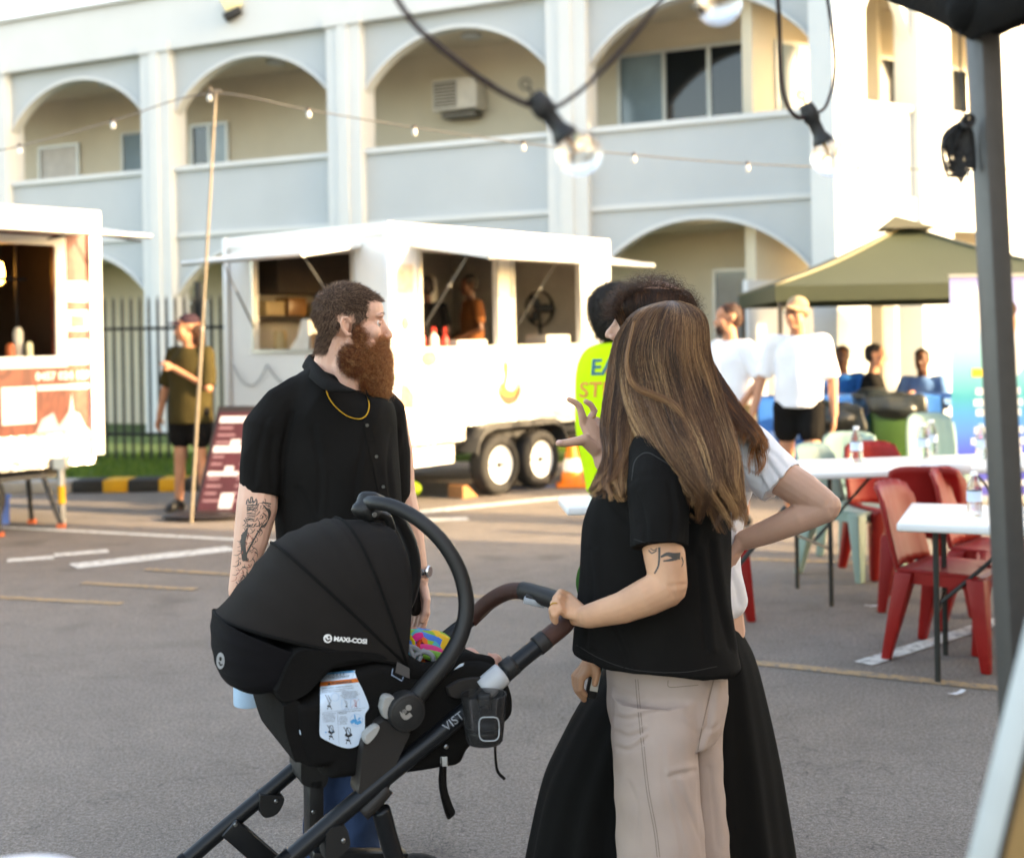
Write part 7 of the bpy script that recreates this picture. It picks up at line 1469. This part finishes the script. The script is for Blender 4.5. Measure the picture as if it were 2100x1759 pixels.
def lt(s_, x, y, size, ang=5.0, al=None, bold=0.0, mat=None): ptext(shb, s_, *Z6(x, y), size * .1088, mat or M_LINK, lab or car, R(ang), 0, .0052, 'label_text', 2.9, bold)
lt('Level To Ground', 455, 280, 56, 5); lt('WARNINGS', 505, 395, 72, 5.5, bold=.02); lt('INSTALL INFANT CARRIER ON STROLLER', 425, 480, 31, 5.5)
lt('Be careful to install the Infant Carrier in the right', 440, 520, 30, 5.5); lt('direction. Refer to illustrations below.', 370, 558, 30, 5.5)
for i, s_ in enumerate(('NOTE: Make sure baby is', 'facing the stroller handle', 'when Infant Carrier is installed', 'on stroller. Leave handle in', 'the carrying position.')): lt(s_, 660 + i * 2, 565 + i * 28, 29, 5.5)
for i, s_ in enumerate(('Align the Infant Carrier', 'with the adapters.', 'Push lock into place.', 'Listen for "click". Pull', 'on handle to ensure', 'it is locked in place.')): lt(s_, 270, 978 + i * 29, 28, 4.5)
lt('REMOVE INFANT CARRIER FROM', 665, 935, 30, 5); lt('STROLLER', 530, 975, 30, 5)
for i, s_ in enumerate(('Press the', 'black buttons', 'on both sides', 'simultaneously', 'and lift the', 'Infant Carrier.')): lt(s_, 540, 1035 + i * 27, 28, 4.5)
lk_ = MB(); lkb = MB(); lkr = MB()
def ls(pts, w_, m=None): pstroke(shb, [Z6(*p) for p in pts], w_ * .1088, m if m is not None else lk_, .0046, 8 if len(pts) < 6 else 20)
ls([(140, 960), (450, 925), (960, 865)], 3); ls([(432, 935), (445, 1250), (460, 1560)], 3); ls([(280, 325), (460, 305), (635, 285)], 4); ls([(150, 515), (480, 480), (815, 452)], 2)
for x in (355, 420, 483, 546): ls([(x, 268 - (x - 355) * .1), (x + 2, 240 - (x - 355) * .1)], 7); ls([(x - 10, 252 - (x - 355) * .1), (x + 1, 238 - (x - 355) * .1), (x + 13, 250 - (x - 355) * .1)], 5)
def pict(x, y, k, m=None, seat=False):
    ls([(x - 60 * k, y - 130 * k), (x - 40 * k, y - 120 * k), (x + 10 * k, y), (x + 60 * k, y + 130 * k)], 10 * k, m); ls([(x + 50 * k, y - 10 * k), (x + 10 * k, y + 60 * k), (x - 10 * k, y + 130 * k)], 9 * k, m); ls([(x - 5 * k, y - 130 * k), (x + 30 * k, y - 60 * k), (x + 60 * k, y - 20 * k)], 9 * k, m); ls([(x - 20 * k, y + 70 * k), (x + 50 * k, y + 90 * k)], 22 * k, m)
    for dx in (-12, 62): ls([(x + (dx - 6) * k, y + 128 * k), (x + (dx + 6) * k, y + 128 * k)], 20 * k, m)
    if seat: ls([(x - 30 * k, y - 20 * k), (x + 20 * k, y + 10 * k), (x + 80 * k, y - 20 * k)], 40 * k, m); ls([(x - 10 * k, y - 30 * k), (x - 5 * k, y - 120 * k), (x + 50 * k, y - 120 * k), (x + 60 * k, y - 30 * k)], 9 * k, m)
pict(255, 760, 1.0); pict(290, 1330, 1.0, seat=True); pict(610, 1390, 1.15, seat=True); pict(590, 800, .55); pict(765, 790, .55, lkr); ls([(690, 870), (840, 700)], 4, lkr)
for cx, cy, r in ((385, 665, 74), (785, 1100, 118)): ls([(cx + r * math.cos(i * .33), cy + r * math.sin(i * .33)) for i in range(20)], 4, lkb)
for x0, y0, x1, y1 in ((515, 720, 665, 890), (685, 705, 835, 875)): ls([(x0, y0), (x1, y0 - 12), (x1, y1 - 12), (x0, y1), (x0, y0)], 3, lkb)
ls([(690, 1150), (740, 1110), (800, 1160), (870, 1120)], 60, lkb); ls([(755, 1000), (765, 1080), (800, 1110)], 22, lkb); ls([(820, 1090), (860, 1050)], 28, lkb); ls([(195, 1330), (225, 1325)], 22, lkb); ls([(335, 1315), (365, 1312)], 18, lkb)
[tag(m_.build('label_drawing', c_, lab or car), kind='stuff') for m_, c_ in ((lk_, M_LINK), (lkb, M_LBLU), (lkr, pm('red label print', '#a8383a', .5)))]
ppoly(shb, [Z2(430, 1118), Z2(448, 1112), Z2(510, 1185), Z2(515, 1205), Z2(495, 1195), Z2(425, 1150)], M_LAB, car, 'warranty_tag', .0015, 3); ppoly(shb, [Z2(428, 1120), Z2(446, 1114), Z2(462, 1132), Z2(438, 1158)], pm('red tag', '#9a2a30', .5), car, 'warranty_tag', .003, 3)
# padded inside, tag
pad = MB(); pad.limb([z2(890, 830, .06), z2(960, 900, .05), z2(1050, 940, .06), z2(1150, 920, .06), z2(1260, 870, .06), z2(1360, 885, .08)], [.03, .035, .03, .028, .022, .02]); pad.limb([z2(890, 830, .34), z2(1000, 800, .34), z2(1100, 790, .34), z2(1180, 840, .34), z2(1300, 870, .34)], [.03, .03, .03, .03, .022]); fuse('seat_pad', pad, .008, M_FAB2, car, 5)
m = MB().hexa([z2(x, y, o_) for o_ in (.012, .016) for x, y in ((938, 925), (1003, 952), (948, 876), (1003, 906))]).build('woven_tag', pm('grey woven tag', '#4a4746', .7), car); m2 = MB().tube([z2(x, y, .010) for x, y in ((928, 908), (922, 935), (968, 962), (975, 945))], .0014, 5).build('tag_outline', pm('blue grey print', '#7f90a6', .6), m)
q = [z2(1185, 905, .03), z2(1230, 885, .03), z2(1235, 872, .03), z2(1215, 878, .03)]; MB().add([p - SA * .02 for p in q], [(0, 1, 2, 3)]).build('care_label', M_LAB, car)
# baby and toys
baby = thing('person', 'baby lying in the carrier with one bare foot sticking up', 'person', z2(1100, 930, .2)); b = MB()
c0 = z2(760, 850, .2); Hb = Matrix.Translation(c0 + UP * .01) @ Matrix(((-SF.x, SA.x, 0, 0), (-SF.y, SA.y, 0, 0), (0, 0, 1, 0), (0, 0, 0, 1))) ; head_blobs(b, Hb, .55, True); b.limb([c0, z2(900, 890, .2), z2(1030, 880, .2), z2(1150, 930, .2)], [.045, .06, .065, .055])
ft_ = z2(1388, 888, .2); b.limb([z2(1150, 930, .16), z2(1270, 870, .18), z2(1375, 925, .2)], [.04, .032, .022]); b.limb([z2(1150, 930, .26), z2(1250, 890, .28), z2(1330, 940, .27)], [.04, .03, .02]); b.limb([ft_ - UP * .02, ft_ + UP * .012], [.018, .016])
for i in range(5): b.limb([ft_ + UP * .012 + SF * (.012 - .007 * i) * .9, ft_ + UP * (.026 - .0025 * i) + SF * (.013 - .0075 * i) + Vector((-.003, 0, 0))], [.0062, .0062 - .0006 * i], 8)
b.limb([z2(900, 880, .1), z2(940, 850, .08), z2(962, 828, .08)], [.022, .018, .014])
for i in range(5): b.limb([z2(955, 830, .08), z2(958 + i * 9, 818 - (2 - abs(i - 2)) * 4, .07 + .005 * i)], [.008, .0055], 8)
fuse('body', b, .0055, SK_B, baby, 2)
def patch():
    m, N, L, b = newmat('bright patchwork print'); tc = N.new('ShaderNodeTexCoord'); v = N.new('ShaderNodeTexVoronoi'); v.inputs['Scale'].default_value = 42; L.new(tc.outputs['Object'], v.inputs['Vector']); r = N.new('ShaderNodeValToRGB'); r.color_ramp.interpolation = 'CONSTANT'; e = r.color_ramp.elements; e[0].color = (*srgb('#d81f7a'), 1); e[1].position = .86; e[1].color = (*srgb('#e8b422'), 1)
    for x, c_ in ((.18, '#2f6fc4'), (.34, '#7fae2a'), (.5, '#6b1f2e'), (.62, '#e0661f'), (.74, '#2fa0a8')): q_ = r.color_ramp.elements.new(x); q_.color = (*srgb(c_), 1)
    s_ = N.new('ShaderNodeSeparateColor'); L.new(v.outputs['Color'], s_.inputs[0]); L.new(s_.outputs[0], r.inputs[0]); L.new(r.outputs[0], b.inputs['Base Color']); b.inputs['Roughness'].default_value = .8; return m
c = MB(); c.limb([z2(930, 860, .2), z2(1010, 860, .2), z2(1100, 870, .2), z2(1170, 905, .2)], [.06, .074, .074, .06]); fuse('romper', c, .007, patch(), baby, 4, lambda p, n: vnoise(p, 70, 6) * .003)
toy = thing('activity_toy', 'soft toy with grey loops and coloured ribbons on the baby', 'toy', z2(1040, 850, .15)); M_GRT = pm('grey silicone', '#7d8288', .5)
for cx, cy, r in ((1000, 850, 52), (1065, 868, 46)): MB().tube([z2(cx + r * math.cos(a), cy + r * .8 * math.sin(a), .07) for a in np.linspace(0, 6.28, 24)], .0058, 8).build('loop', M_GRT, toy, smooth=True)
MB().tube([z2(1000, 810, .07), z2(1020, 850, .065), z2(1015, 900, .07)], .0055, 8).build('spoke', M_GRT, toy, smooth=True); MB().tube([z2(1015, 850, .07), z2(1070, 825, .075)], .0055, 8).build('spoke', M_GRT, toy, smooth=True)
fuse('cushion', MB().ell(z2(1080, 822, .14), (.045, .03, .012), Matrix.Rotation(R(12), 3, 'Y')), .005, pm('pink plush', '#d42a74', .8), toy, 2); fuse('cushion', MB().ell(z2(1120, 820, .2), (.04, .03, .014), Matrix.Rotation(R(12), 3, 'Y')), .005, pm('blue plush', '#2f7fc0', .8, var=.3, scale=60), toy, 2); fuse('cushion', MB().ell(z2(1110, 850, .11), (.05, .02, .012), Matrix.Rotation(R(14), 3, 'Y')), .005, pm('green plush', '#6fa83a', .8, var=.4, scale=60), toy, 2)
for pts, col in (([(1022, 812), (1020, 785), (1008, 770), (1005, 758)], '#e0c020'), ([(1042, 815), (1045, 795), (1052, 782), (1050, 776)], '#d8401a')):
    q = [Vector(p) for p in spline([tuple(z2(x, y, .12)) for x, y in pts], 10)]; MB().tube(q, [(.004, .002)] * 10, 8).build('ribbon', pm('ribbon ' + col, col, .6), toy, smooth=True)
bpy.data.scenes.remove(WS_)
